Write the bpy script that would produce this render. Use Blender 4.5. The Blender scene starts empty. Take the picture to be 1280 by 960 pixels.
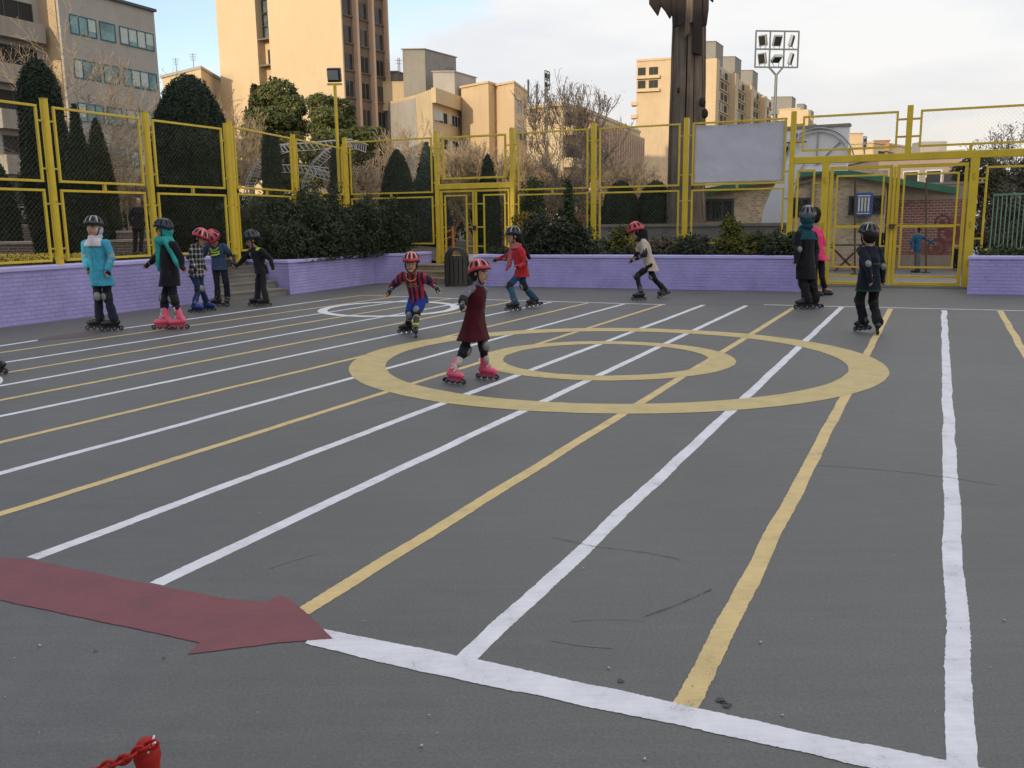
import bpy, bmesh, math, random
import numpy as np
from mathutils import Vector, Matrix, noise
PI = math.pi
random.seed(7); RNG = np.random.default_rng(7)
scene = bpy.context.scene
COL = scene.collection
# ------------------------------------------------------------------ camera model (used to place things in metres)
FPX, CAMH, HORY, ROLL = 1110.0, 1.55, 276.0, 0.0125
_p = math.atan((480 - HORY) / FPX); _r = math.atan(ROLL)
FW = Vector((0, math.cos(_p), -math.sin(_p)))
_x0 = Vector((1, 0, 0)); _u0 = Vector((0, math.sin(_p), math.cos(_p)))
RT = _x0 * math.cos(_r) - _u0 * math.sin(_r)
UP = _u0 * math.cos(_r) + _x0 * math.sin(_r)
CAM = Vector((0, 0, CAMH))
def ray(u, v): return FW + RT * ((u - 640) / FPX) + UP * ((480 - v) / FPX)
def gz(u, v, z=0.0):
    d = ray(u, v); return CAM + d * ((z - CAMH) / d.z)
def at(u, v, Y):
    d = ray(u, v); return CAM + d * (Y / d.y)
def onwall(u, v, A, B):
    """point of the vertical plane through ground points A, B seen at a pixel"""
    n = Vector((B[1] - A[1], A[0] - B[0], 0)); d = ray(u, v)
    t = n.dot(Vector((A[0], A[1], 0)) - CAM) / n.dot(d)
    return CAM + d * t
cam_d = bpy.data.cameras.new('camera'); cam = bpy.data.objects.new('camera', cam_d); COL.objects.link(cam)
cam_d.sensor_width = 36; cam_d.lens = FPX / 1280 * 36; cam_d.clip_start = 0.05; cam_d.clip_end = 5000
M = Matrix((RT, UP, -FW)).transposed().to_4x4(); M.translation = CAM
cam.matrix_world = M; scene.camera = cam

# ------------------------------------------------------------------ tagging and hierarchy
def tag(o, label=None, cat=None, group=None, kind=None):
    if label: o['label'] = label
    if cat: o['category'] = cat
    if group: o['group'] = group
    if kind: o['kind'] = kind
    return o
def org(o):
    v = Vector((0, 0, 0))
    while o is not None:
        v = v + o.location; o = o.parent
    return v
def thing(name, loc, label, cat, group=None):
    o = bpy.data.objects.new(name, None); COL.objects.link(o); o.location = Vector(loc); o.empty_display_size = .1
    return tag(o, label, cat, group)
def link_mesh(name, me, mats, parent=None, smooth=False, shift=True):
    for m in (mats if isinstance(mats, (list, tuple)) else [mats]): me.materials.append(m)
    if parent is not None and shift:
        me.transform(Matrix.Translation(-org(parent)))
    if smooth:
        me.polygons.foreach_set('use_smooth', [True] * len(me.polygons))
    o = bpy.data.objects.new(name, me); COL.objects.link(o)
    if parent is not None: o.parent = parent
    return o
def clone(o, parent=None, loc=None):
    c = o.copy(); COL.objects.link(c)
    if parent is not None: c.parent = parent
    if loc is not None: c.location = loc
    for ch in list(o.children): clone(ch, c)
    return c

class MB:
    def __init__(s): s.v = []; s.f = []; s.m = []; s.mi = 0
    def add(s, vs, fs):
        b = len(s.v); s.v.extend([tuple(v) for v in vs])
        for f in fs: s.f.append(tuple(i + b for i in f)); s.m.append(s.mi)
        return s
    def box(s, c, size, rot=None):
        hx, hy, hz = size[0] / 2, size[1] / 2, size[2] / 2
        P = [Vector((x, y, z)) for x in (-hx, hx) for y in (-hy, hy) for z in (-hz, hz)]
        if rot is not None: P = [rot @ p for p in P]
        c = Vector(c); P = [p + c for p in P]
        return s.add(P, [(0, 1, 3, 2), (4, 6, 7, 5), (0, 4, 5, 1), (2, 3, 7, 6), (0, 2, 6, 4), (1, 5, 7, 3)])
    def bar(s, a, b, w, h=None, up=Vector((0, 0, 1))):
        """rectangular bar between two points, w sideways, h along 'up'"""
        a = Vector(a); b = Vector(b); h = h or w; d = (b - a).normalized()
        if abs(d.dot(up)) > .98: up = Vector((0, 1, 0)) if abs(d.y) < .9 else Vector((1, 0, 0))
        sx = d.cross(up).normalized(); su = sx.cross(d).normalized()
        P = [q + sx * (i * w / 2) + su * (j * h / 2) for q in (a, b) for i, j in ((-1, -1), (1, -1), (1, 1), (-1, 1))]
        return s.add(P, [(0, 3, 2, 1), (4, 5, 6, 7), (0, 1, 5, 4), (1, 2, 6, 5), (2, 3, 7, 6), (3, 0, 4, 7)])
    def tube(s, pts, rads, n=8, cap=True):
        pts = [Vector(p) for p in pts]
        if not isinstance(rads, (list, tuple)): rads = [rads] * len(pts)
        vs = []; ref = None
        for i, p in enumerate(pts):
            d = (pts[min(i + 1, len(pts) - 1)] - pts[max(i - 1, 0)]).normalized()
            if ref is None:
                ref = d.cross(Vector((0, 0, 1)))
                if ref.length < .05: ref = d.cross(Vector((1, 0, 0)))
            ref = (ref - d * ref.dot(d)).normalized(); y = d.cross(ref)
            for k in range(n):
                a = 2 * PI * k / n; vs.append(p + (ref * math.cos(a) + y * math.sin(a)) * rads[i])
        fs = []
        for i in range(len(pts) - 1):
            for k in range(n):
                k2 = (k + 1) % n; fs.append((i * n + k, i * n + k2, (i + 1) * n + k2, (i + 1) * n + k))
        if cap:
            fs.append(tuple(range(n))[::-1]); fs.append(tuple((len(pts) - 1) * n + k for k in range(n)))
        return s.add(vs, fs)
    def loft(s, rings, cap=True):
        n = len(rings[0]); vs = [p for r in rings for p in r]; fs = []
        for i in range(len(rings) - 1):
            for k in range(n):
                k2 = (k + 1) % n; fs.append((i * n + k, i * n + k2, (i + 1) * n + k2, (i + 1) * n + k))
        if cap:
            fs.append(tuple(range(n))[::-1]); fs.append(tuple((len(rings) - 1) * n + k for k in range(n)))
        return s.add(vs, fs)
    def ell(s, c, r, rot=None, nu=14, nv=9, t0=0., t1=PI):
        """ellipsoid (a zone of it between polar angles t0, t1)"""
        c = Vector(c); rings = []
        for i in range(nv + 1):
            t = max(1e-3, min(PI - 1e-3, t0 + (t1 - t0) * i / nv)); ring = []
            for k in range(nu):
                a = 2 * PI * k / nu
                p = Vector((r[0] * math.sin(t) * math.cos(a), r[1] * math.sin(t) * math.sin(a), r[2] * math.cos(t)))
                ring.append((rot @ p if rot is not None else p) + c)
            rings.append(ring)
        return s.loft(rings[::-1])
    def rcone(s, a, ra, b, rb, n=12):
        """round cone: a closed capsule with two radii"""
        a = Vector(a); b = Vector(b); d = b - a
        if d.length < 1e-5: return s.ell(a, (ra,) * 3)
        d.normalize(); x = d.cross(Vector((0, 0, 1)))
        if x.length < .05: x = d.cross(Vector((1, 0, 0)))
        x.normalize(); y = d.cross(x); rings = []
        for (c, r, sg) in ((a, ra, -1), (b, rb, 1)):
            angs = (1.5, 1.1, .7, .3, 0) if sg < 0 else (0, .3, .7, 1.1, 1.5)
            for t in angs:
                rings.append([c + d * (sg * math.sin(t) * r) + (x * math.cos(2 * PI * k / n) + y * math.sin(2 * PI * k / n)) * (r * math.cos(t)) for k in range(n)])
        return s.loft(rings)
    def poly(s, pts): return s.add(pts, [tuple(range(len(pts)))])
    def extrude(s, pts, vec):
        """solid prism from a planar outline"""
        n = len(pts); vec = Vector(vec); P = [Vector(p) for p in pts]; Q = [p + vec for p in P]
        return s.add(P + Q, [tuple(range(n))[::-1], tuple(range(n, 2 * n))] + [(i, (i + 1) % n, n + (i + 1) % n, n + i) for i in range(n)])
    def mesh(s, name):
        me = bpy.data.meshes.new(name); me.from_pydata(s.v, [], s.f)
        if any(s.m): me.polygons.foreach_set('material_index', s.m)
        me.update(); return me
    def build(s, name, mats, parent=None, smooth=False, bevel=0, fix=True):
        me = s.mesh(name)
        if fix or bevel:
            bm = bmesh.new(); bm.from_mesh(me); bmesh.ops.recalc_face_normals(bm, faces=bm.faces)
            if bevel:
                es = [e for e in bm.edges if len(e.link_faces) == 2 and e.calc_face_angle(0) > .6]
                bmesh.ops.bevel(bm, geom=es, offset=bevel, segments=2, affect='EDGES', profile=.5)
            bm.to_mesh(me); bm.free()
        return link_mesh(name, me, mats, parent, smooth)

# ------------------------------------------------------------------ materials (all procedural)
def nt_new(name):
    m = bpy.data.materials.new(name); m.use_nodes = True; nt = m.node_tree
    b = nt.nodes['Principled BSDF']; return m, nt, b
def N(nt, t, **kw):
    n = nt.nodes.new(t)
    for k, v in kw.items():
        if k in n.inputs: n.inputs[k].default_value = v
        else: setattr(n, k, v)
    return n
def L(nt, a, b): nt.links.new(a, b)
def ramp(nt, fac, stops, interp='LINEAR'):
    r = nt.nodes.new('ShaderNodeValToRGB'); r.color_ramp.interpolation = interp
    el = r.color_ramp.elements
    while len(el) < len(stops): el.new(.5)
    for e, (p, c) in zip(el, stops): e.position = p; e.color = (c[0], c[1], c[2], 1) if hasattr(c, '__len__') else (c, c, c, 1)
    if fac is not None: L(nt, fac, r.inputs['Fac'])
    return r
def mixc(nt, fac, a, b, mode='MIX'):
    m = nt.nodes.new('ShaderNodeMix'); m.data_type = 'RGBA'; m.blend_type = mode
    for s, x in ((m.inputs[0], fac), (m.inputs[6], a), (m.inputs[7], b)):
        if isinstance(x, bpy.types.NodeSocket): L(nt, x, s)
        elif hasattr(x, '__len__'): s.default_value = (x[0], x[1], x[2], 1)
        else: s.default_value = x
    return m.outputs[2]
def pos(nt, scale=(1, 1, 1), kind='Object', rot=(0, 0, 0)):
    tc = nt.nodes.new('ShaderNodeTexCoord'); mp = nt.nodes.new('ShaderNodeMapping')
    mp.inputs['Scale'].default_value = scale; mp.inputs['Rotation'].default_value = rot
    L(nt, tc.outputs[kind], mp.inputs['Vector']); return mp.outputs['Vector']
def noise_t(nt, vec, scale, detail=4, rough=.55):
    n = N(nt, 'ShaderNodeTexNoise', Scale=scale, Detail=detail, Roughness=rough)
    if vec is not None: L(nt, vec, n.inputs['Vector'])
    return n.outputs['Fac']
def bump(nt, b, h, strength=.3, dist=.01):
    n = N(nt, 'ShaderNodeBump', Strength=strength, Distance=dist); L(nt, h, n.inputs['Height'])
    L(nt, n.outputs['Normal'], b.inputs['Normal'])
_mats = {}
def mat(name, col, rough=.7, var=.18, scale=6., bmp=.15, bscale=40., metal=0., spec=.4, dist=.01, grime=0., sheen=0.):
    """general surface: base colour with soft and fine variation, some wear and a fine bump"""
    if name in _mats: return _mats[name]
    m, nt, b = nt_new(name); v = pos(nt)
    n1 = noise_t(nt, v, scale, 5, .6); n2 = noise_t(nt, v, scale * 7, 3, .6)
    lo = tuple(c * (1 - var) for c in col); hi = tuple(min(1, c * (1 + var)) for c in col)
    c = ramp(nt, n1, [(.3, lo), (.7, hi)]).outputs['Color']
    c = mixc(nt, .35, c, mixc(nt, n2, lo, hi))
    if grime:
        g = noise_t(nt, pos(nt, (1, 1, .18)), 1.6, 6, .7)
        gm = ramp(nt, g, [(.48, 0), (.75, 1)]).outputs['Color']
        gx = N(nt, 'ShaderNodeMath', operation='MULTIPLY'); L(nt, gm, gx.inputs[0]); gx.inputs[1].default_value = grime
        c = mixc(nt, gx.outputs[0], c, tuple(x * .45 for x in col))
    L(nt, c, b.inputs['Base Color'])
    rr = ramp(nt, n2, [(.2, max(0, rough - .1)), (.8, min(1, rough + .1))]).outputs['Color']
    L(nt, rr, b.inputs['Roughness'])
    b.inputs['Metallic'].default_value = metal; b.inputs['Specular IOR Level'].default_value = spec
    if sheen and 'Sheen Weight' in b.inputs: b.inputs['Sheen Weight'].default_value = sheen
    if bmp: bump(nt, b, noise_t(nt, v, bscale, 4, .65), bmp, dist)
    _mats[name] = m; return m
def fabric(name, col, var=.16): return mat(name, col, .88, var, 9, .35, 26, spec=.15, dist=.012, sheen=.08)
def brick(name, c1, c2, mortar, bw=.22, bh=.07, ms=.012, rough=.85, bmp=.5, axis='x', kind='Object', grime=.3, stain=None, fleck=None):
    if name in _mats: return _mats[name]
    m, nt, b = nt_new(name); tc = nt.nodes.new('ShaderNodeTexCoord')
    sp = nt.nodes.new('ShaderNodeSeparateXYZ'); L(nt, tc.outputs[kind], sp.inputs[0])
    ad = N(nt, 'ShaderNodeMath', operation='SUBTRACT' if axis == 'x-y' else 'ADD'); L(nt, sp.outputs['X'], ad.inputs[0]); L(nt, sp.outputs['Y'], ad.inputs[1])
    cb = nt.nodes.new('ShaderNodeCombineXYZ'); L(nt, ad.outputs[0] if 'y' in axis and 'x' in axis else sp.outputs['X' if axis == 'x' else 'Y'], cb.inputs['X']); L(nt, sp.outputs['Z'], cb.inputs['Y'])
    bt = nt.nodes.new('ShaderNodeTexBrick'); L(nt, cb.outputs[0], bt.inputs['Vector'])
    bt.inputs['Scale'].default_value = 1; bt.inputs['Brick Width'].default_value = bw; bt.inputs['Row Height'].default_value = bh
    bt.inputs['Mortar Size'].default_value = ms; bt.inputs['Mortar Smooth'].default_value = .3; bt.inputs['Bias'].default_value = 0
    for k, c in (('Color1', c1), ('Color2', c2), ('Mortar', mortar)): bt.inputs[k].default_value = (*c, 1)
    v = pos(nt, kind=kind)
    n = noise_t(nt, v, 2.2, 6, .65)
    c = mixc(nt, 1., bt.outputs['Color'], ramp(nt, n, [(.3, 1 - grime), (.7, 1.)]).outputs['Color'], 'MULTIPLY')
    if stain:
        s = ramp(nt, noise_t(nt, v, 1.1, 5, .7), [(.5, 0), (.56, 1)]).outputs['Color']
        c = mixc(nt, s, c, stain)
    if fleck:
        f = ramp(nt, noise_t(nt, pos(nt, (3.2, 3.2, 34), kind), 1.6, 6, .68), [(.62, 0), (.70, .75)]).outputs['Color']; c = mixc(nt, f, c, fleck)
        f = ramp(nt, noise_t(nt, pos(nt, (1, 1, 1), kind), 1.4, 6, .7), [(.45, 0), (.75, .35)]).outputs['Color']; c = mixc(nt, f, c, tuple(min(1, x * 1.25) for x in c1))
    L(nt, c, b.inputs['Base Color']); b.inputs['Roughness'].default_value = rough; b.inputs['Specular IOR Level'].default_value = .3
    hh = mixc(nt, .25, bt.outputs['Fac'], noise_t(nt, v, 60, 3))
    bp = N(nt, 'ShaderNodeBump', Strength=bmp, Distance=.012, invert=True); L(nt, hh, bp.inputs['Height']); L(nt, bp.outputs[0], b.inputs['Normal'])
    _mats[name] = m; return m
def foliage(name, c1, c2, scale=1.4, rough=.65):
    if name in _mats: return _mats[name]
    m, nt, b = nt_new(name); v = pos(nt)
    a = noise_t(nt, v, scale, 4, .7); f = noise_t(nt, v, scale * 14, 2, .5)
    c = ramp(nt, a, [(.3, c1), (.68, c2)]).outputs['Color']
    c = mixc(nt, 1., c, ramp(nt, f, [(.25, .5), (.75, 1.35)]).outputs['Color'], 'MULTIPLY')
    L(nt, c, b.inputs['Base Color']); b.inputs['Roughness'].default_value = rough; b.inputs['Specular IOR Level'].default_value = .25
    _mats[name] = m; return m
def glass(name, col=(.03, .05, .06), rough=.08):
    if name in _mats: return _mats[name]
    m, nt, b = nt_new(name); v = pos(nt)
    n = noise_t(nt, v, .8, 2)
    L(nt, ramp(nt, n, [(.35, tuple(c * .6 for c in col)), (.65, tuple(c * 1.4 for c in col))]).outputs['Color'], b.inputs['Base Color'])
    b.inputs['Roughness'].default_value = rough; b.inputs['Specular IOR Level'].default_value = .45
    _mats[name] = m; return m
# ================================================================== PEOPLE
def to_mesh(mb, voxel, smooth, name):
    """fuse overlapping closed shapes into one continuous skin"""
    me = mb.mesh(name); o = bpy.data.objects.new('tmp', me); COL.objects.link(o)
    bm = bmesh.new(); bm.from_mesh(me); bmesh.ops.recalc_face_normals(bm, faces=bm.faces); bm.to_mesh(me); bm.free()
    r = o.modifiers.new('r', 'REMESH'); r.mode = 'VOXEL'; r.voxel_size = voxel
    if smooth: s = o.modifiers.new('s', 'SMOOTH'); s.iterations = smooth; s.factor = .5
    dg = bpy.context.evaluated_depsgraph_get(); out = bpy.data.meshes.new_from_object(o.evaluated_get(dg)); out.name = name
    bpy.data.objects.remove(o); bpy.data.meshes.remove(me); return out
def folds(me, amp, fr, seed=0):
    n = len(me.vertices); co = np.empty(n * 3, np.float32); me.vertices.foreach_get('co', co); co = co.reshape(-1, 3); no = np.empty(n * 3, np.float32); me.vertices.foreach_get('normal', no); no = no.reshape(-1, 3)
    d = np.array([noise.noise((c[0] * fr, c[1] * fr, c[2] * fr * .55 + seed)) + .5 * noise.noise((c[0] * fr * 2.3, c[1] * fr * 2.3, c[2] * fr * 1.2 + seed)) for c in co.tolist()]) * amp
    me.vertices.foreach_set('co', (co + no * d[:, None]).astype(np.float32).ravel()); me.update()
def paint_faces(me, fn):
    n = len(me.polygons); c = np.empty(n * 3, np.float32); me.polygons.foreach_get('center', c)
    me.polygons.foreach_set('material_index', np.array([fn(Vector(p)) for p in c.reshape(-1, 3).tolist()], dtype=np.int32))
M_SKIN = mat('warm_skin', (.40, .235, .16), .55, .08, 9, .08, 60, spec=.4); M_LIP = mat('lip_skin', (.30, .11, .09), .5, .08); M_EYEW = mat('eye_white', (.55, .52, .48), .3, .03); M_EYE = mat('dark_eye', (.02, .014, .01), .25, .05); M_HAIR = mat('dark_hair', (.014, .010, .008), .7, .3, 30, .4, 90, spec=.2)
M_BLKF = fabric('black_fabric', (.014, .014, .017)); M_NAVY = fabric('navy_trousers', (.017, .02, .032)); M_PADB = mat('black_pad_fabric', (.015, .015, .016), .75, .2, 12, .2, 50); M_PADG = mat('grey_pad_shell', (.20, .21, .21), .35, .12, 10, .05, 30, spec=.5)
M_SKB = mat('black_skate_shell', (.018, .018, .02), .35, .25, 12, .1, 40, spec=.5); M_WHL = mat('dark_skate_wheel', (.05, .05, .052), .4, .2, 10); M_PINK = mat('pink_skate_shell', (.80, .12, .21), .38, .1, 8, .05, 30, spec=.5); M_LINER = fabric('pale_skate_liner', (.50, .44, .40)); M_SKBL = mat('blue_skate_shell', (.02, .045, .24), .4, .2, 8, .1, 30)
M_HBLK = mat('black_helmet_shell', (.016, .017, .02), .22, .2, 8, .03, 30, spec=.6); M_HRED = mat('red_helmet_shell', (.52, .04, .055), .3, .12, 14, .03, 30, spec=.6); M_VENT = mat('helmet_vent', (.008, .008, .009), .8); M_HWHT = mat('white_helmet_stripe', (.55, .55, .56), .35); M_STRAP = fabric('black_strap', (.012, .012, .012))
def ring_e(c, lat, dep, n=20, pw=2.4):
    """rounded, slightly squarish ring with half axes lat, dep (vectors)"""
    out = []
    for k in range(n):
        a = 2 * PI * k / n; x, y = math.cos(a), math.sin(a); q = (abs(x) ** pw + abs(y) ** pw) ** (-1 / pw); out.append(c + lat * (x * q) + dep * (y * q))
    return out

from mathutils.bvhtree import BVHTree
def drape(me, target, d, off, gap=.004):
    """lay flat print onto a garment"""
    bm = bmesh.new(); bm.from_mesh(me); bmesh.ops.triangulate(bm, faces=bm.faces); bmesh.ops.subdivide_edges(bm, edges=[e for e in bm.edges if e.calc_length() > .012], cuts=1)
    t = bmesh.new(); t.from_mesh(target.data); bv = BVHTree.FromBMesh(t); d = d.normalized()
    for v in bm.verts:
        h = bv.ray_cast(v.co - off - d * .3, d, .6)[0]
        if h is not None: v.co = h + off - d * gap
    bm.to_mesh(me); bm.free(); t.free()
class Person:
    def __init__(s, label, sc, feet, J, yaw, face=None, z0=0., group=None, fine=True, cat='person'):
        """joints are pixel + depth offset (m) in the upright plane through the feet"""
        s.sc = sc; s.z0 = z0; s.fine = fine; s.vx = .0062 if fine else .009
        fp = {k: gz(f[0], f[1], z0) for k, f in feet.items()}; s.feet = {k: (fp[k], math.radians(feet[k][2]), feet[k][3] if len(feet[k]) > 3 else 0) for k in feet}
        s.Y = sum(p.y for p in fp.values()) / len(fp); base = sum((p for p in fp.values()), Vector()) / len(fp)
        s.root = thing('person', base, label, cat, group)
        s.yaw = math.radians(yaw); s.front = Vector((math.cos(s.yaw), math.sin(s.yaw), 0)); s.left = Vector((-math.sin(s.yaw), math.cos(s.yaw), 0))
        P = lambda q: at(q[0], q[1], s.Y + (q[2] if len(q) > 2 else 0)); s.J = J; s.P = {}
        hd = J['head']; s.hh = (hd[2] / FPX * s.Y) * 1.02; s.P['head'] = at(hd[0], hd[1], s.Y + (hd[3] if len(hd) > 3 else 0))
        for k in ('neck', 'hip', 'shL', 'shR'):
            q = J[k]; d = q[2] if len(q) > 2 else 0
            if k == 'shL': d += math.cos(s.yaw) * .15 * sc
            if k == 'shR': d -= math.cos(s.yaw) * .15 * sc
            s.P[k] = at(q[0], q[1], s.Y + d)
        for k in ('elL', 'elR', 'wrL', 'wrR', 'knL', 'knR'):
            sd_ = 1 if k[2] == 'L' else -1; q = J[k]; d = q[2] if len(q) > 2 else 0
            if k[:2] != 'kn': d += sd_ * math.cos(s.yaw) * .16 * sc
            s.P[k] = at(q[0], q[1], s.Y + d)
        for k in ('haL', 'haR'):
            w, e = s.P['wr' + k[2]], s.P['el' + k[2]]; sd_ = 1 if k[2] == 'L' else -1
            if k in J: q = J[k]; s.P[k] = at(q[0], q[1], w.y + (q[2] if len(q) > 2 else 0))
            else: s.P[k] = w + (w - e).normalized() * .13 * sc
            d = s.P[k] - w; s.P[k] = w + d.normalized() * min(max(d.length, .11 * sc), .16 * sc)
        hw = .085 * sc; s.P['hpL'] = s.P['hip'] + s.left * hw; s.P['hpR'] = s.P['hip'] - s.left * hw
        s.fy = s.yaw if face is None else math.radians(face[0]); s.fp = 0 if face is None else math.radians(face[1]); ft = math.radians(face[2]) if face and len(face) > 2 else 0
        s.HR = (Matrix.Rotation(s.fy, 3, 'Z') @ Matrix.Rotation(s.fp, 3, 'Y') @ Matrix.Rotation(ft, 3, 'X'))   # +x face forward, +z crown; positive pitch looks down
        for k, (p, yw, pt) in s.feet.items():
            s.P['an' + k] = p + Vector((0, 0, .0)) + Vector((0, 0, s.ankle_h()))
        s.skates = True
    def ankle_h(s): return .175 * s.sc
    def limb(s, mb, pts, rads):
        for (a, b, ra, rb) in zip(pts, pts[1:], rads, rads[1:]): mb.rcone(a, ra, b, rb, 12)
    def hand(s, mb, k):
        w, h = s.P['wr' + k], s.P['ha' + k]; d = (h - w).normalized(); L_ = (h - w).length; fw = s.front - d * s.front.dot(d)
        if fw.length < .2: fw = Vector((0, 0, 1)) - d * d.z
        fw.normalize(); pn = d.cross(fw).normalized() * (1 if k == 'L' else -1); r = .0088 * s.sc ** .5
        pc = w + d * L_ * .42
        mb.rcone(w, .021 * s.sc, w + d * L_ * .3, .024 * s.sc)
        for i, (o, ln) in enumerate(((1.25, .40), (.42, .47), (-.42, .44), (-1.25, .36))):
            b = w + d * L_ * .28 + fw * o * .011 * s.sc; kn = w + d * L_ * .55 + fw * o * .0165 * s.sc; m = kn + (d - pn * .45).normalized() * L_ * ln * .5; t = m + (d * .6 - pn * .9).normalized() * L_ * ln * .5
            mb.rcone(b, r * 1.4, kn, r * 1.15, 8); mb.rcone(kn, r * 1.1, m, r * .95, 8); mb.rcone(m, r * .95, t, r * .8, 8)
        tb_ = w + d * L_ * .2 + fw * .018 * s.sc; m = tb_ + (d * .6 + fw * .8).normalized() * L_ * .28; t = m + (d * .9 + fw * .15 - pn * .35).normalized() * L_ * .24
        mb.rcone(tb_, r * 1.5, m, r * 1.1, 8); mb.rcone(m, r * 1.1, t, r * .9, 8)
    def h(s, x, y, z): return s.P['head'] + s.HR @ Vector((x * s.hh, y * s.hh, z * s.hh))
    def body(s, short_legs=False, extra=None):
        mb = MB(); q = s.sc; P = s.P; HR = s.HR; hh = s.hh
        mb.ell(s.h(-.04, 0, .10), (.40 * hh, .335 * hh, .40 * hh), HR, 18, 12); mb.ell(s.h(.09, 0, -.16), (.27 * hh, .265 * hh, .335 * hh), HR, 16, 10)   # skull, jaw
        mb.rcone(s.h(.33, 0, .02), .035 * hh, s.h(.405, 0, -.10), .052 * hh, 8); mb.ell(s.h(.335, 0, -.235), (.05 * hh, .11 * hh, .045 * hh), HR, 10, 6); mb.ell(s.h(.27, 0, -.39), (.10 * hh, .11 * hh, .08 * hh), HR, 10, 6)
        for sg in (-1, 1): mb.ell(s.h(-.03, sg * .335, -.02), (.07 * hh, .035 * hh, .12 * hh), HR, 8, 6); mb.ell(s.h(.30, sg * .14, .10), (.05 * hh, .09 * hh, .035 * hh), HR, 8, 6)
        mb.rcone(P['neck'] - Vector((0, 0, .03 * q)), .055 * q, s.h(-.06, 0, -.2), .048 * q)
        ch = P['neck'].lerp(P['hip'], .25); mb.loft([ring_e(P['hip'] - Vector((0, 0, .06 * q)), s.left * .135 * q, s.front * .10 * q), ring_e(P['hip'].lerp(P['neck'], .35), s.left * .115 * q, s.front * .085 * q), ring_e(ch, (P['shL'] - P['shR']) * .31, s.front * .08 * q), ring_e(P['neck'] - Vector((0, 0, .03)), (P['shL'] - P['shR']) * .2, s.front * .05 * q)])
        for k in 'LR':
            sh = P['sh' + k].lerp(P['neck'], .12) - Vector((0, 0, .02 * q)); s.limb(mb, [P['neck'] - Vector((0, 0, .02 * q)), sh, P['el' + k], P['wr' + k]], [.042 * q, .042 * q, .031 * q, .022 * q]); s.hand(mb, k)
            s.limb(mb, [P['hp' + k], P['kn' + k], P['kn' + k].lerp(P['an' + k], .3), P['an' + k]], [.066 * q, .044 * q, .044 * q, .029 * q])
            p, yw, pt = s.feet[k]; fd_ = Vector((math.cos(yw), math.sin(yw), 0)); a = P['an' + k]; mb.rcone(a - Vector((0, 0, .05 * q)), .034 * q, a + fd_ * .13 * q - Vector((0, 0, .07 * q)), .024 * q)
        me = to_mesh(mb, .0052 if s.fine else .009, 3, 'body')
        inv = HR.transposed(); 
        def fn(c):
            v = inv @ (c - s.P['head']) / hh; ax, ay, az = v.x, abs(v.y), v.z
            if ax > .15 and abs(az) < .6:
                if ((ay - .145) / .075) ** 2 + ((az - .03) / .036) ** 2 < 1: return 2 if ((ay - .145) / .034) ** 2 + ((az - .03) / .04) ** 2 < 1 else 3
                if abs(az - .115 + (ay - .15) ** 2 * 2) < .02 and .06 < ay < .24: return 4
                if ay < .105 and abs(az + .24) < .032: return 1
            return 0
        paint_faces(me, fn); mats = [M_SKIN, M_LIP, M_EYE, M_EYEW, M_HAIR]
        if extra:
            n0 = len(mats); mats += extra[0]; idx = np.empty(len(me.polygons), np.int32); me.polygons.foreach_get('material_index', idx); c = np.empty(len(me.polygons) * 3, np.float32); me.polygons.foreach_get('center', c)
            for i, p in enumerate(c.reshape(-1, 3).tolist()):
                e_ = extra[1](Vector(p))
                if e_ is not None: idx[i] = n0 + e_
            me.polygons.foreach_set('material_index', idx)
        return link_mesh('body', me, mats, s.root, True)
    def cloth(s, name, fill, mats, vox=None, sm=4, fold=.014, fr=13, paint=None):
        mb = MB(); fill(mb); me = to_mesh(mb, vox or s.vx * 1.15, sm, name); folds(me, fold * s.sc, fr, len(name))
        if paint: paint_faces(me, paint)
        return link_mesh(name, me, mats, s.root, True)
    def torso(s, mb, hem, flare=1., w=1., front=1., waist=1., hemlat=None, nrings=None):
        """hem: (u, v) pixel of the hem centre or fraction below the hip; flare scales the hem width"""
        q = s.sc; P = s.P; hp, nk = P['hip'], P['neck']; lat = (P['shL'] - P['shR']); lat2 = s.left * .5
        H = at(hem[0], hem[1], s.Y + (hem[2] if len(hem) > 2 else 0)) if len(hem) > 1 else hp - Vector((0, 0, hem[0] * q))
        R = [ring_e(H, s.left * .155 * q * flare * w, s.front * .125 * q * flare * front), ring_e(H.lerp(hp, .5), s.left * .15 * q * (1 + (flare - 1) * .55) * w, s.front * .12 * q * (1 + (flare - 1) * .55) * front), ring_e(hp.lerp(nk, .06), s.left * .145 * q * w * (1 + (flare - 1) * .25), s.front * .115 * q * front), ring_e(hp.lerp(nk, .38), s.left * .128 * q * w * waist, s.front * .105 * q * waist * front),
             ring_e(hp.lerp(nk, .72), lat.normalized() * max(.13 * q, lat.length * .40) * w, s.front * .118 * q * front), ring_e(hp.lerp(nk, .90), lat.normalized() * max(.12 * q, lat.length * .36), s.front * .092 * q), ring_e(nk + Vector((0, 0, .012 * q)), lat.normalized() * .068 * q, s.front * .066 * q)]
        mb.loft(R)
    def sleeve(s, mb, k, ln=1., r=1., cuff=.034):
        q = s.sc; P = s.P; sh = P['sh' + k].lerp(P['neck'], .14) - Vector((0, 0, .018 * q)); el, wr = P['el' + k], P['wr' + k]; mb.rcone(P['neck'].lerp(sh, .35) - Vector((0, 0, .03 * q)), .058 * q, sh, .060 * q * r)
        if ln <= .5: mb.rcone(sh, .062 * q * r, sh.lerp(el, ln * 2), .056 * q * r)
        else: mb.rcone(sh, .060 * q * r, el, .048 * q * r); mb.rcone(el, .048 * q * r, el.lerp(wr, min(1, (ln - .5) * 2)), cuff * q * r)
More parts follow.
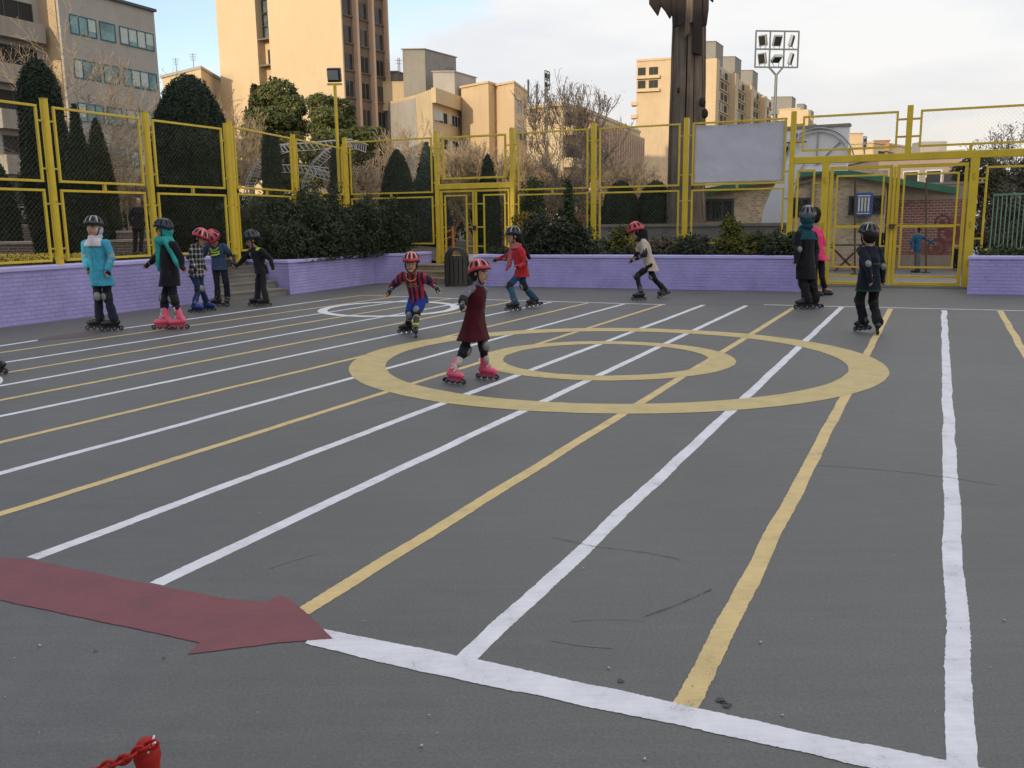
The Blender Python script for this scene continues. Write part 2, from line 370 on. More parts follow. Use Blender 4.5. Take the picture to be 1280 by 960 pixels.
    def trousers(s, mb, ln=1., r=1., hem=.05, flare=0):
        q = s.sc; P = s.P; hp = P['hip']; mb.loft([ring_e(hp - Vector((0, 0, .085 * q)), s.left * .13 * q * r, s.front * .10 * q * r), ring_e(hp, s.left * .132 * q * r, s.front * .10 * q * r), ring_e(hp.lerp(P['neck'], .2), s.left * .13 * q, s.front * .10 * q)])
        for k in 'LR':
            kn, an = P['kn' + k], P['an' + k] ; a = P['hp' + k] - Vector((0, 0, .02 * q))
            if ln <= .5: mb.rcone(a, .086 * q * r, a.lerp(kn, ln * 2), .082 * q * r)
            else: mb.rcone(a, .080 * q * r, kn, .060 * q * r); e_ = kn.lerp(an, min(1, (ln - .5) * 2)); mb.rcone(kn, .059 * q * r, kn.lerp(e_, .4), .058 * q * r); mb.rcone(kn.lerp(e_, .4), .058 * q * r, e_, hem * q * r)
    def helmet(s, shell, stripe=None, tilt=0, size=1., strap=True):
        R = s.HR @ Matrix.Rotation(-.12 + tilt, 3, 'Y'); c = s.h(-.045, 0, .14); hh = s.hh * size; mb = MB(); rings = []
        for i in range(9):                                 # outer shell with lip, closed inside
            rings.append([c + R @ Vector(((.515 + .035 * math.cos(a)) * hh * math.sin(t) * math.cos(a), .425 * hh * math.sin(t) * math.sin(a), .465 * hh * math.cos(t))) for a in [2 * PI * k / 28 for k in range(28)] for t in [.04 + (PI * (.545 - .055 * math.cos(a) + .03 * math.cos(2 * a)) - .04) * i / 8]])
        for i in range(4):
            rings.append([c + R @ Vector((.44 * hh * math.sin(t) * math.cos(a), .375 * hh * math.sin(t) * math.sin(a), .415 * hh * math.cos(t))) for a in [2 * PI * k / 28 for k in range(28)] for t in [PI * (.54 - .055 * math.cos(a) + .03 * math.cos(2 * a)) - (PI * .5) * i / 3]])
        mb.loft(rings[::-1]); o = mb.build('helmet', shell, s.root, True)
        mb = MB(); mb.tube([c + R @ Vector(((.50 + .035 * math.cos(a)) * hh * math.sin(t) * math.cos(a), .415 * hh * math.sin(t) * math.sin(a), .455 * hh * math.cos(t) - .012 * hh)) for a in [2 * PI * k / 28 for k in range(29)] for t in [PI * (.545 - .055 * math.cos(a) + .03 * math.cos(2 * a))]], .03 * hh, 6, cap=False); mb.build('rim', M_VENT, o, True)
        def patch(a0, a1, t0, t1, d, name, m):
            v = []; n, k = 6, 3
            for i in range(n + 1):
                for j in range(k + 1):
                    f = (i / n); t = t0 + (t1 - t0) * f; half = (a1 - a0) / 2 * math.sin(PI * min(.97, max(.06, f))) ** .6; a = (a0 + a1) / 2 + half * (2 * j / k - 1); v.append(c + R @ Vector(((.515 + .035 * math.cos(a) + d) * hh * math.sin(t) * math.cos(a), (.425 + d) * hh * math.sin(t) * math.sin(a), (.465 + d) * hh * math.cos(t))))
            mb = MB(); mb.add(v, [(i * (k + 1) + j, i * (k + 1) + j + 1, (i + 1) * (k + 1) + j + 1, (i + 1) * (k + 1) + j) for i in range(n) for j in range(k)]); mb.build(name, m, o, True)
        for a in (0, .62, -.62, 2.5, -2.5, 1.35, -1.35, 1.95, -1.95, PI): patch(a - .17, a + .17, .45 if abs(a) < .1 or abs(a) > 2 else .62, 1.30, .008, 'vent', M_VENT)
        if stripe:
            for a in (.3, -.3, 1.05, -1.05, 2.2, -2.2): patch(a - .06, a + .06, .35, 1.35, .006, 'stripe', stripe)
        if strap:
            for sg in (-1, 1):
                mb = MB(); mb.tube([s.h(.06, sg * .345, -.0), s.h(.12, sg * .30, -.25), s.h(.17, sg * .16, -.47), s.h(.18, 0, -.52)], .028 * hh, 6); mb.build('chin_strap', M_STRAP, o)
        return o
    def hair(s, m=None, cap=.0, long=None):
        def f(mb):
            mb.ell(s.h(-.115, 0, .115 + cap), (.40 * s.hh, .385 * s.hh, .44 * s.hh), s.HR, 16, 10); mb.ell(s.h(-.17, 0, -.10), (.28 * s.hh, .35 * s.hh, .36 * s.hh), s.HR, 14, 9)
            if long:
                for i in range(len(long) - 1): mb.rcone(long[i][0], long[i][1], long[i + 1][0], long[i + 1][1])
        return s.cloth('hair', f, m or M_HAIR, .008, 2, .006, 40)
    def scarf(s, m, name='headscarf', tail=True, cape=.0, hood=True):
        q = s.sc
        def f(mb):
            if hood:
                mb.ell(s.h(-.11, 0, -.04), (.40 * s.hh, .385 * s.hh, .46 * s.hh), s.HR, 18, 12); mb.ell(s.h(-.13, 0, -.48), (.28 * s.hh, .32 * s.hh, .18 * s.hh), s.HR, 16, 9)
            nk = s.P['neck']; lat = (s.P['shL'] - s.P['shR']); mb.loft([ring_e(nk - Vector((0, 0, (.06 + cape) * q)) + s.front * .02 * q, lat * (.33 + cape * 2.6), s.front * (.125 + cape * .25) * q), ring_e(nk - Vector((0, 0, (.02 + cape * .4) * q)) + s.front * .02 * q, lat * (.31 + cape * 1.2), s.front * (.115 + cape * .2) * q), ring_e(nk + Vector((0, 0, .02 * q)) + s.front * .012 * q, lat * .22, s.front * .095 * q), ring_e(nk + Vector((0, 0, .06 * q)) + s.front * .015 * q, lat.normalized() * .075 * q, s.front * .085 * q)])
        return s.cloth(name, f, m, .009, 2, .010, 22)
    def knee_pad(s, k, m=None, up=.0, r=1.):
        q = s.sc; P = s.P; kn = P['kn' + k]; th = (P['hp' + k] - kn).normalized(); sh = (P['an' + k] - kn).normalized(); f = -(th + sh)
        if f.length < .25: f = s.front
        f = (f.normalized() * .5 + s.front).normalized(); ax = (th - sh).normalized()
        mb = MB(); mb.tube([kn + th * .07 * q, kn + th * .03 * q, kn + sh * .03 * q, kn + sh * .075 * q], [.066 * q * r, .071 * q * r, .069 * q * r, .062 * q * r], 14); o = mb.build('knee_pad', M_PADB, s.root, True)
        x = f - ax * f.dot(ax); x.normalize(); R = Matrix((x, ax.cross(x), ax)).transposed(); mb = MB(); mb.ell(kn + x * .052 * q * r + ax * .005, (.038 * q, .055 * q, .068 * q), R, 14, 9); mb.build('pad_shell', m or M_PADG, o, True); return o
    def elbow_pad(s, k, m=None):
        q = s.sc; P = s.P; el = P['el' + k]; a = (P['sh' + k] - el).normalized(); b = (P['wr' + k] - el).normalized(); f = -(a + b); f = f.normalized() if f.length > .2 else -s.front; ax = (a - b).normalized(); x = (f - ax * f.dot(ax)).normalized()
        mb = MB(); mb.tube([el + a * .055 * q, el + a * .02 * q, el + b * .025 * q, el + b * .06 * q], [.055 * q, .058 * q, .057 * q, .050 * q], 12); o = mb.build('elbow_pad', M_PADB, s.root, True)
        R = Matrix((x, ax.cross(x), ax)).transposed(); mb = MB(); mb.ell(el + x * .045 * q, (.03 * q, .043 * q, .05 * q), R, 12, 8); mb.build('pad_shell', m or M_PADG, o, True)
    def wrist_guard(s, k, m=None):
        q = s.sc; P = s.P; w = P['wr' + k]; a = (P['el' + k] - w).normalized(); d = (P['ha' + k] - w).normalized(); mb = MB(); mb.tube([w + a * .075 * q, w + a * .03 * q, w + d * .02 * q, w + d * .055 * q], [.036 * q, .035 * q, .034 * q, .036 * q], 12); o = mb.build('wrist_guard', m or M_PADB, s.root, True)
        mb = MB(); mb.tube([w + a * .045 * q, w + a * .03 * q], [.0385 * q, .038 * q], 12); mb.build('strap', M_PADG, o)
    def skate(s, k, shell, liner=None, frame=None, brake=False):
        p, yw, pt = s.feet[k]; q = s.sc; R = Matrix.Rotation(yw, 3, 'Z') @ Matrix.Rotation(math.radians(pt), 3, 'Y'); A = s.P['an' + k]
        o_ = A - R @ Vector((0, 0, s.ankle_h())); T = lambda x, y, z: o_ + R @ (Vector((x, y, z)) * q)
        zmin = min((T(x, 0, 0)).z for x in (-.09, .17)); sh = Vector((0, 0, s.z0 + .004 - zmin)); T0 = T; T = lambda x, y, z: T0(x, y, z) + sh
        kn = (s.P['kn' + k] - s.P['an' + k]).normalized(); cu = A + sh + kn * .135 * q
        def f(mb):
            mb.rcone(T(-.045, 0, .125), .045 * q, T(.06, 0, .12), .046 * q); mb.rcone(T(.06, 0, .12), .046 * q, T(.145, 0, .108), .038 * q); mb.rcone(T(-.035, 0, .13), .046 * q, A + sh + kn * .03 * q, .052 * q); mb.rcone(A + sh + kn * .02 * q, .053 * q, cu, .054 * q); mb.rcone(T(.05, 0, .13), .036 * q, A + sh + R @ Vector((.015, 0, .03)) * q, .042 * q)
        root = s.cloth('skate', f, shell, .009, 2, .001, 10)
        if liner:
            fw_ = R @ Vector((.017, 0, 0)) * q; mb = MB(); mb.tube([cu - kn * .075 * q + fw_, cu - kn * .02 * q + fw_, cu + kn * .035 * q + fw_ * .5], [.046 * q, .048 * q, .050 * q], 14); mb.tube([T(.075, 0, .165), T(.04, 0, .195), T(.028, 0, .25)], [.028 * q, .034 * q, .036 * q], 10); mb.build('liner', liner, root, True)
        for x in (.035, .0): mb = MB(); mb.tube([T(x + .02, -.055, .165 + .03 * (x == 0)), T(x + .05, 0, .185 + .04 * (x == 0)), T(x + .02, .055, .165 + .03 * (x == 0))], .008 * q, 6); mb.build('buckle_strap', M_PADG if shell is not M_PINK else M_HWHT, root)
        mb = MB(); mb.extrude([T(-.085, -.018, .035), T(.165, -.018, .035), T(.13, -.018, .085), T(-.06, -.018, .085)], (T(0, .036, 0) - T(0, 0, 0))); mb.build('frame', frame or M_PADB, root)
        for i in range(4):
            x = -.09 + .0865 * i; mb = MB(); mb.tube([T(x, -.012, .036), T(x, .012, .036)], .036 * q, 14); w_ = mb.build('wheel', M_WHL, root); mb = MB(); mb.tube([T(x, -.0215, .036), T(x, .0215, .036)], .012 * q, 8); mb.build('hub', M_PADG, w_)
        if brake: mb = MB(); mb.rcone(T(-.125, 0, .045), .022 * q, T(-.14, 0, .03), .02 * q); mb.build('brake', M_VENT, root)
    def shoe(s, k, m):
        p, yw, pt = s.feet[k]; q = s.sc; d = Vector((math.cos(yw), math.sin(yw), 0)); a = s.P['an' + k]
        def f(mb): mb.rcone(Vector((a.x, a.y, s.z0 + .05 * q)) - d * .03 * q, .046 * q, Vector((a.x, a.y, s.z0 + .042 * q)) + d * .15 * q, .038 * q); mb.rcone(a - Vector((0, 0, .08 * q)), .045 * q, a, .042 * q)
        s.cloth('shoe', f, m, .009, 2, .001, 10)
    def gear(s, skate, liner=None, knees='LR', elbows='LR', wrists='LR', kneem=None, frame=None):
        for k in 'LR': s.skate(k, skate, liner, frame, brake=(k == 'R'))
        for k in knees: s.knee_pad(k, kneem)
        for k in elbows: s.elbow_pad(k)
        for k in wrists: s.wrist_guard(k)

# ---- 1 girl in the burgundy dress
M_BURG = fabric('burgundy_dress_cloth', (.060, .006, .012), .1); M_GREY = fabric('grey_knit_sleeve', (.16, .17, .21)); M_DOT = fabric('black_leggings', (.016, .016, .018))
p = Person('small girl in a burgundy dress and pink skates in front of the yellow rings', .78, dict(L=(606, 474, -25), R=(566, 479.5, -35)), dict(head=(599, 341, 27), neck=(597, 357.5), shL=(606.5, 361.5, .02), shR=(585, 361), elL=(601, 384, .14), elR=(578.5, 376, -.05), wrL=(598, 400, .10), wrR=(577.5, 384, -.18), haL=(597, 408), haR=(580, 389, -.05), hip=(592, 404), knL=(604.5, 432), knR=(581, 438)), -38, (-22, 4))
p.body(); p.cloth('dress', lambda mb: p.torso(mb, (591.5, 425), 1.52, .96, 1.0), M_BURG, fold=.010, fr=11); 
def f(mb): 
    for k in 'LR': p.sleeve(mb, k, .95, .82)
    mb.rcone(p.P['neck'] - Vector((0, 0, .03)), .05, p.P['neck'] + Vector((0, 0, .02)), .046)
p.cloth('shirt', f, M_GREY); p.cloth('leggings', lambda mb: p.trousers(mb, 1., .88, .042), M_DOT, fold=.002)
p.hair(M_BLKF); p.helmet(M_HRED, M_HWHT, -.1, 1.06); p.gear(M_PINK, M_LINER, frame=mat('rose_skate_frame', (.50, .06, .12), .4))
# ---- 2 boy in striped jersey
M_JN = fabric('navy_jersey_stripe', (.02, .018, .055)); M_JR = fabric('red_jersey_stripe', (.36, .03, .055)); M_SHB = fabric('blue_shorts_cloth', (.02, .045, .25)); M_SOCK = fabric('green_white_sock', (.45, .50, .42)); M_SOCKG = fabric('green_sock_band', (.03, .22, .10)); M_YG = mat('lime_skate_trim', (.55, .62, .04), .5)
M_JY = fabric('yellow_trim', (.62, .45, .05))
p = Person('boy leaning forward with both arms out, in a red and navy striped jersey', .80, dict(L=(520, 421, -82), R=(511, 416.5, -172)), dict(head=(514, 329, 22, -.16), neck=(515, 342.5, -.08), shL=(528, 343, -.10), shR=(502, 344, -.10), elL=(541, 354.5, .02), elR=(491, 357, .02), wrL=(546.5, 361.5, -.10), wrR=(486.5, 365, -.10), haL=(550, 369), haR=(483.5, 373), hip=(523, 371.5, .08), knL=(521.5, 388.5, -.10), knR=(512, 393.5, -.02)), -100, (-93, 6))
def sock(c):
    for k in 'LR':
        kn, an = p.P['kn' + k], p.P['an' + k]; t = (c - kn).dot(an - kn) / (an - kn).length_squared; r = (c - kn.lerp(an, max(0, min(1, t)))).length
        if .42 < t < 1.2 and r < .08: return 1 if int(t * 12) % 3 == 0 else 0
    return None
p.body(extra=([M_SOCK, M_SOCKG], sock))
def f(mb): p.torso(mb, (.10,), 1.02, 1.08, 1.1); p.sleeve(mb, 'L', .42, 1.25); p.sleeve(mb, 'R', .42, 1.25)
def stripes(c):
    d = c - p.P['neck']; x = d.dot(p.left); 
    if d.length < .115 and d.dot(p.front) > 0.02 and c.z < p.P['neck'].z + .05 and abs((c - p.P['neck'] + Vector((0, 0, .02))).length - .088) < .0035: return 2
    sh = min((c - p.P['el' + k]).length for k in 'LR')
    if sh < .13: return 1 if sh < .07 else 0
    return int(math.floor(x / .034)) % 2
o_top = p.cloth('jersey', f, [M_JN, M_JR, M_JY], vox=.006, paint=stripes)
p.cloth('shorts', lambda mb: p.trousers(mb, .43, 1.08), M_SHB); p.hair(); p.helmet(M_HRED, M_HWHT, .05, 1.08); p.gear(M_SKB, None, frame=M_PADB)
M_SPON = mat('pale_gold_print', (.55, .45, .22), .6)
ch = p.P['hip'].lerp(p.P['neck'], .55) + p.front * .115
fc = bpy.data.curves.new('sponsor', 'FONT'); fc.body = 'QATAR\nAIRWAYS'; fc.size = .034; fc.align_x = 'CENTER'; fc.extrude = .0; fo = bpy.data.objects.new('sponsor', fc); COL.objects.link(fo)
sp_up = (p.P['neck'] - p.P['hip']).normalized(); nrm_ = p.left.cross(sp_up).normalized() * 1; R = Matrix((p.left, sp_up, p.left.cross(sp_up))).transposed().to_4x4(); R.translation = ch; fo.matrix_world = R; bpy.context.view_layer.update()
tm = bpy.data.meshes.new_from_object(fo.evaluated_get(bpy.context.evaluated_depsgraph_get())); tm.transform(fo.matrix_world); bpy.data.objects.remove(fo); drape(tm, o_top, -p.front, org(p.root)); link_mesh('jersey_lettering', tm, M_SPON, o_top)
for k in 'LR': 
    a = p.P['an' + k]; mb = MB(); mb.tube([a + Vector((0, 0, .02)), a + Vector((0, 0, .055))], [.046, .047], 12); mb.build('skate_cuff_strap', M_YG, p.root)
# ---- 3 girl in the red jacket
M_RJ = fabric('red_jacket_cloth', (.42, .025, .03)); M_JEAN = fabric('blue_denim', (.028, .085, .15)); M_PSC = fabric('rose_scarf_cloth', (.42, .12, .12))
p = Person('girl in a red jacket and blue jeans skating left with one arm stretched ahead', .93, dict(L=(644, 388.5, -172), R=(668, 384.5, -165, 8)), dict(head=(642.5, 295, 19.5, 0), neck=(646.5, 307), shL=(652, 313), shR=(644.5, 313.5), elL=(656.5, 329.5, -.03), elR=(631, 322), wrL=(649, 333, -.14), wrR=(620.5, 324.5, .05), haL=(643, 336), haR=(614, 327.5), hip=(652, 338), knL=(636.5, 357, -.05), knR=(654.5, 357.5, .05)), 184, (188, 8))
p.body()
def f(mb): p.torso(mb, (.12,), 1.1, 1.1, 1.12); p.sleeve(mb, 'L', 1., 1.15); p.sleeve(mb, 'R', 1., 1.12)
p.cloth('jacket', f, M_RJ, fold=.011); p.cloth('jeans', lambda mb: p.trousers(mb, 1., 1., .058), M_JEAN); nk = p.P['neck']; p.hair(M_HAIR, 0, [(p.h(-.3, 0, -.2), .05), (p.h(-.5, 0, -.7), .05), (p.h(-.75, 0, -1.5), .03)])
def f(mb): 
    mb.loft([ring_e(nk + Vector((0, 0, -.05)) + p.front * .03, p.left * .10, p.front * .11), ring_e(nk + Vector((0, 0, .04)) + p.front * .01, p.left * .085, p.front * .09)]); mb.rcone(nk + p.front * .09 - Vector((0, 0, .04)), .05, nk + p.front * .15 - Vector((0, 0, .33)), .045); mb.rcone(nk + p.front * .15 - Vector((0, 0, .33)), .045, nk + p.front * .20 - Vector((0, 0, .42)), .025)
p.cloth('scarf', f, M_PSC, .009, 2, .012, 24); p.helmet(M_HBLK, M_HWHT, .0, 1.04); p.gear(M_SKB)
# ---- 4 skater in beige tunic
M_BEI = fabric('beige_tunic_cloth', (.52, .42, .34))
p = Person('skater in a beige tunic and black leggings bent far forward, with a red helmet', .93, dict(L=(801, 375.5, -176), R=(829, 372.5, -150, 14)), dict(head=(795.5, 289.5, 19, 0), neck=(801.5, 298), shL=(805, 303), shR=(799.5, 304), elL=(806.5, 317.5, -.03), elR=(797, 315, .0), wrL=(797, 323, -.08), wrR=(791, 325.5, .0), haL=(790, 326), haR=(785, 328.5), hip=(812.5, 330), knL=(796, 345, -.05), knR=(815.5, 345.5, .05)), 182, (186, 26))
p.body()
def f(mb): p.torso(mb, (814.5, 338.5), 1.12, .96, 1.1); p.sleeve(mb, 'L', .44, 1.05); p.sleeve(mb, 'R', .44, 1.05)
p.cloth('tunic', f, M_BEI, fold=.009)
def f(mb):
    for k in 'LR': q = p.sc; mb.rcone(p.P['sh' + k].lerp(p.P['el' + k], .6), .046 * q, p.P['el' + k], .046 * q); mb.rcone(p.P['el' + k], .046 * q, p.P['wr' + k], .036 * q)
p.cloth('undersleeves', f, M_BLKF); p.cloth('leggings', lambda mb: p.trousers(mb, 1., .92, .05), M_BLKF); p.scarf(M_BLKF); nk = p.P['neck']
def f(mb): mb.rcone(p.h(-.35, 0, -.2), .09, nk - p.front * .07 - Vector((0, 0, .1)), .08); mb.rcone(nk - p.front * .07 - Vector((0, 0, .1)), .08, nk - p.front * .12 - Vector((0, 0, .26)), .03)
p.cloth('headscarf_tail', f, M_BLKF, .009); p.helmet(M_HRED, None, .0, 1.1); p.gear(M_SKB)
# ---- 5 girl in the blue coat
M_TUR = fabric('turquoise_coat_cloth', (.055, .33, .46)); M_WSC = fabric('white_headscarf_cloth', (.52, .50, .55)); M_STRP = fabric('pale_patterned_trim', (.28, .33, .36))
p = Person('girl in a long turquoise coat and white headscarf, arms down, by the purple wall', 1.02, dict(L=(143.5, 413.5, -160), R=(125.5, 412, -150)), dict(head=(117.3, 284.5, 23.5, 0), neck=(119, 299.5), shL=(134.5, 304), shR=(106, 304), elL=(140, 321.5, .0), elR=(106.5, 321, 0), wrL=(134.5, 336, -.10), wrR=(108.5, 333, -.10), haL=(131, 346), haR=(112, 343), hip=(125, 341), knL=(134.5, 371), knR=(123, 370)), -98, (-100, 3))
p.body()
def f(mb): p.torso(mb, (128, 357), 1.10, 1.0, 1.05); p.sleeve(mb, 'L', 1., 1.15, .04); p.sleeve(mb, 'R', 1., 1.15, .04)
def trim(c):
    for k in 'LR':
        t = (c - p.P['el' + k]).dot((p.P['wr' + k] - p.P['el' + k]).normalized()) / (p.P['wr' + k] - p.P['el' + k]).length
        if (c - p.P['el' + k].lerp(p.P['wr' + k], max(0, min(1, t)))).length < .075 and (-.28 < t < .12 or .42 < t < .5): return 1
    d = c - p.P['neck']; return 2 if d.dot(p.front) > .02 and abs(d.dot(p.left) + .004) < .005 else 0
p.cloth('coat', f, [M_TUR, M_STRP, fabric('dark_turquoise_seam', (.03, .19, .28))], fold=.012, paint=trim); p.cloth('trousers', lambda mb: p.trousers(mb, 1.02, .96, .072), M_NAVY); p.scarf(M_WSC, cape=.035); p.helmet(M_HBLK, M_HWHT, -.05, 1.05); p.gear(M_SKB, elbows='')
# ---- 6 woman with teal scarf
M_TEAL = fabric('teal_scarf_cloth', (.03, .33, .30)); M_LEG = fabric('dark_blue_leggings', (.018, .02, .034))
p = Person('young woman in a short black coat with a bright teal scarf, glasses and pink skates', 1.0, dict(L=(226.5, 411.5, -172), R=(207.5, 411.5, 188)), dict(head=(204.8, 287, 22, 0), neck=(209, 301), shL=(217.5, 305), shR=(203, 306), elL=(226.5, 322.5, .03), elR=(194, 323.5, .06), wrL=(227.5, 334.5, -.02), wrR=(185.5, 330, .1), haL=(232, 337.5), haR=(180.5, 335), hip=(212, 339), knL=(217.5, 374, -.03), knR=(206, 373, .04)), 196, (190, 3))
p.body()
def f(mb): p.torso(mb, (212, 357.5), 1.12, 1.02, 1.12); p.sleeve(mb, 'L', 1., 1.08); p.sleeve(mb, 'R', 1., 1.08)
p.cloth('coat', f, M_BLKF, fold=.008); p.cloth('leggings', lambda mb: p.trousers(mb, 1., .95, .048), M_LEG); p.scarf(M_TEAL, cape=.0); nk = p.P['neck']
def f(mb):
    a = nk + p.front * .12 - Vector((0, 0, .03)); mb.rcone(a, .05, a - Vector((0, 0, .30)) + p.front * .03, .038); mb.rcone(a - Vector((0, 0, .30)) + p.front * .03, .038, a - Vector((0, 0, .40)) + p.front * .03, .02); b = nk + p.left * .12 - Vector((0, 0, .02)); c = p.P['shL'] + p.left * .05 - p.front * .02 - Vector((0, 0, .28)); mb.rcone(b, .045, c, .032); mb.rcone(c, .032, c - Vector((0, 0, .06)) - p.front * .02, .015); mb.rcone(nk - p.left * .07, .07, nk + p.front * .12, .07); mb.rcone(nk + p.left * .08, .07, nk + p.front * .12, .07)
p.cloth('scarf', f, M_TEAL, .009, 2, .012, 24)
gl_ = MB()
for sg in (-1, 1): gl_.tube([p.h(.37, sg * .15, .03) + p.HR @ Vector((0, math.cos(t) * .105, math.sin(t) * .085)) * p.hh for t in [2 * PI * k / 12 for k in range(13)]], .004, 5); gl_.tube([p.h(.37, sg * .255, .04), p.h(.02, sg * .36, .04)], .004, 5)
gl_.build('glasses', M_EYE, p.root); p.helmet(mat('navy_helmet_shell', (.025, .028, .05), .25, .2, 8, .03), None, -.05, 1.05); p.gear(M_PINK, M_LINER, elbows='', frame=mat('rose_skate_frame', (.50, .06, .12), .4))
# ---- 7 plaid boy
M_PL = [fabric('black_plaid', (.016, .017, .018)), fabric('grey_plaid', (.16, .165, .16)), fabric('pale_plaid', (.42, .43, .40))]; M_BJ = fabric('dark_blue_jeans', (.02, .035, .085))
p = Person('boy in a black and white checked shirt and bright blue skates, looking down', .90, dict(L=(259, 388.5, -12), R=(244.5, 391, -8)), dict(head=(250.5, 297.5, 19.5, 0), neck=(246.5, 305.5), shL=(249.5, 309), shR=(241.5, 308.5), elL=(252, 323, .02), elR=(236.5, 321, -.02), wrL=(255, 333, .02), wrR=(244, 335.5, -.10), haL=(258, 338), haR=(247.5, 341), hip=(245, 340), knL=(251.5, 361, .03), knR=(248, 361, -.06)), -22, (-12, 26))
def plaid(c):
    d = c - p.P['neck']; a = math.floor(d.dot(p.left + p.front * .7) / .028) % 3 == 0; b = math.floor(d.z / .030) % 3 == 0; return 2 if a and b else 1 if a or b else 0
p.body()
def f(mb): p.torso(mb, (.10,), 1.08, 1.02, 1.1); p.sleeve(mb, 'L', .95, 1.12); p.sleeve(mb, 'R', .95, 1.12)
p.cloth('checked_shirt', f, M_PL, vox=.006, paint=plaid); p.cloth('jeans', lambda mb: p.trousers(mb, 1., 1., .058), M_BJ); p.hair(); p.helmet(M_HRED, M_HWHT, .1, 1.08); p.gear(M_SKBL, None, elbows='R')
# ---- 8 blue tee boy
M_BT = fabric('slate_blue_tee', (.045, .075, .135)); M_NEON = mat('neon_yellow_print', (.60, .78, .06), .6, .05)
p = Person('boy in a slate blue tee with neon yellow lettering, bowing his red helmet', .93, dict(L=(285, 382.5, -85), R=(272.5, 383, -160)), dict(head=(266.5, 298.5, 19, -.16), neck=(269.5, 305, -.03), shL=(282, 307.5, -.02), shR=(256.8, 308.5, -.02), elL=(286.5, 317.5, .0), elR=(255, 317, .0), wrL=(290.5, 329.5, -.04), wrR=(252, 325, -.05), haL=(292.5, 334), haR=(250.5, 331), hip=(274.5, 333, .02), knL=(283.2, 355, -.03), knR=(271.5, 355, -.03)), -90, (-100, 52))
p.body()
def f(mb): p.torso(mb, (.07,), 1.05, 1.05, 1.05); p.sleeve(mb, 'L', .36, 1.15); p.sleeve(mb, 'R', .36, 1.15)
o_t = p.cloth('tee_shirt', f, M_BT, fold=.008); p.cloth('trousers', lambda mb: p.trousers(mb, 1., 1., .06), M_NAVY); p.hair(); p.helmet(M_HRED, mat('blue_helmet_print', (.03, .05, .3), .35), .0, 1.08); p.gear(M_SKB, None, knees='')
ch = p.P['hip'].lerp(p.P['neck'], .66); upv = (p.P['neck'] - p.P['hip']).normalized(); nf = p.left.cross(upv).normalized(); nf = nf if nf.dot(p.front) > 0 else -nf
def scr(pts, w):
    mb = MB(); mb.tube([ch + p.left * (x - .0) + upv * (z) + nf * (.122 - .5 * abs(x) ** 2 * 1.2 + (.006 if abs(x) < .06 else 0)) for x, z in pts], w, 6); mb.build('script_lettering', M_NEON, o_t, True)
scr([(-.085, .055), (-.08, .085), (-.055, .075), (-.065, .045), (-.085, .035), (-.055, .03), (-.04, .05), (-.03, .035), (-.015, .055), (-.005, .035), (.01, .07), (.02, .04), (.045, .06), (.06, .085), (.08, .095)], .009)
scr([(-.075, -.0), (-.055, .015), (-.06, -.01), (-.035, .012), (-.03, -.012), (-.01, .012), (0, -.01), (.02, .018), (.03, -.005), (.05, .02), (.065, .005), (.085, .03)], .010); scr([(-.08, -.055), (-.03, -.047), (.03, -.04), (.08, -.02)], .014)
# ---- 9 black jacket boy
M_LIME = fabric('lime_jacket_panel', (.35, .62, .06)); M_BJK = fabric('black_sports_jacket', (.015, .016, .018))
p = Person('boy in a black sports jacket with lime shoulder panels, reaching out to hold a hand', .93, dict(L=(332.5, 382.8, -165), R=(322.5, 382.3, 185)), dict(head=(315.2, 300, 19.5, 0), neck=(318.5, 309.5), shL=(328.5, 313), shR=(312, 314), elL=(338, 324, .05), elR=(303.5, 325.5, .02), wrL=(341, 333.5, .0), wrR=(296, 332.2, -.02), haL=(341, 339), haR=(292.6, 334.5), hip=(327, 336), knL=(329.5, 357.5, -.05), knR=(322.5, 356.5, .03)), 205, (198, 22))
p.body()
def lime(c):
    for k in 'LR':
        v = c - p.P['sh' + k].lerp(p.P['neck'], .38); 
        if v.length < .075 and v.z > -.02 and v.dot(p.front) > -.02: return 1
    if (c - p.P['elL'].lerp(p.P['hip'], .35)).length < .05: return 1
    d = c - p.P['neck']; return 2 if abs(d.dot(p.left) + .01) < .006 and d.dot(p.front) > .05 and -.32 < d.z < -.08 else 0
def f(mb): p.torso(mb, (.10,), 1.04, 1.04, 1.1); p.sleeve(mb, 'L', 1., 1.12); p.sleeve(mb, 'R', 1., 1.12)
p.cloth('jacket', f, [M_BJK, M_LIME, M_HWHT], vox=.0065, paint=lime); p.cloth('trousers', lambda mb: p.trousers(mb, 1., 1.02, .062), fabric('charcoal_trousers', (.028, .025, .032))); p.hair(); p.helmet(M_HBLK, None, .05, 1.1); p.gear(M_SKB, None, knees='', elbows='')
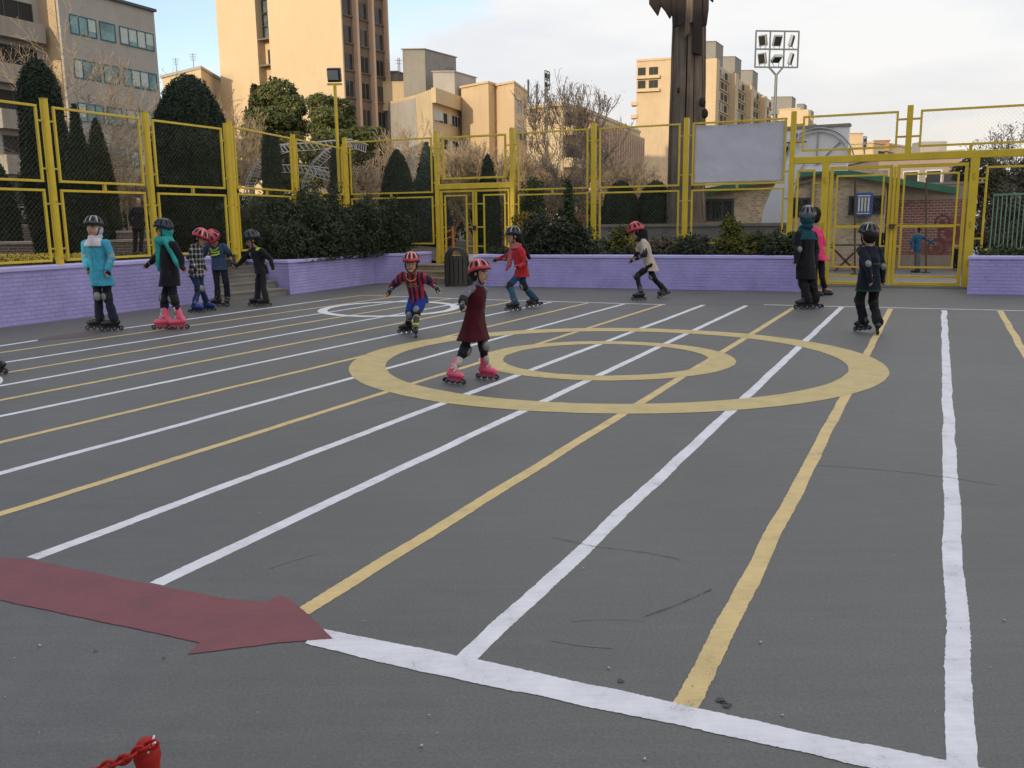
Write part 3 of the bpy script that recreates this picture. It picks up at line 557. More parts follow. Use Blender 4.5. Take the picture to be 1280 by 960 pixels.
# ---- 10 woman in black with dark teal headscarf
M_DTE = fabric('dark_teal_headscarf', (.012, .065, .085))
p = Person('woman all in black with a dark teal headscarf and grey helmet, standing before the gate', 1.08, dict(L=(1008, 386.5, 175), R=(1017, 385.5, 172)), dict(head=(1009.5, 271.5, 23, 0), neck=(1007, 287), shL=(996.5, 293.5), shR=(1018, 293.5), elL=(997, 312, -.03), elR=(1020, 313, .05), wrL=(995.5, 325, -.05), wrR=(1019, 326, -.08), haL=(993.5, 332), haR=(1017, 333), hip=(1007, 331), knL=(1003.5, 354.5), knR=(1016, 355)), 118, (70, 2))
p.body()
def f(mb): p.torso(mb, (1007.5, 349), .98, 1.02, 1.1); p.sleeve(mb, 'L', 1., 1.15); p.sleeve(mb, 'R', 1., 1.15)
p.cloth('coat', f, M_BLKF, fold=.009); p.cloth('trousers', lambda mb: p.trousers(mb, 1., 1.12, .075), M_BLKF); p.scarf(M_DTE, cape=.10); p.helmet(mat('grey_helmet_shell', (.10, .11, .12), .25, .2, 8, .03, spec=.6), M_HBLK, -.05, 1.05); p.gear(M_SKB)
# ---- 11 girl in the pink top
M_PK = fabric('hot_pink_top', (.70, .05, .15))
p = Person('girl in a hot pink top and black trousers, half hidden behind the woman in black', .98, dict(L=(1030, 369, -30), R=(1018, 370, -40)), dict(head=(1015.5, 270, 20, 0), neck=(1017, 285), shL=(1026, 289), shR=(1009, 290), elL=(1029, 305, .03), elR=(1007, 306, 0), wrL=(1022, 316, -.1), wrR=(1008, 318, -.1), hip=(1023, 321), knL=(1027, 346), knR=(1018, 346)), -60, (160, 5), fine=False)
p.body()
def f(mb): p.torso(mb, (1028, 325.5), 1.05, 1.02, 1.1); p.sleeve(mb, 'L', .8, 1.1); p.sleeve(mb, 'R', .8, 1.1)
p.cloth('top', f, M_PK, fold=.009); p.cloth('trousers', lambda mb: p.trousers(mb, 1., .95, .055), M_BLKF); p.hair()
for k in 'LR': p.shoe(k, M_SKB)
# ---- 13 boy seen from behind
M_DGN = fabric('dark_navy_jacket', (.013, .016, .026)); M_GTR = fabric('green_trim', (.02, .10, .06))
p = Person('boy in black with grey elbow pads skating away on the right, seen from behind', .93, dict(L=(1078.5, 415.5, 115, 10), R=(1096.5, 418, 70)), dict(head=(1085, 293.5, 23.5, .02), neck=(1087, 308.5), shL=(1077, 313.5), shR=(1099, 313.5), elL=(1084.5, 331, -.16), elR=(1102.5, 332.5, -.02), wrL=(1088, 348, -.18), wrR=(1103, 348.5, .05), haL=(1090, 357), haR=(1103.5, 357), hip=(1086, 354), knL=(1074.5, 376, .12), knR=(1091.5, 377, .10)), 98, (105, 2))
p.body()
def grn(c): return 1 if abs(c.z - p.P['hip'].z + .095) < .009 or (abs(c.z - p.P['neck'].z + .22) < .008 and (c - p.P['neck']).dot(p.left) < .0) else 0
def f(mb): p.torso(mb, (.11,), 1.10, 1.05, 1.2); p.sleeve(mb, 'L', 1., 1.2); p.sleeve(mb, 'R', 1., 1.2)
p.cloth('jacket', f, [M_DGN, M_GTR], paint=grn, fold=.009); p.cloth('trousers', lambda mb: p.trousers(mb, 1., 1.08, .065), M_BLKF); p.hair(); p.helmet(mat('maroon_black_helmet_shell', (.03, .018, .022), .22, .2, 8, .03, spec=.6), M_HWHT, 0, 1.1); p.gear(M_SKB, kneem=M_PADB)
# ---- skater cut by the left edge
p = Person('skater in dark trousers mostly cut off by the left edge, one black skate in view', .95, dict(L=(-7, 467, -20), R=(-40, 470, -30)), dict(head=(-30, 317, 25, 0), neck=(-31, 334), shL=(-17, 340), shR=(-46, 340), elL=(-25, 362), elR=(-51, 363), wrL=(-28, 380, -.1), wrR=(-50, 382, -.1), hip=(-31, 384), knL=(-18, 418), knR=(-38, 420)), -60, (-70, 0), fine=False)
p.body()
def f(mb): p.torso(mb, (.12,), 1.05); p.sleeve(mb, 'L', 1., 1.1); p.sleeve(mb, 'R', 1., 1.1)
p.cloth('jacket', f, M_NAVY); p.cloth('trousers', lambda mb: p.trousers(mb, 1., 1., .06), M_BLKF); p.hair(); p.helmet(M_HBLK, None); p.gear(M_SKB)

# ---- people beyond the fence (small in the picture)
def standing(label, u, vfoot, vtop, z0, yaw, top, bottom, shoe=M_SKB, arms=None, hairm=None, face=None, sl=1., dv=0, coat=.1):
    g0 = gz(u, vfoot, z0); H = (vfoot - vtop) / FPX * g0.y; sc = H / 1.68; px = FPX / g0.y; Y = lambda m: vfoot - m * sc * px; X = lambda m: u + m * sc * px; lx = -math.sin(math.radians(yaw)); a = dict(elL=(X(lx * .24), Y(1.12)), elR=(X(-lx * .24), Y(1.12)), wrL=(X(lx * .25), Y(.88), -.05), wrR=(X(-lx * .25), Y(.88), -.05))
    fx = math.cos(math.radians(yaw)) 
    for k, v in (arms or {}).items(): a[k] = (X(v[0]), Y(v[1]), v[2] if len(v) > 2 else 0)
    p = Person(label, sc, dict(L=(X(lx * .09), vfoot, yaw), R=(X(-lx * .09), vfoot, yaw)), dict(head=(X(0), Y(1.555), .225 * sc * px), neck=(X(0), Y(1.40)), shL=(X(lx * .18), Y(1.345)), shR=(X(-lx * .18), Y(1.345)), hip=(X(0), Y(.90)), knL=(X(lx * .09), Y(.49)), knR=(X(-lx * .09), Y(.49)), **a), yaw, face, z0, fine=False)
    p.body()
    def f(mb): p.torso(mb, (coat,), 1.03, 1.03, 1.1); p.sleeve(mb, 'L', sl, 1.1); p.sleeve(mb, 'R', sl, 1.1)
    p.cloth('top', f, top); p.cloth('trousers', lambda mb: p.trousers(mb, 1.05, 1., .055), bottom); p.hair(hairm)
    for k in 'LR': p.shoe(k, shoe)
    return p
M_GRYT = fabric('grey_track_trousers', (.13, .135, .14)); M_TJ = fabric('teal_blue_jacket', (.012, .10, .19)); M_WT = fabric('white_tee', (.48, .46, .48)); M_BLUEC = fabric('blue_anorak', (.035, .065, .19)); M_SUIT = fabric('black_suit', (.013, .012, .014)); M_BRW = fabric('brown_top', (.15, .06, .03))
standing('boy in a teal blue jacket, one arm out, before the red brick wall', 1146.5, 341, 283.5, 0, 150, M_TJ, M_GRYT, arms=dict(elR=(.42, 1.18), wrR=(.62, 1.06), elL=(-.22, 1.12), wrL=(-.18, .9)), face=(170, 0))
standing('man in a white tee standing behind the planter at the right edge', 1228, 336, 264, 0, -160, M_WT, M_SUIT, sl=.36, face=(200, 0))
standing('tall boy in dark clothes reaching up beside the left post of the big gate', 1039.5, 334, 254, 0, 120, M_DGN, M_BLKF, arms=dict(elL=(-.20, 1.36), wrL=(-.22, 1.58, .1), elR=(.22, 1.1), wrR=(.2, .86)))
standing('boy in black behind the left gate leaf, close to the skating boy in black', 1099, 341, 281, 0, -90, M_SUIT, M_BLKF)
standing('man in a black suit walking in the park behind the left fence', 173, 322, 246.5, .80, -70, M_SUIT, M_SUIT, arms=dict(elR=(-.24, 1.12), wrR=(-.2, .9), elL=(.26, 1.12), wrL=(.2, .9)))
standing('person in a blue anorak half hidden by the junipers near the left stairs', 318, 319, 254, .80, 40, M_BLUEC, M_GRYT)
standing('person in a white shirt behind the grey garden wall near the golden thuja', 902, 331, 263, 0, 160, M_WT, M_SUIT)
standing('person in a brown top behind the shrubs right of the small gate', 719, 322, 257, .456, -80, M_BRW, M_BRW, sl=.8)
standing('grey shirted person whose head shows over the garden wall, left of a pair', 796, 334, 274.5, 0, -90, fabric('grey_shirt', (.12, .12, .12)), M_SUIT)
standing('dark shirted person whose head shows over the garden wall, right of a pair', 809, 334, 273.5, 0, -90, M_SUIT, M_SUIT)
standing('small child in dark clothes by the right post of the big gate', 1194, 339, 305, 0, -120, M_SUIT, M_DGN)
# ================================================================== SETTING: ground and painted court
def asphalt(name, base, streak=.5):
    m, nt, b = nt_new(name); v = pos(nt)
    big = noise_t(nt, v, .35, 5, .6); mid = noise_t(nt, v, 7., 7, .7); fine = mixc(nt, .45, noise_t(nt, v, 240, 2, .6), noise_t(nt, v, 85, 3, .6))
    st = noise_t(nt, pos(nt, (1, 14, 1), rot=(0, 0, .42)), 1.1, 5, .6)
    c = ramp(nt, big, [(.3, tuple(x * .86 for x in base)), (.7, tuple(x * 1.12 for x in base))]).outputs['Color']
    c = mixc(nt, 1., c, ramp(nt, mid, [(.28, .84), (.72, 1.15)]).outputs['Color'], 'MULTIPLY')
    c = mixc(nt, 1., c, ramp(nt, fine, [(.3, .6), (.5, 1.), (.72, 1.5)]).outputs['Color'], 'MULTIPLY')
    c = mixc(nt, streak, c, ramp(nt, st, [(.3, .86), (.7, 1.1)]).outputs['Color'], 'MULTIPLY')
    # scuffs and pale dust
    sc = ramp(nt, noise_t(nt, pos(nt, (1, 5, 1), rot=(0, 0, 1.0)), 2.3, 8, .72), [(.62, 0), (.8, 1)]).outputs['Color']
    mm = N(nt, 'ShaderNodeMath', operation='MULTIPLY'); L(nt, sc, mm.inputs[0]); mm.inputs[1].default_value = .22
    c = mixc(nt, mm.outputs[0], c, tuple(min(1, x * 1.9) for x in base))
    L(nt, c, b.inputs['Base Color'])
    L(nt, ramp(nt, mid, [(.3, .52), (.7, .70)]).outputs['Color'], b.inputs['Roughness']); b.inputs['Specular IOR Level'].default_value = .5
    bump(nt, b, fine, .35, .003); return m
def paint(name, col, base=(.085, .086, .085), wear=.5, thin=.0):
    """road paint: brushed, slightly worn so that the asphalt grains through"""
    m, nt, b = nt_new(name); v = pos(nt)
    fine = noise_t(nt, v, 210, 3, .7); mid = noise_t(nt, v, 5, 6, .7); br = noise_t(nt, pos(nt, (1, 9, 1), rot=(0, 0, -.6)), 6, 5, .6)
    c = ramp(nt, mid, [(.3, tuple(x * .84 for x in col)), (.7, tuple(min(1, x * 1.08) for x in col))]).outputs['Color']
    c = mixc(nt, .5, c, ramp(nt, br, [(.3, .82), (.7, 1.06)]).outputs['Color'], 'MULTIPLY')
    ad = N(nt, 'ShaderNodeMath', operation='ADD'); L(nt, fine, ad.inputs[0]); L(nt, mid, ad.inputs[1])
    hf = N(nt, 'ShaderNodeMath', operation='MULTIPLY'); L(nt, ad.outputs[0], hf.inputs[0]); hf.inputs[1].default_value = .5
    w = ramp(nt, hf.outputs[0], [(.33 + .13 * (wear - .5), .85), (.43 + .13 * (wear - .5), thin)]).outputs['Color']
    c = mixc(nt, w, c, base); L(nt, c, b.inputs['Base Color'])
    b.inputs['Roughness'].default_value = .62; b.inputs['Specular IOR Level'].default_value = .4
    bump(nt, b, fine, .3, .003); return m
M_ASPH = asphalt('rink_asphalt', (.110, .109, .105)); M_YARD = asphalt('yard_asphalt', (.19, .18, .185))
M_WHITE = paint('white_road_paint', (.72, .72, .76)); M_YEL = paint('yellow_road_paint', (.66, .49, .22))
M_RING = paint('dull_yellow_road_paint', (.55, .43, .19), wear=.4); M_TAR = mat('dark_tar_patch', (.055, .055, .056), .6, .3, 8, .3, 60); M_RED = paint('red_road_paint', (.215, .060, .072), wear=.5, thin=.1)
M_REDF = paint('faded_red_road_paint', (.17, .085, .082), wear=1.0, thin=.5)
M_ORG = paint('orange_road_paint', (.55, .36, .14), wear=.6)

def flat(name, pts, z, m, kind='structure', parent=None):
    mb = MB(); mb.poly([(p[0], p[1], z) for p in pts]); o = mb.build(name, m, parent, fix=False); return tag(o, kind=kind)
g = MB(); S = 1500
g.poly([(-S, -S, 0), (S, -S, 0), (S, S, 0), (-S, S, 0)])
ground = tag(g.build('rink_ground', M_ASPH, fix=False), kind='structure')

# raised park terrace behind the purple walls (0.8 m on the left, 0.45 m behind the small gate)
def terr(x): return .80 + (.45 - .80) * min(1, max(0, (x + 4.6) / 3.0))
def fence_y(x): return 19.6 - .44 * (x - 8.6)
M_SOIL = mat('park_soil', (.075, .06, .045), .95, .35, 1.2, .6, 14, dist=.05)
tb = MB(); vs = []; fs = []
xs = [-240, -120, -60, -30, -10.2, -6.05, -6.0, -4.6, -3.6, -2.6, -1.6, 0, 3, 5.2]
def front(x):
    if x <= -6.05: return 9 + (x + 10.2) * (9.2 / 4.15) if x > -10.2 else 9
    if x <= -4.6: return 20.6
    return fence_y(x) + .15
for x in xs: vs += [(x, front(x), terr(x)), (x, 30, terr(x)), (x, 60, terr(x)), (x, 400, terr(x))]
for i in range(len(xs) - 1):
    for k in range(3): fs.append((i * 4 + k, i * 4 + 4 + k, i * 4 + 5 + k, i * 4 + 1 + k))
n0 = len(vs); xe = len(xs) - 1
vs += [(5.2, front(5.2), 0), (5.2, 400, 0)]; fs.append((xe * 4, n0, n0 + 1, xe * 4 + 3))
tb.add(vs, fs); terrace = tag(tb.build('park_ground', M_SOIL), kind='structure')
flat('school_yard', [(5.2, fence_y(5.2)), (16, fence_y(16)), (24, 30), (14, 60), (5.2, 40)], .004, M_YARD)
# paved park path, seen in slots between the hedges
M_PAV = mat('pale_paving', (.34, .30, .25), .85, .2, 2, .3, 30, grime=.4)
flat('park_path', [(-40, 29.4), (-4.7, 29.4), (-4.7, 33), (-40, 33)], .806, M_PAV)
flat('park_path', [(-2.4, 24.5), (5, 24.0), (5, 30.5), (-2.4, 30.5)], .456, M_PAV)

# ---- painted lines
def strip(name, P, w, z, m, wob=.012, seed=0, ends=True, jag=.006):
    """brush-painted line along ground points, edges a little uneven"""
    P = [Vector((p[0], p[1], 0)) for p in P]; Q = []
    for a, b in zip(P, P[1:]):
        n = max(1, int((b - a).length / (.018 if min(a.y, b.y) < 7 else .05))); Q += [a.lerp(b, i / n) for i in range(n)]
    Q.append(P[-1]); vs = []; fs = []; s = 0
    for i, q in enumerate(Q):
        d = (Q[min(i + 1, len(Q) - 1)] - Q[max(i - 1, 0)]).normalized(); nrm = Vector((-d.y, d.x, 0))
        if i: s += (Q[i] - Q[i - 1]).length
        c = noise.noise((s * 1.3, seed * 7.1, 0)) * wob
        for sg in (-1, 1):
            e = w / 2 + noise.noise((s * 3.5, seed * 3.3 + sg, 5)) * jag * .9 + noise.noise((s * 14, seed + sg * 2, 9)) * jag * .6 + noise.noise((s * 55, seed + sg * 3, 4)) * jag * .7
            vs.append(q + nrm * (c + sg * e) + Vector((0, 0, z)))
    for i in range(len(Q) - 1): fs.append((i * 2, i * 2 + 2, i * 2 + 3, i * 2 + 1))
    mb = MB(); mb.add(vs, fs); o = mb.build(name, m, fix=False); return tag(o, kind='structure')
def G2(u, v): p = gz(u, v); return (p.x, p.y)
lanes = [  # far pixel -> near pixel
    ('w', (1180, 388), (1203, 975)), ('y', (1113, 386), (856, 882)), ('w', (1052, 384), (583, 823)), ('y', (995, 383), (377, 766)),
    ('w', (933, 382), (195, 730)), ('w', (880, 381), (40, 698)), ('y', (829, 380.5), (0, 643)), ('w', (780, 380), (0, 592)),
    ('y', (735, 378.8), (0, 553)), ('w', (689, 377.8), (0, 520.5)), ('y', (642, 376.6), (0, 500.5)), ('w', (600, 374.2), (5, 481.5)),
    ('y', (565, 373), (7.5, 466)), ('w', (530, 371.8), (6, 453)), ('y', (497, 370.5), (0, 441))]
for i, (c, a, b) in enumerate(lanes):
    A = Vector(G2(*a)); B = Vector(G2(*b))
    if b[0] < 20: B = A + (B - A) * 1.28
    strip('painted_line', [A, B], .082 if i < 6 else .074, .0012 if c == 'w' else .0018, M_WHITE if c == 'w' else M_YEL, wob=.016 if i == 0 else .009, seed=i)
strip('painted_line', [G2(1250, 388.5), G2(1318, 505)], .085, .0018, M_YEL, seed=31)
strip('painted_line', [G2(455, 369.2), G2(607, 374.6), G2(832, 381)], .075, .0024, M_WHITE, seed=40)
strip('painted_line', [G2(832, 381), G2(955, 381)], .06, .0024, M_REDF, seed=41)
strip('painted_line', [G2(955, 381), G2(1280, 388.6), G2(1420, 392)], .075, .0024, M_WHITE, seed=42)
strip('painted_line', [G2(-60, 442), G2(47, 425.4)], .09, .0024, M_WHITE, seed=43)
strip('painted_line', [G2(152, 411), G2(411, 374.6)], .08, .0024, M_WHITE, seed=44)
strip('painted_line', [G2(411, 374.6), G2(455, 369.2), G2(495, 370.6)], .12, .003, M_ORG, seed=45)
flat('painted_arrow', [G2(*p) for p in ((47, 426), (60, 420.5), (135, 411), (143, 413), (105, 421))], .003, M_REDF)
# baseline and big arrow in front
top = [(398, 784), (403, 786.7), (568, 819), (834, 876.6), (1007, 916), (1187, 952), (1300, 976)]
bot = [(1300, 1012), (1120, 968), (1050, 952), (921, 923), (719, 880), (496, 833.5), (381, 804.7)]
def wobbly(pp, amp, seed):
    P = [Vector((*G2(*p), 0)) for p in pp]; out = []
    for i, (a, b) in enumerate(zip(P, P[1:] + P[:1])):
        n = max(1, int((b - a).length / .009))
        for k in range(n):
            q = a.lerp(b, k / n); out.append((q.x + noise.noise((q.x * 7, q.y * 7, seed)) * amp * .8 + noise.noise((q.x * 40, q.y * 40, seed)) * amp * .35 + noise.noise((q.x * 110, q.y * 110, seed)) * amp * .5, q.y + noise.noise((q.x * 7, q.y * 7, seed + 4)) * amp * .8 + noise.noise((q.x * 40, q.y * 40, seed + 7)) * amp * .35 + noise.noise((q.x * 110, q.y * 110, seed + 7)) * amp * .5))
    return out
def flat_tri(name, pts, z, m):
    o = flat(name, pts, z, m); bm = bmesh.new(); bm.from_mesh(o.data); bmesh.ops.triangulate(bm, faces=bm.faces); 
    for f in bm.faces:
        if f.normal.z < 0: f.normal_flip()
    bm.to_mesh(o.data); bm.free(); return o
flat_tri('painted_line', wobbly(top + bot, .008, 1), .0024, M_WHITE)
arrow = [(-150, 668), (0, 698), (12, 698), (38, 700), (165, 726.4), (285, 749), (332, 753), (350.6, 745.3), (361, 749), (378, 762.5), (399, 783), (416, 799), (344, 804.4), (234, 818.5), (249, 803.8), (192.5, 791.7), (103, 772.8), (0, 750.5), (-150, 716)]
flat_tri('painted_arrow', wobbly(arrow, .005, 3), .003, M_RED)
# rings
def ring(name, c, ro, ri, z, m, seed=0, n=160, sq=(1, 1)):
    vs = []; fs = []
    for k in range(n):
        a = 2 * PI * k / n
        for r in (ri, ro):
            rr = r + noise.noise((math.cos(a) * 4, math.sin(a) * 4, seed + r)) * .012 + noise.noise((math.cos(a) * 25, math.sin(a) * 25, seed + r)) * .006
            vs.append((c[0] + math.cos(a) * rr * sq[0], c[1] + math.sin(a) * rr * sq[1], z))
    for k in range(n): fs.append((2 * k, 2 * k + 1, 2 * ((k + 1) % n) + 1, 2 * ((k + 1) % n)))
    mb = MB(); mb.add(vs, fs); return tag(mb.build(name, m, fix=False), kind='structure')
ring('painted_circle', (1.11, 9.93), 2.91, 2.52, .003, M_RING, 1)
ring('painted_circle', (1.06, 9.98), 1.44, 1.16, .003, M_RING, 2)
pl, pr_, pt, pb = gz(400, 386.5), gz(574, 386), gz(490, 376.8), gz(490, 396)
ring('painted_circle', ((pl.x + pr_.x) / 2, (pt.y + pb.y) / 2), (pr_.x - pl.x) / 2, (pr_.x - pl.x) / 2 - .17, .003, M_WHITE, 3, sq=(1, (pt.y - pb.y) / (pr_.x - pl.x)))
e = gz(4, 486); cx_ = e.x - 1.0
def pix(x, y): d = Vector((x, y, 0)) - CAM; return 640 + FPX * d.dot(RT) / d.dot(FW)
while max(pix(cx_ + math.cos(t), e.y + math.sin(t)) for t in [k * .1 for k in range(63)]) > 5: cx_ -= .01
ring('painted_circle', (cx_, e.y), 1.0, .84, .003, M_WHITE, 4)
M_SCFD = mat('dark_scuff', (.082, .082, .081), .7, .2, 60); M_SCF = mat('pale_scuff', (.135, .135, .133), .7, .2, 60)
for k in range(14):
    c = gz(RNG.uniform(40, 1240), RNG.uniform(405, 900)); a = RNG.uniform(0, 6.28); r = RNG.uniform(.4, 2.2); da = RNG.uniform(.15, .6)
    strip('skate_scuff', [(c.x + r * math.cos(a + da * i / 8), c.y + r * math.sin(a + da * i / 8)) for i in range(9)], RNG.uniform(.003, .008), .0015, M_SCF, wob=.004, seed=k, jag=.003)
n_ = 60; P_ = np.array([gz(RNG.uniform(0, 1280), 400 + 560 * RNG.uniform() ** .6) for _ in range(n_)]); P_[:, 2] = .004 + RNG.uniform(0, .002, n_)
def grit(): 
    mb = MB()
    for p_ in P_.tolist():
        r_ = .0012 + .0022 * RNG.uniform() ** 3 * 2; a_ = RNG.uniform(0, 6); mb.box((p_[0], p_[1], .005), (r_ * 2, r_ * 1.3, r_), Matrix.Rotation(a_, 3, 'Z'))
    return mb
tag(grit().build('grit', mat('pale_grit', (.42, .40, .36), .9, .4, 300)), kind='stuff')
# tar crack and tyre scuff marks on the asphalt
for pp in ([(690, 672), (740, 684), (800, 691), (850, 700)], [(808, 772), (850, 757), (892, 738)]):
    strip('tar_crack', [G2(*p) for p in pp], .004, .004, M_TAR, wob=.03, seed=pp[0][0], jag=.004)
for (u, v, r) in ((776, 852, .012), (900, 876, .016), (909, 883, .014), (905, 879, .012), (120, 815, .006), (205, 823, .006)):
    c = gz(u, v); ring('tar_crack', (c.x, c.y), r, .001, .004, M_TAR, u, n=12)
M_LIT = mat('pale_paper_scrap', (.6, .6, .6), .8)
# ================================================================== PURPLE WALLS, STEPS
def purple(name, col, ax='xy'):
    m = brick(name, col, tuple(c * .93 for c in col), tuple(c * .86 for c in col), .23, .068, .010, .6, .85, axis=ax, grime=.22, fleck=tuple(c * .55 for c in col)); return m
PCOL = (.46, .405, .77); M_PUR = purple('purple_painted_brick', PCOL); M_PUR2 = purple('purple_painted_brick_across', PCOL, 'x-y'); M_CAP = mat('purple_painted_cap', (.52, .47, .80), .55, .12, 3, .2, 30, grime=.15)
M_CONC = mat('weathered_concrete', (.23, .215, .185), .9, .2, 2.5, .4, 35, grime=.5)
def wall_run(pts, z, th, label, cap=True, side=1, m=None, mc=None, cat='wall', name='planter_wall', grp='purple painted brick walls round the rink'):
    """brick wall along ground points with a slightly overhanging cap course"""
    m = m or M_PUR; mc = mc or M_CAP
    P = [Vector((p[0], p[1], 0)) for p in pts]
    root = thing(name, P[0], label, cat, grp)
    def off(d):
        out = []
        for i, p in enumerate(P):
            ns = []
            for a, b in ((P[i - 1], p) if i else (None, None), (p, P[i + 1]) if i < len(P) - 1 else (None, None)):
                if a is not None: t = (b - a).normalized(); ns.append(Vector((-t.y, t.x, 0)))
            nn = sum(ns, Vector()).normalized(); k = 1 / max(.4, nn.dot(ns[0])); out.append(p + nn * (d * k * side))
        return out
    F, B = off(0), off(th); mb = MB(); n = len(P)
    def solid(F, B, z0, z1):
        v = [Vector((q.x, q.y, zz)) for zz in (z0, z1) for q in F + B]; f = []; m2 = 2 * n
        for i in range(n - 1):
            f += [(i, i + 1, m2 + i + 1, m2 + i), (n + i + 1, n + i, m2 + n + i, m2 + n + i + 1), (m2 + i, m2 + i + 1, m2 + n + i + 1, m2 + n + i), (i + 1, i, n + i, n + i + 1)]
        f += [(0, m2, m2 + n, n), (n - 1, 2 * n - 1, m2 + 2 * n - 1, m2 + n - 1)]
        return v, f
    mb.add(*solid(F, B, -.05, z - .07)); mb.build('brick_face', m, root)
    if cap:
        mb = MB(); mb.add(*solid(off(-.025), off(th + .02), z - .07, z)); mb.build('cap', mc, root, bevel=.012)
    return root
LA, LB = Vector((-10.4, 8.36, 0)), Vector((-6.0, 18.35, 0))
wall_run([LA, LB], .92, .34, 'long purple brick wall under the left fence, behind the girl in the blue jacket')
c1, c2, c3 = Vector((-4.88, 19.69, 0)), Vector((-3.5, 23.0, 0)), Vector((-2.78, 23.15, 0))
wall_run([Vector((-6.5, 20.72, 0)), c1, c2, c3, Vector((-2.13, 24.2, 0))], .76, .3, 'purple brick planter of dark shrubs running from the left stairs to the small gate')
r0, r1 = Vector((-.87, 21.69, 0)), Vector((6.14, 18.74, 0))
wall_run([Vector((-.02, 23.35, 0)), r0, r1, Vector((6.62, 20.2, 0))], .755, .3, 'long purple brick planter between the litter bin and the big gate', m=M_PUR2)
q0 = Vector((9.08, 17.7, 0))
wall_run([Vector((10.05, 18.85, 0)), q0, Vector((14.5, 15.45, 0))], .755, .3, 'purple brick planter at the right edge beside the big gate', m=M_PUR2)
# soil inside the planters
for nm, pts, z in (('planter_soil', [(-6.4, 20.95), (-4.72, 19.95), (-3.4, 23.2), (-2.3, 24.1), (-2.4, 25.3), (-6.2, 25.6)], .69), ('planter_soil', [(-.6, 21.85), (6.0, 19.05), (6.3, 20.55), (.1, 23.2)], .69), ('planter_soil', [(9.3, 17.9), (14.5, 15.7), (14.5, 17.4), (10.2, 18.9)], .69)):
    flat(nm, pts, z, M_SOIL)
# stairs
def stairs(O, Wv, asc, n, rise, tread, depth, label, m):
    O = Vector((*O, 0)); Wv = Vector((*Wv, 0)); asc = Vector((*asc, 0)).normalized()
    root = thing('staircase', O, label, 'stairs')
    for k in range(n):
        mb = MB(); a = O + asc * (tread * k); b = a + Wv; c = O + Wv + asc * depth; d = O + asc * depth
        nose = asc * -.02
        z0, z1 = rise * k, rise * (k + 1)
        pts = [a, b, c, d]; mb.extrude([p + Vector((0, 0, z0)) for p in pts], (0, 0, rise - .04))
        mb.extrude([p + Vector((0, 0, z1 - .04)) + (nose if i < 2 else Vector()) for i, p in enumerate(pts)], (0, 0, .037)); mb.build('step', m, root)
    return root
stairs((-5.93, 18.2), (.98, 1.46), (-.85, .53), 5, .16, .31, 1.9, 'grey concrete stairs climbing left between two purple walls', M_CONC)
fd = Vector((1, -.44)).normalized()
stairs((-2.75, 23.0), tuple(fd * 2.15), (.40, .916), 3, .15, .33, 1.35, 'three stone steps below the small yellow gate', mat('sandstone_step', (.30, .24, .16), .9, .2, 3, .4, 35, grime=.4))

# ================================================================== YELLOW FENCES AND GATES
M_Y = mat('yellow_enamel_metal', (.66, .47, .03), .42, .13, 4, .12, 30, spec=.5, grime=.28)
M_YD = mat('yellow_enamel_worn', (.54, .38, .03), .5, .2, 5, .15, 30, spec=.5, grime=.4)
M_WIRE = mat('galvanised_wire', (.22, .20, .14), .5, .2, 10, 0, metal=.6)
def P3(A, D, s, z): return Vector((A.x + D.x * s, A.y + D.y * s, z))
def chain(A, D, s0, s1, z0, z1, pitch=.062, r=.0009):
    """diamond wire netting filling a panel: two sets of crossed wires"""
    mb = MB(); nn = Vector((-D.y, D.x, 0)); w, h = s1 - s0, z1 - z0; k = pitch * math.sqrt(2)
    for sg in (1, -1):
        t = -h
        while t < w:
            a0 = max(0, -t); a1 = min(h, w - t)
            if a1 - a0 > .02:
                za, zb = (z0 + a0, z0 + a1) if sg > 0 else (z1 - a0, z1 - a1)
                p, q = P3(A, D, s0 + t + a0, za), P3(A, D, s0 + t + a1, zb)
                d = (q - p).normalized(); u = d.cross(nn)
                tri = [nn * (r * sg * .3 + r), nn * (r * sg * .3) + u * r, nn * (r * sg * .3 - r), nn * (r * sg * .3) - u * r]
                mb.add([p + x for x in tri] + [q + x for x in tri], [(0, 1, 5, 4), (1, 2, 6, 5), (2, 3, 7, 6), (3, 0, 4, 7)])
            t += k
    return mb
def frame_panel(root, A, D, s0, s1, z0, z1, t=.04, net=True, name='panel_frame', m=None, pitch=.062):
    mb = MB(); h = t / 2
    mb.bar(P3(A, D, s0, z0 + h), P3(A, D, s1, z0 + h), t); mb.bar(P3(A, D, s0, z1 - h), P3(A, D, s1, z1 - h), t)
    mb.bar(P3(A, D, s0 + h, z0 + t + .0005), P3(A, D, s0 + h, z1 - t - .0005), t, up=D); mb.bar(P3(A, D, s1 - h, z0 + t + .0005), P3(A, D, s1 - h, z1 - t - .0005), t, up=D)
    f = mb.build(name, m or M_Y, root, bevel=.005)
    if net: chain(A, D, s0 + t * .6, s1 - t * .6, z0 + t * .6, z1 - t * .6, pitch).build('wire_netting', M_WIRE, f, fix=False)
    return f
def post(root, A, D, s, z0, z1, w=.1, rnd=False):
    mb = MB(); p = P3(A, D, s, z0); q = P3(A, D, s, z1)
    if rnd: mb.tube([p, q], w / 2, 14)
    else: mb.bar(p, q, w, up=D)
    o = mb.build('post', M_Y, root, smooth=False, bevel=0 if rnd else .008)
    c = MB(); c.tube([q + Vector((0, 0, .0015)), q + Vector((0, 0, .012))], w * .54, 12); c.build('post_cap', M_YD, o)
    for zz in ((z0 + .12), (z0 + z1) / 2 - .3):      # rust collar bolts
        b = MB(); b.box(P3(A, D, s, zz) + Vector((D.y, -D.x, 0)) * (w * .52), (.025, .025, .025)); b.build('bolt', M_YD, o)
    return o
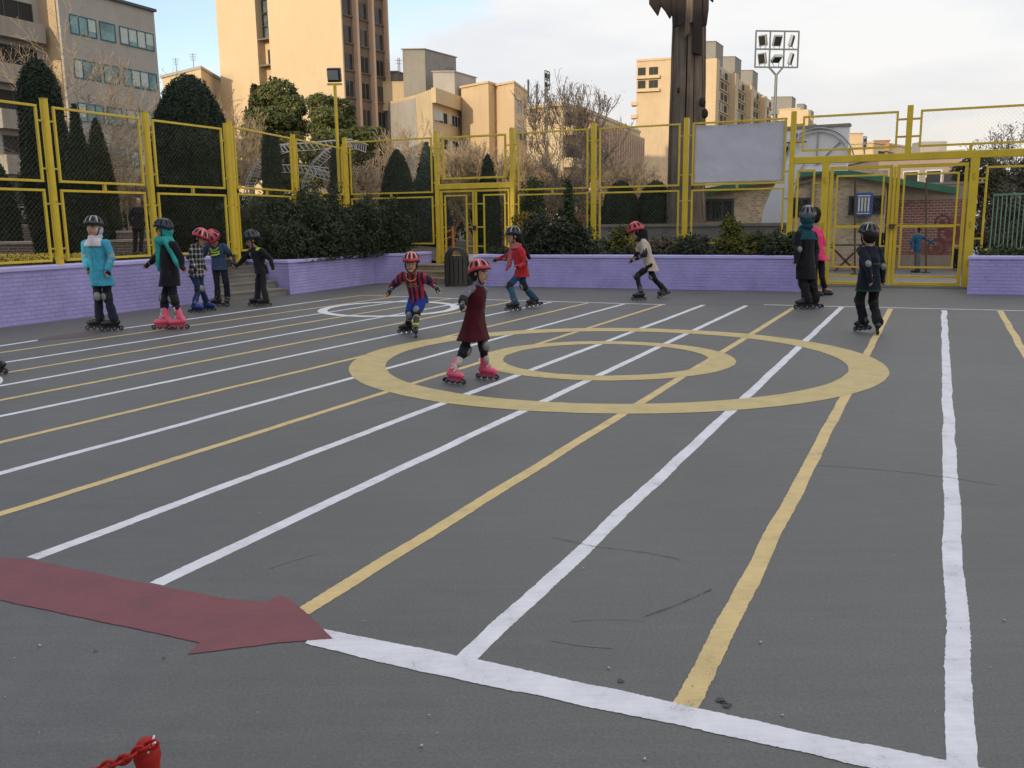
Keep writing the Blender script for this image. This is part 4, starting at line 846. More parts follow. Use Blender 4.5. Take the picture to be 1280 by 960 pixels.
def lug(root, A, D, x0, x1, zz, t=.03):
    mb = MB(); mb.bar(P3(A, D, x0, zz), P3(A, D, x1, zz), t); return mb.build('lug', M_YD, root)
def fence_bays(root, A, D, bays, ups, lows, zp0, zp1, pw, rnd):
    """bays: post positions; between posts an upper and a lower netting panel held by short lugs"""
    for s in bays: post(root, A, D, s, zp0, zp1, pw, rnd)
    for a, b in zip(bays, bays[1:]):
        g_ = pw / 2 + .085
        for (z0, z1) in (ups, lows):
            if z0 is None: continue
            f = frame_panel(root, A, D, a + g_, b - g_, z0, z1)
            for zz in (z0 + (z1 - z0) * .18, z1 - (z1 - z0) * .2):
                for (x0, x1) in ((a + pw / 2, a + g_), (b - g_, b - pw / 2)): lug(f, A, D, x0, x1, zz)
        if ups[0] and lows[0]:
            mb = MB(); mb.bar(P3(A, D, (a + b) / 2, lows[1] + .001), P3(A, D, (a + b) / 2, ups[0] - .001), .05, up=D); mb.build('tie', M_YD, root)
def spar(u, A, D, v=300):
    q = onwall(u, v, A, A + D); return (q - A).dot(D)
# left fence, standing on the left wall
D1 = (LB - LA).normalized(); nrm1 = Vector((-D1.y, D1.x, 0)); A1 = LA + nrm1 * .16; A1.z = 0
sp = [spar(u, A1, D1, v) for u, v in ((67, 250), (189, 240), (288, 240))]; gap = sp[1] - sp[0]
fl = thing('chain_link_fence', A1, 'yellow chain-link fence on top of the long left purple wall', 'fence', None)
fence_bays(fl, A1, D1, [sp[0] - gap * 1.02, sp[0], sp[1], sp[2]], (2.27, 3.50), (.97, 2.16), .921, 3.60, .13, True)
AR = Vector((-4.55, fence_y(-4.55), 0)); DR = Vector((1, -.44, 0)).normalized()
A2 = P3(A1, D1, sp[2], 0); D2 = (AR - A2); len2 = D2.length; D2.normalize(); s369 = spar(369, A2, D2, 230)
fm = thing('chain_link_fence', A2, 'yellow chain-link fence behind the dark shrubs, from the left stairs to the lamp post', 'fence')
fence_bays(fm, A2, D2, [.0 + .14, s369, len2 - .12], (2.30, 3.58), (.97, 2.2), .74, 3.66, .12, True)
# straight right-hand fence line
def sr(u, v=240): return spar(u, AR, DR, v)
ZT = 3.75
fb = thing('chain_link_fence', AR, 'yellow chain-link fence behind the shrubs, left of the small gate', 'fence')
fence_bays(fb, AR, DR, [.0, sr(547)], (2.31, ZT), (.95, 2.22), .62, 3.86, .11, False)
fr = thing('chain_link_fence', P3(AR, DR, sr(642), 0), 'yellow chain-link fence between the small gate and the big gate', 'fence')
bays = [sr(641), sr(742), sr(856.5), sr(988.5)]
fence_bays(fr, AR, DR, bays, (2.31, ZT), (.95, 2.22), .62, 3.86, .115, False)
# white cloth banner tied behind the last upper panel
bs0, bs1 = bays[2] + .17, bays[3] - .17
nR = Vector((-DR.y, DR.x, 0)); mb = MB(); nx, nz = 40, 26
def ban(i, k):
    s = bs0 + (bs1 - bs0) * i / nx; sag = .05 * math.sin(PI * i / nx) * (1 if k == nz else 0)
    z = 2.36 + (3.70 - 2.36) * k / nz - sag * .8
    fold = noise.noise((s * 2.2 + k * .05, k * .14, 3)) * .022 + noise.noise((s * 6 + k * .2, k * .3, 8)) * .007
    return P3(AR, DR, s, z) + nR * (.06 + fold)
mb.add([ban(i, k) for i in range(nx + 1) for k in range(nz + 1)], [(i * (nz + 1) + k, (i + 1) * (nz + 1) + k, (i + 1) * (nz + 1) + k + 1, i * (nz + 1) + k + 1) for i in range(nx) for k in range(nz)])
bn = mb.build('banner', mat('white_banner_cloth', (.60, .59, .66), .8, .06, 3, .15, 40), smooth=True)
so = bn.modifiers.new('thick', 'SOLIDIFY'); so.thickness = .004
tag(bn, 'blank white cloth banner hung behind a fence panel left of the big gate', 'banner')
# small double gate with transom panel
def leaf(root, A, D, s0, s1, z0, z1, inner, t=.055, rails=(), name='gate_leaf'):
    f = frame_panel(root, A, D, s0, s1, z0, z1, t, False, name)
    i0, i1, j0, j1 = inner; frame_panel(f, A, D, i0, i1, j0, j1, .04, True, 'netting_frame')
    for zz in rails: lug(f, A, D, s0 + t + .001, i0 - .001, zz, .035); lug(f, A, D, i1 + .001, s1 - t - .001, zz, .035)
    return f
g0, g1 = sr(547), sr(641)
sg = thing('small_gate', P3(AR, DR, g0, .45), 'small yellow double gate above the stone steps behind the litter bin', 'gate')
mb = MB(); mb.bar(P3(AR, DR, g0 + .06, 2.46), P3(AR, DR, g1 - .06, 2.46), .1, .14); mb.build('beam', M_Y, sg, bevel=.01)
for g_ in (g0, g1): mb = MB(); mb.bar(P3(AR, DR, g_, .45), P3(AR, DR, g_, .62), .13, up=DR); mb.build('post_foot', M_Y, sg)
frame_panel(sg, AR, DR, g0 + .17, g1 - .17, 2.64, 3.74, .05, True, 'transom_panel')
for zz in (2.85, 3.45):
    for a, b in ((g0 + .06, g0 + .17), (g1 - .17, g1 - .06)): lug(sg, AR, DR, a, b, zz)
gm = (g0 + g1) / 2
for (a, b, i0, i1) in ((g0 + .09, gm - .012, g0 + .2, gm - .22), (gm + .012, g1 - .09, gm + .25, g1 - .2)): leaf(sg, AR, DR, a, b, .47, 2.36, (i0, i1, .62, 2.24), .05, (.9, 1.4, 2.0))
mb = MB(); mb.box(P3(AR, DR, gm, 1.38) - nR * .05, (.09, .05, .12)); mb.build('lock', mat('dark_steel', (.05, .05, .05), .4, metal=.7), sg)
# big gate
m0, m1 = sr(1031), sr(1216); mc_ = sr(1117.5)
bg = thing('big_gate', P3(AR, DR, m0, 0), 'tall yellow double gate with mesh leaves in front of the red brick wall', 'gate')
mb = MB(); mb.bar(P3(AR, DR, bays[3] + .06, 2.80), P3(AR, DR, m1 + 2.2, 2.80), .13, .155); mb.build('beam', M_Y, bg, bevel=.01)
for s, w in ((m0, .15), (m1, .17)):
    mb = MB(); mb.bar(P3(AR, DR, s, -.02), P3(AR, DR, s, 2.72), w, up=DR); pz = mb.build('post', M_Y, bg, bevel=.01)
    for zz in (.5, 1.3, 2.3): b = MB(); b.tube([P3(AR, DR, s, zz) - nR * .09, P3(AR, DR, s, zz + .12) - nR * .09], .022, 8); b.build('hinge', M_YD, pz)
L0_, L1_, R0_, R1_ = m0 + .10, mc_ - .04, mc_ + .04, m1 - .11
for (a, b) in ((L0_, L1_), (R0_, R1_)):
    f = leaf(bg, AR, DR, a, b, .05, 2.64, (a + .13, b - .16, .42, 2.45), .07, (.9, 1.35))
    mb = MB(); mb.bar(P3(AR, DR, a + .072, .24), P3(AR, DR, b - .072, .24), .05); mb.build('rail', M_Y, f); mb = MB(); mb.bar(P3(AR, DR, a + .172, 1.33), P3(AR, DR, b - .202, 1.33), .035, .06); mb.build('rail', M_Y, f)
mb = MB(); mb.bar(P3(AR, DR, mc_, .08) - nR * .05, P3(AR, DR, mc_, 2.6) - nR * .05, .06, up=DR); mb.build('astragal', M_Y, bg)
mb = MB(); mb.box(P3(AR, DR, mc_, 1.33) - nR * .11, (.10, .06, .10)); mb.tube([P3(AR, DR, mc_ - .06, 1.36) - nR * .13, P3(AR, DR, mc_ + .1, 1.36) - nR * .13], .012, 8); mb.build('bolt', mat('rusty_steel', (.10, .06, .035), .7, .4, 12), bg)
# narrow mesh panel beside the gate, panels above the beam, mast between them
frame_panel(bg, AR, DR, bays[3] + .12, m0 - .22, .78, 2.60, .045, True, 'side_panel')
for zz in (1.1, 2.3):
    for a, b in ((bays[3] + .06, bays[3] + .12), (m0 - .22, m0 - .08)): lug(bg, AR, DR, a, b, zz, .035)
um = sr(1136, 170)
for (a, b) in ((sr(1003, 170), sr(1122, 170)), (sr(1149, 170), sr(1330, 170))): frame_panel(bg, AR, DR, a, b, 2.99, 3.76, .045, True, 'top_panel')
mb = MB(); mb.bar(P3(AR, DR, um, 2.88), P3(AR, DR, um, 3.86), .12, up=DR); mb.build('mast', M_Y, bg)
for zz in (3.22, 3.58):
    for a, b in ((sr(1122, 170), um - .06), (um + .06, sr(1149, 170)), (bays[3] + .058, sr(1003, 170))): lug(bg, AR, DR, a, b, zz, .04)
for s in (sr(1062, 190), sr(1213, 190), sr(1300, 190)):
    mb = MB(); mb.bar(P3(AR, DR, s, 2.88), P3(AR, DR, s, 2.989), .06, up=DR); mb.build('tie', M_YD, bg)
f_ = thing('chain_link_fence', P3(AR, DR, m1, 0), 'yellow chain-link fence panel on the planter at the right edge', 'fence')
for (a, b) in ((m1 + .22, m1 + 1.18), (m1 + 1.3, m1 + 2.2)): frame_panel(f_, AR, DR, a, b, .80, 2.55, .045, True)
for zz in (1.06, 2.3): lug(f_, AR, DR, m1 + .085, m1 + .22, zz, .04); lug(f_, AR, DR, m1 + 1.18, m1 + 1.3, zz, .04)
# concrete threshold under the big gate
thr = MB(); thr.bar(P3(AR, DR, m0 - .1, .02) , P3(AR, DR, m1 + .1, .02), .34, .05); tag(thr.build('gate_threshold', M_CONC, bevel=.008), kind='structure')
# tall yellow lamp post at the corner of the fences
lp = thing('lamp_post', AR, 'thin yellow lamp post with a boxy floodlight at the fence corner left of centre', 'lamp post')
pb_, pt_ = Vector((AR.x - .17, AR.y - .14, .6)), at(436, 106, AR.y - .14); pt_.x = pb_.x
mb = MB(); mb.tube([pb_, pt_], .045, 12); mb.build('pole', M_Y, lp)
mb = MB(); mb.bar(pt_ + Vector((-.2, 0, .02)), pt_ + Vector((.2, 0, .02)), .05); mb.build('bracket', M_Y, lp)
M_BLK = mat('black_metal', (.03, .032, .03), .5, .2, 10, .1, 40)
rot = Matrix.Rotation(.25, 3, 'X')
mb = MB(); mb.box(pt_ + Vector((0, 0, .26)), (.36, .2, .36), rot); hd = mb.build('floodlight', M_BLK, lp, bevel=.02)
mb = MB(); mb.box(pt_ + Vector((-.02, -.115, .24)), (.29, .01, .25), rot); mb.build('lens', glass('lamp_glass', (.25, .27, .27), .2), hd)

# ================================================================== LITTER BIN, RED POST WITH CHAIN
bp_ = gz(571.5, 357); tb_ = thing('litter_bin', bp_, 'dark slatted litter bin with an arched open hood by the stone steps', 'litter bin')
M_BIN = mat('dark_bin_slats', (.018, .018, .018), .6, .25, 6, .2, 40, grime=.2)
bx = gz(571.5, 357); W2 = .27; H1 = .66
for k in range(-2, 3):
    for sy in (-1, 1):
        mb = MB(); mb.box(bx + Vector((k * .108, sy * W2, .06 + H1 / 2)), (.092, .03, H1)); mb.build('slat', M_BIN, tb_, bevel=.006)
        mb = MB(); mb.box(bx + Vector((sy * W2, k * .108, .06 + H1 / 2)), (.03, .092, H1)); mb.build('slat', M_BIN, tb_, bevel=.006)
mb = MB(); mb.box(bx + Vector((0, 0, .36)), (.48, .48, .6)); mb.build('liner', mat('black_liner', (.012, .012, .012), .6), tb_)
mb = MB(); mb.box(bx + Vector((0, 0, .04)), (.56, .56, .06)); mb.build('base', M_BIN, tb_)
out_ = [(-.28, .70), (-.255, .79), (-.20, .87), (-.13, .915), (0, .93), (.13, .915), (.20, .87), (.255, .79), (.28, .70), (.14, .70), (.10, .80), (.05, .855), (0, .865), (-.05, .855), (-.10, .80), (-.14, .70)]
mb = MB(); mb.extrude([bx + Vector((x, -.25, z)) for x, z in out_], (0, .5, 0)); hood = mb.build('hood', M_BIN, tb_, bevel=.006)
mb = MB(); mb.box(bx + Vector((0, 0, .685)), (.54, .54, .028)); mb.build('rim', M_BIN, tb_)
# red plastic post top with chain, near the camera
ct = at(183, 934, 1.28); M_REDP = mat('red_plastic', (.36, .018, .014), .6, .25, 30, .35, 60, spec=.25)
cone = thing('chain_post', (ct.x, ct.y, 0), 'red plastic chain post with a white cable tie at the bottom left corner', 'chain post')
rings = []
prof = [(.0, .17), (.02, .17), (.03, .12), (.30, .062), (.55, .036), (ct.z - .055, .023), (ct.z - .045, .018), (ct.z - .032, .0175), (ct.z - .016, .021), (ct.z, .019), (ct.z + .012, .012), (ct.z + .016, .003)]
mb = MB(); mb.loft([[Vector((ct.x + math.cos(2 * PI * k / 28) * r, ct.y + math.sin(2 * PI * k / 28) * r, z)) for k in range(28)] for z, r in prof]); mb.build('cone', M_REDP, cone, smooth=True)
tie = [at(185, 941, 1.255), at(188, 932, 1.255), at(191, 925, 1.255), at(193, 919, 1.26)]
mb = MB(); mb.tube(tie, .0016, 6); mb.tube([at(189, 931, 1.255), at(194, 928, 1.25)], .0016, 6); mb.build('cable_tie', mat('white_plastic', (.75, .75, .75), .4, .05), cone)
ch = thing('chain', ct + Vector((-.02, -.01, 0)), 'red plastic chain hanging left from the red post', 'chain')
lk = [(189, 931), (181, 934), (173, 939), (164, 944.5), (155, 949.5), (145, 953.5), (135, 957), (124, 961.5), (112, 967), (100, 973)]
for i, (u, v) in enumerate(lk):
    c = at(u, v, 1.255 - .003 * i); nx_ = at(*lk[min(i + 1, len(lk) - 1)], 1.255 - .003 * i) - at(*lk[max(i - 1, 0)], 1.255 - .003 * i)
    d = nx_.normalized(); s_ = Vector((0, 1, 0)) if i % 2 else d.cross(Vector((0, 1, 0))).normalized()
    mb = MB(); ring_ = [c + d * (math.cos(a) * .0108) + s_ * (math.sin(a) * .0068) for a in [2 * PI * k / 14 for k in range(15)]]
    mb.tube(ring_, .0029, 7, cap=False); mb.build('link', M_REDP, ch, smooth=True)
# ================================================================== BUILDINGS
def V2(p): return Vector((p[0], p[1], 0))
class Face:
    """a vertical facade from A to B (ground points); s metres along, z height, d metres outwards"""
    def __init__(s, A, B):
        s.A = V2(A); s.B = V2(B); s.D = (s.B - s.A).normalized(); s.Ln = (s.B - s.A).length
        s.N = Vector((s.D.y, -s.D.x, 0))
    def p(s, a, z, d=0): return s.A + s.D * a + s.N * d + Vector((0, 0, z))
    def box(s, mb, a0, a1, z0, z1, d0, d1):
        P = [s.p(a, z, d) for a in (a0, a1) for d in (d0, d1) for z in (z0, z1)]
        return mb.add(P, [(0, 1, 3, 2), (4, 6, 7, 5), (0, 4, 5, 1), (2, 3, 7, 6), (0, 2, 6, 4), (1, 5, 7, 3)])
def block(root, name, pts, z0, z1, m, parapet=0, mp=None):
    mb = MB(); mb.extrude([Vector((p[0], p[1], z0)) for p in pts], (0, 0, z1 - z0)); o = mb.build(name, m, root)
    if parapet:
        c = sum((Vector((p[0], p[1], 0)) for p in pts), Vector()) / len(pts)
        q = [c + (V2(p) - c) * (1 + .25 / max(1, (V2(p) - c).length)) for p in pts]
        mb = MB(); mb.extrude([Vector((p.x, p.y, z1 + .003)) for p in q], (0, 0, parapet)); mb.build('parapet', mp or m, root)
    return o
M_GL = glass('window_glass', (.022, .026, .03), .18); M_GLT = glass('teal_window_glass', (.13, .24, .25), .12); M_DK = mat('dark_opening', (.02, .019, .018), .7, .3)
M_FR = mat('window_frame_dark', (.05, .06, .065), .5); M_FRT = mat('window_frame_teal', (.03, .11, .13), .5); M_FRW = mat('window_frame_white', (.55, .55, .53), .5)
M_BLIND = mat('pale_blind', (.45, .50, .47), .8, .2, 3)
def window(root, F, a0, a1, z0, z1, nv=2, mg=None, mf=None, deep=.06, blind=0, sill=None, nh=1):
    """frame with mullions standing 4 cm proud, panes set inside it, a sill"""
    t = min(.07, (a1 - a0) * .08); mb = MB()
    F.box(mb, a0, a1, z0, z0 + t, .004, deep); F.box(mb, a0, a1, z1 - t, z1, .004, deep)
    F.box(mb, a0, a0 + t, z0 + t, z1 - t, .004, deep); F.box(mb, a1 - t, a1, z0 + t, z1 - t, .004, deep)
    for k in range(1, nv): x = a0 + (a1 - a0) * k / nv; F.box(mb, x - t / 2, x + t / 2, z0 + t, z1 - t, .004, deep)
    for k in range(1, nh): z = z0 + (z1 - z0) * k / nh; F.box(mb, a0 + t, a1 - t, z - t / 2, z + t / 2, .004, deep - .01)
    w = mb.build('window', mf or M_FR, root)
    mb = MB(); F.box(mb, a0 + t, a1 - t, z0 + t, z1 - t, .003, .02); mb.build('pane', mg or M_GL, w)
    if blind:
        mb = MB(); rnd = random.Random(int(a0 * 37 + z0 * 11))
        for k in range(nv):
            if rnd.random() < blind:
                x0 = a0 + (a1 - a0) * k / nv + t; x1 = a0 + (a1 - a0) * (k + 1) / nv - t; F.box(mb, x0, x1, z0 + t + (z1 - z0) * rnd.uniform(0, .3), z1 - t, .021, .028)
        if mb.v: mb.build('blind', M_BLIND, w)
    if sill:
        mb = MB(); F.box(mb, a0 - .06, a1 + .06, z0 - .07, z0 - .002, .003, .14); mb.build('sill', sill, w)
    return w
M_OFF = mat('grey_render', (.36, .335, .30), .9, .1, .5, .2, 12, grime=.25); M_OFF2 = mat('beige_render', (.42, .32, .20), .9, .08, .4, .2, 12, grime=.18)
M_TOW = mat('tower_tan_render', (.56, .43, .27), .9, .07, .12, .2, 8, grime=.14); M_TAN = mat('tan_render', (.53, .40, .25), .9, .08, .3, .2, 10, grime=.22)
M_BRN = mat('brown_spandrel', (.17, .125, .09), .85, .15, 1.5, .15, 12, grime=.3); M_FIN = mat('pale_tan_fin', (.55, .38, .27), .85, .08, .5)
M_CRM = mat('cream_render', (.54, .42, .26), .9, .08, .4, .2, 10, grime=.25); M_ROOF = mat('grey_roof_unit', (.25, .235, .21), .85, .12, 1, .2, 10, grime=.3)

# grey office block at the left
P0 = at(82, 100, 72); P1 = at(199, 100, 81); e_ = (V2(P1) - V2(P0)).normalized(); l_ = Vector((-e_.y, e_.x, 0))
b1 = thing('office_building', V2(P0), 'grey office block with teal window strips behind the topiary at the left', 'building')
ztop = 19.6; p0, p1 = V2(P0), V2(P1)
block(b1, 'wall', [p0, p1, p1 + l_ * 14, p0 + l_ * 14], 0, ztop, M_OFF, .22, M_FR)
Fa = Face(p0, p1); Ln = Fa.Ln
for zc in (16.3, 13.0, 9.7, 6.4, 3.1):
    window(b1, Fa, .09 * Ln, .35 * Ln, zc, zc + 1.45, 3, M_GLT, M_FRT, blind=.5); window(b1, Fa, .385 * Ln, .545 * Ln, zc, zc + 1.45, 1, M_GLT, M_FRT); window(b1, Fa, .59 * Ln, .97 * Ln, zc, zc + 1.45, 4, M_GLT, M_FRT, blind=.5)
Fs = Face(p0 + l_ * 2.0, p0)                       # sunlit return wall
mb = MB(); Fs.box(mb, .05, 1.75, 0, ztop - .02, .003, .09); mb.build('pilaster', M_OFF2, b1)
w0 = p0 + l_ * 1.9; w1 = w0 - e_ * 5.2
block(b1, 'wing', [w1, w0 + e_ * .5, w0 + e_ * .5 + l_ * 12, w1 + l_ * 12], 0, ztop + 1.0, M_OFF, .2, M_FR)
Fw = Face(w1, w0)
for zc in (16.9, 13.6, 10.3, 7.0, 3.7):
    mb = MB(); Fw.box(mb, .2, 4.7, zc - 1.55, zc - .15, .003, .85); mb.build('balcony', mat('pale_balcony_band', (.30, .27, .23), .9, .1, .7, grime=.4), b1)
    for k in range(1): window(b1, Fw, .7, 4.4, zc - .1, zc + 1.35, 3, M_DK, M_FR)
for s_ in (.12, .36):
    q = p0 + e_ * (Ln * s_ + 1) + l_ * 1.2
    mb = MB(); mb.tube([q + Vector((0, 0, ztop)), q + Vector((0, 0, ztop + .9))], .34, 12); mb.tube([q + Vector((0, 0, ztop + .9)), q + Vector((0, 0, ztop + 1.15))], .42, 12); mb.build('roof_vent', M_FR, b1)

# far low house between the office block and the tower
a = at(203, 100, 125); c = at(252, 100, 118); d = at(276, 100, 128)
b2 = thing('low_building', V2(c), 'small distant beige rooftop block seen over the wide topiary', 'building')
zc = at(250, 86, 118).z; block(b2, 'wall', [a, c, d, V2(d) + V2(a) - V2(c)], 0, zc, M_CRM, .35, M_OFF)
F = Face(c, d); window(b2, F, .6, 2.0, zc - 2.6, zc - 1.2, 2)
for s_ in (.25, .7):
    q = V2(a).lerp(V2(c), s_) + Vector((0, 2, zc)); mb = MB(); mb.tube([q, q + Vector((0, 0, 2.6))], .04, 5)
    for k in range(4): mb.bar(q + Vector((-.5 + k * .05, 0, 2.5 - k * .25)), q + Vector((.5 - k * .05, 0, 2.5 - k * .25)), .04)
    mb.build('antenna', M_FR, b2)

# tall tan tower
C = V2(at(423, 80, 113)); d1 = Vector((-.87, .5, 0)).normalized(); d2 = Vector((.5, .87, 0)).normalized()
b3 = thing('tower_block', C, 'tall sunlit tan tower with a dark window slot and brown side windows', 'building')
Lf, Lr, Ht = 20.2, 9.3, 46.
n1 = Vector((d1.y, -d1.x, 0)); n1 = n1 if n1.y < 0 else -n1
FT = Face(C + d1 * Lf, C)
back = 1.3
def tq(s0, s1, dd0, dd1): return [FT.p(s0, 0, -dd0), FT.p(s1, 0, -dd0), FT.p(s1, 0, -dd1), FT.p(s0, 0, -dd1)]
sl0, sl1 = 7.0, 9.1
block(b3, 'wall', tq(0, Lf, back, Lr), 0, Ht, M_TOW); block(b3, 'wall', tq(0, sl0, 0, back - .003), 0, Ht, M_TOW); block(b3, 'wall', tq(sl1, Lf, 0, back - .003), 0, Ht, M_TOW)
FS = Face(FT.p(sl0, 0, -back), FT.p(sl1, 0, -back))
zsp = at(340, 45, 118).z
for k in range(8): window(b3, FS, .06, FS.Ln - .06, zsp + k * 3.2 + .05, zsp + k * 3.2 + 3.15, 2, glass('slot_glass', (.10, .12, .13), .2), M_FR, .3, nh=2)
for k in range(7):
    mb = MB(); FS.box(mb, .03, FS.Ln - .03, zsp - .2 - k * 3.2, zsp - k * 3.2 + .0, .01, 1.2); mb.build('balcony', M_BRN, b3)
    mb = MB(); FS.box(mb, .5, FS.Ln - .5, zsp - 3.1 - k * 3.2, zsp - 1.2 - k * 3.2, .004, .03); mb.build('door_opening', M_DK, b3)
FR_ = Face(C, C + d2 * Lr)
nb = 3; bw = Lr / nb
for k in range(nb + 1):
    x = k * bw; mb = MB(); FR_.box(mb, max(0, x - .22), min(Lr, x + .22), 0, Ht, .004, .75); mb.build('fin', M_FIN if k else M_TOW, b3)
for k in range(nb):
    mb = MB(); FR_.box(mb, k * bw + .223, (k + 1) * bw - .223, 0, Ht, .003, .06); mb.build('spandrel', M_BRN, b3)
for r in range(14):
    z = 3.2 * r + .9
    for k in range(nb):
        w = None
        for j in range(3):
            a0 = k * bw + .42 + j * (bw - .84) / 3; a1 = a0 + (bw - .84) / 3 - .18
            if r >= 2: 
                mb = MB(); FR_.box(mb, a0, a1, z, z + 1.9, .062, .09); mb.build('window', M_GL, b3)
        mb = MB(); FR_.box(mb, k * bw + .25, (k + 1) * bw - .25, z - .18, z - .03, .065, .22); mb.build('ledge', M_BRN, b3)

# building right of the tower with grey side wall and roof blocks
C = V2(at(521, 150, 114.0)); K = V2(at(541, 150, 109.2)); R = V2(at(582, 150, 120.0)); Lw = V2(at(470, 150, 123.6))
b4 = thing('apartment_building', K, 'beige three storey building with roof blocks just right of the tall tower', 'building')
zt = at(541, 111, 109.2).z
block(b4, 'wall', [C, K, R, R + (Lw - C) * .8, Lw], 0, zt, M_CRM)
FK = Face(K, R); FC = Face(C, K)
mb = MB(); FK.box(mb, -.2, FK.Ln + .3, zt - 1.6, zt + .1, .004, .55); mb.build('roof_band', M_CRM, b4)
mb = MB(); mb.box((0, 0, 0), (0.01, .01, .01))
FG = Face(Lw, C)
mb = MB(); FG.box(mb, 0, FG.Ln - .05, 0, zt - .35, .004, .06); mb.build('side_wall', M_OFF, b4)
for r in range(4):
    z = zt - 3.7 - r * 3.1
    window(b4, FK, .4, FK.Ln * .42, z, z + 1.4, 3, M_GL, M_FRW, blind=.3); window(b4, FK, FK.Ln * .46, FK.Ln * .82, z, z + 1.4, 4, M_GL, M_FRW, blind=.3)
def roofbox(root, u0, u1, v, D, dep, m, vb=None, skew=.35):
    A = V2(at(u0, v, D)); B = V2(at(u1, v, D)); z1 = at((u0 + u1) / 2, v, D).z
    dx = Vector((skew * dep, dep, 0))
    block(root, 'roof_block', [A, B, B + dx, A + dx], 0 if vb is None else vb, z1, m, .12)
roofbox(b4, 503, 531, 62, 118.8, 6, M_ROOF, zt - 1, .6); roofbox(b4, 541, 568, 90, 116.4, 5, M_OFF, zt - 1, .5); roofbox(b4, 481, 497, 90, 121.8, 4, M_ROOF, zt - 1); roofbox(b4, 477.5, 520, 103, 120.3, 1, M_CRM, zt - 1.1)
q = at(562, 88, 117.6); mb = MB(); mb.ell(q, (.5, .5, .5)); mb.tube([q, q + Vector((0, 0, -1))], .3, 8); mb.build('roof_tank', M_FR, b4)
for u in (484, 498, 500):
    q = at(u, 92, 118.8); mb = MB(); mb.tube([q, q + Vector((0, 0, 1.9))], .05, 5); mb.bar(q + Vector((-.4, 0, 1.6)), q + Vector((.4, 0, 1.6)), .04); mb.bar(q + Vector((-.3, 0, 1.2)), q + Vector((.3, 0, 1.2)), .04); mb.build('antenna', M_FR, b4)

# plain tan block
A = V2(at(577, 140, 117)); B = V2(at(611, 140, 113)); B2 = V2(at(617, 140, 115)); C2 = V2(at(643, 140, 112)); E2 = V2(at(660, 140, 121))
b5 = thing('apartment_building', B, 'plain sunlit tan block with a narrow recess beside the three storey building', 'building')
zt = at(611, 104, 113).z
block(b5, 'wall', [A, B, B + Vector((4, 9, 0)), A + Vector((4, 9, 0))], 0, zt, M_TAN, .25)
block(b5, 'wall', [B2, C2, E2, E2 + (B2 - C2)], 0, zt - .15, M_TAN, .25)
F = Face(C2, E2)
for r in range(4):
    z = zt - 3.4 - r * 3.2; window(b5, F, .9, F.Ln * .5, z, z + 1.7, 2, M_GL, M_FRW); window(b5, F, F.Ln * .6, F.Ln * .9, z, z + 1.7, 2, M_GL, M_FRW)
# building with vertical fins
A = V2(at(658, 150, 97.6)); B = V2(at(703, 150, 94.4)); C3 = V2(at(731, 150, 99.2)); E3 = V2(at(800, 165, 124.8))
b6 = thing('apartment_building', B, 'long cream building with rows of thin vertical fins behind the bare trees', 'building')
zt = at(700, 126, 94.4).z
block(b6, 'wall', [A, B, C3, E3, E3 + Vector((-14, 8, 0)), A + Vector((6, 14, 0))], 0, zt - .5, M_CRM, .35)
F = Face(B, C3)
for r in range(5):
    z = zt - 3.2 - r * 3.2
    mb = MB(); F.box(mb, .3, F.Ln - .2, z - .2, z + .75, .004, 1.1); mb.build('balcony', M_CRM, b6); window(b6, F, .8, F.Ln - .8, z + .8, z + 2.2, 3, M_DK, M_FR)
F = Face(C3, E3); n = 22
for k in range(n):
    x = .3 + (F.Ln - .6) * k / (n - 1); mb = MB(); F.box(mb, x - .14, x + .14, 0, zt - 1.2, .004, .7); mb.build('fin', M_FIN, b6)
for r in range(5):
    mb = MB(); F.box(mb, .2, F.Ln - .2, zt - 3.9 - r * 3.2, zt - 2.0 - r * 3.2, .003, .12); mb.build('window_band', M_GL, b6)
q = at(661, 122, 96.8)
for k in range(3): mb = MB(); qq = q + Vector((k * .9, 2, -.3)); mb.tube([qq, qq + Vector((0, 0, 2.4 - k * .5))], .12, 6); mb.build('chimney', M_FR, b6)

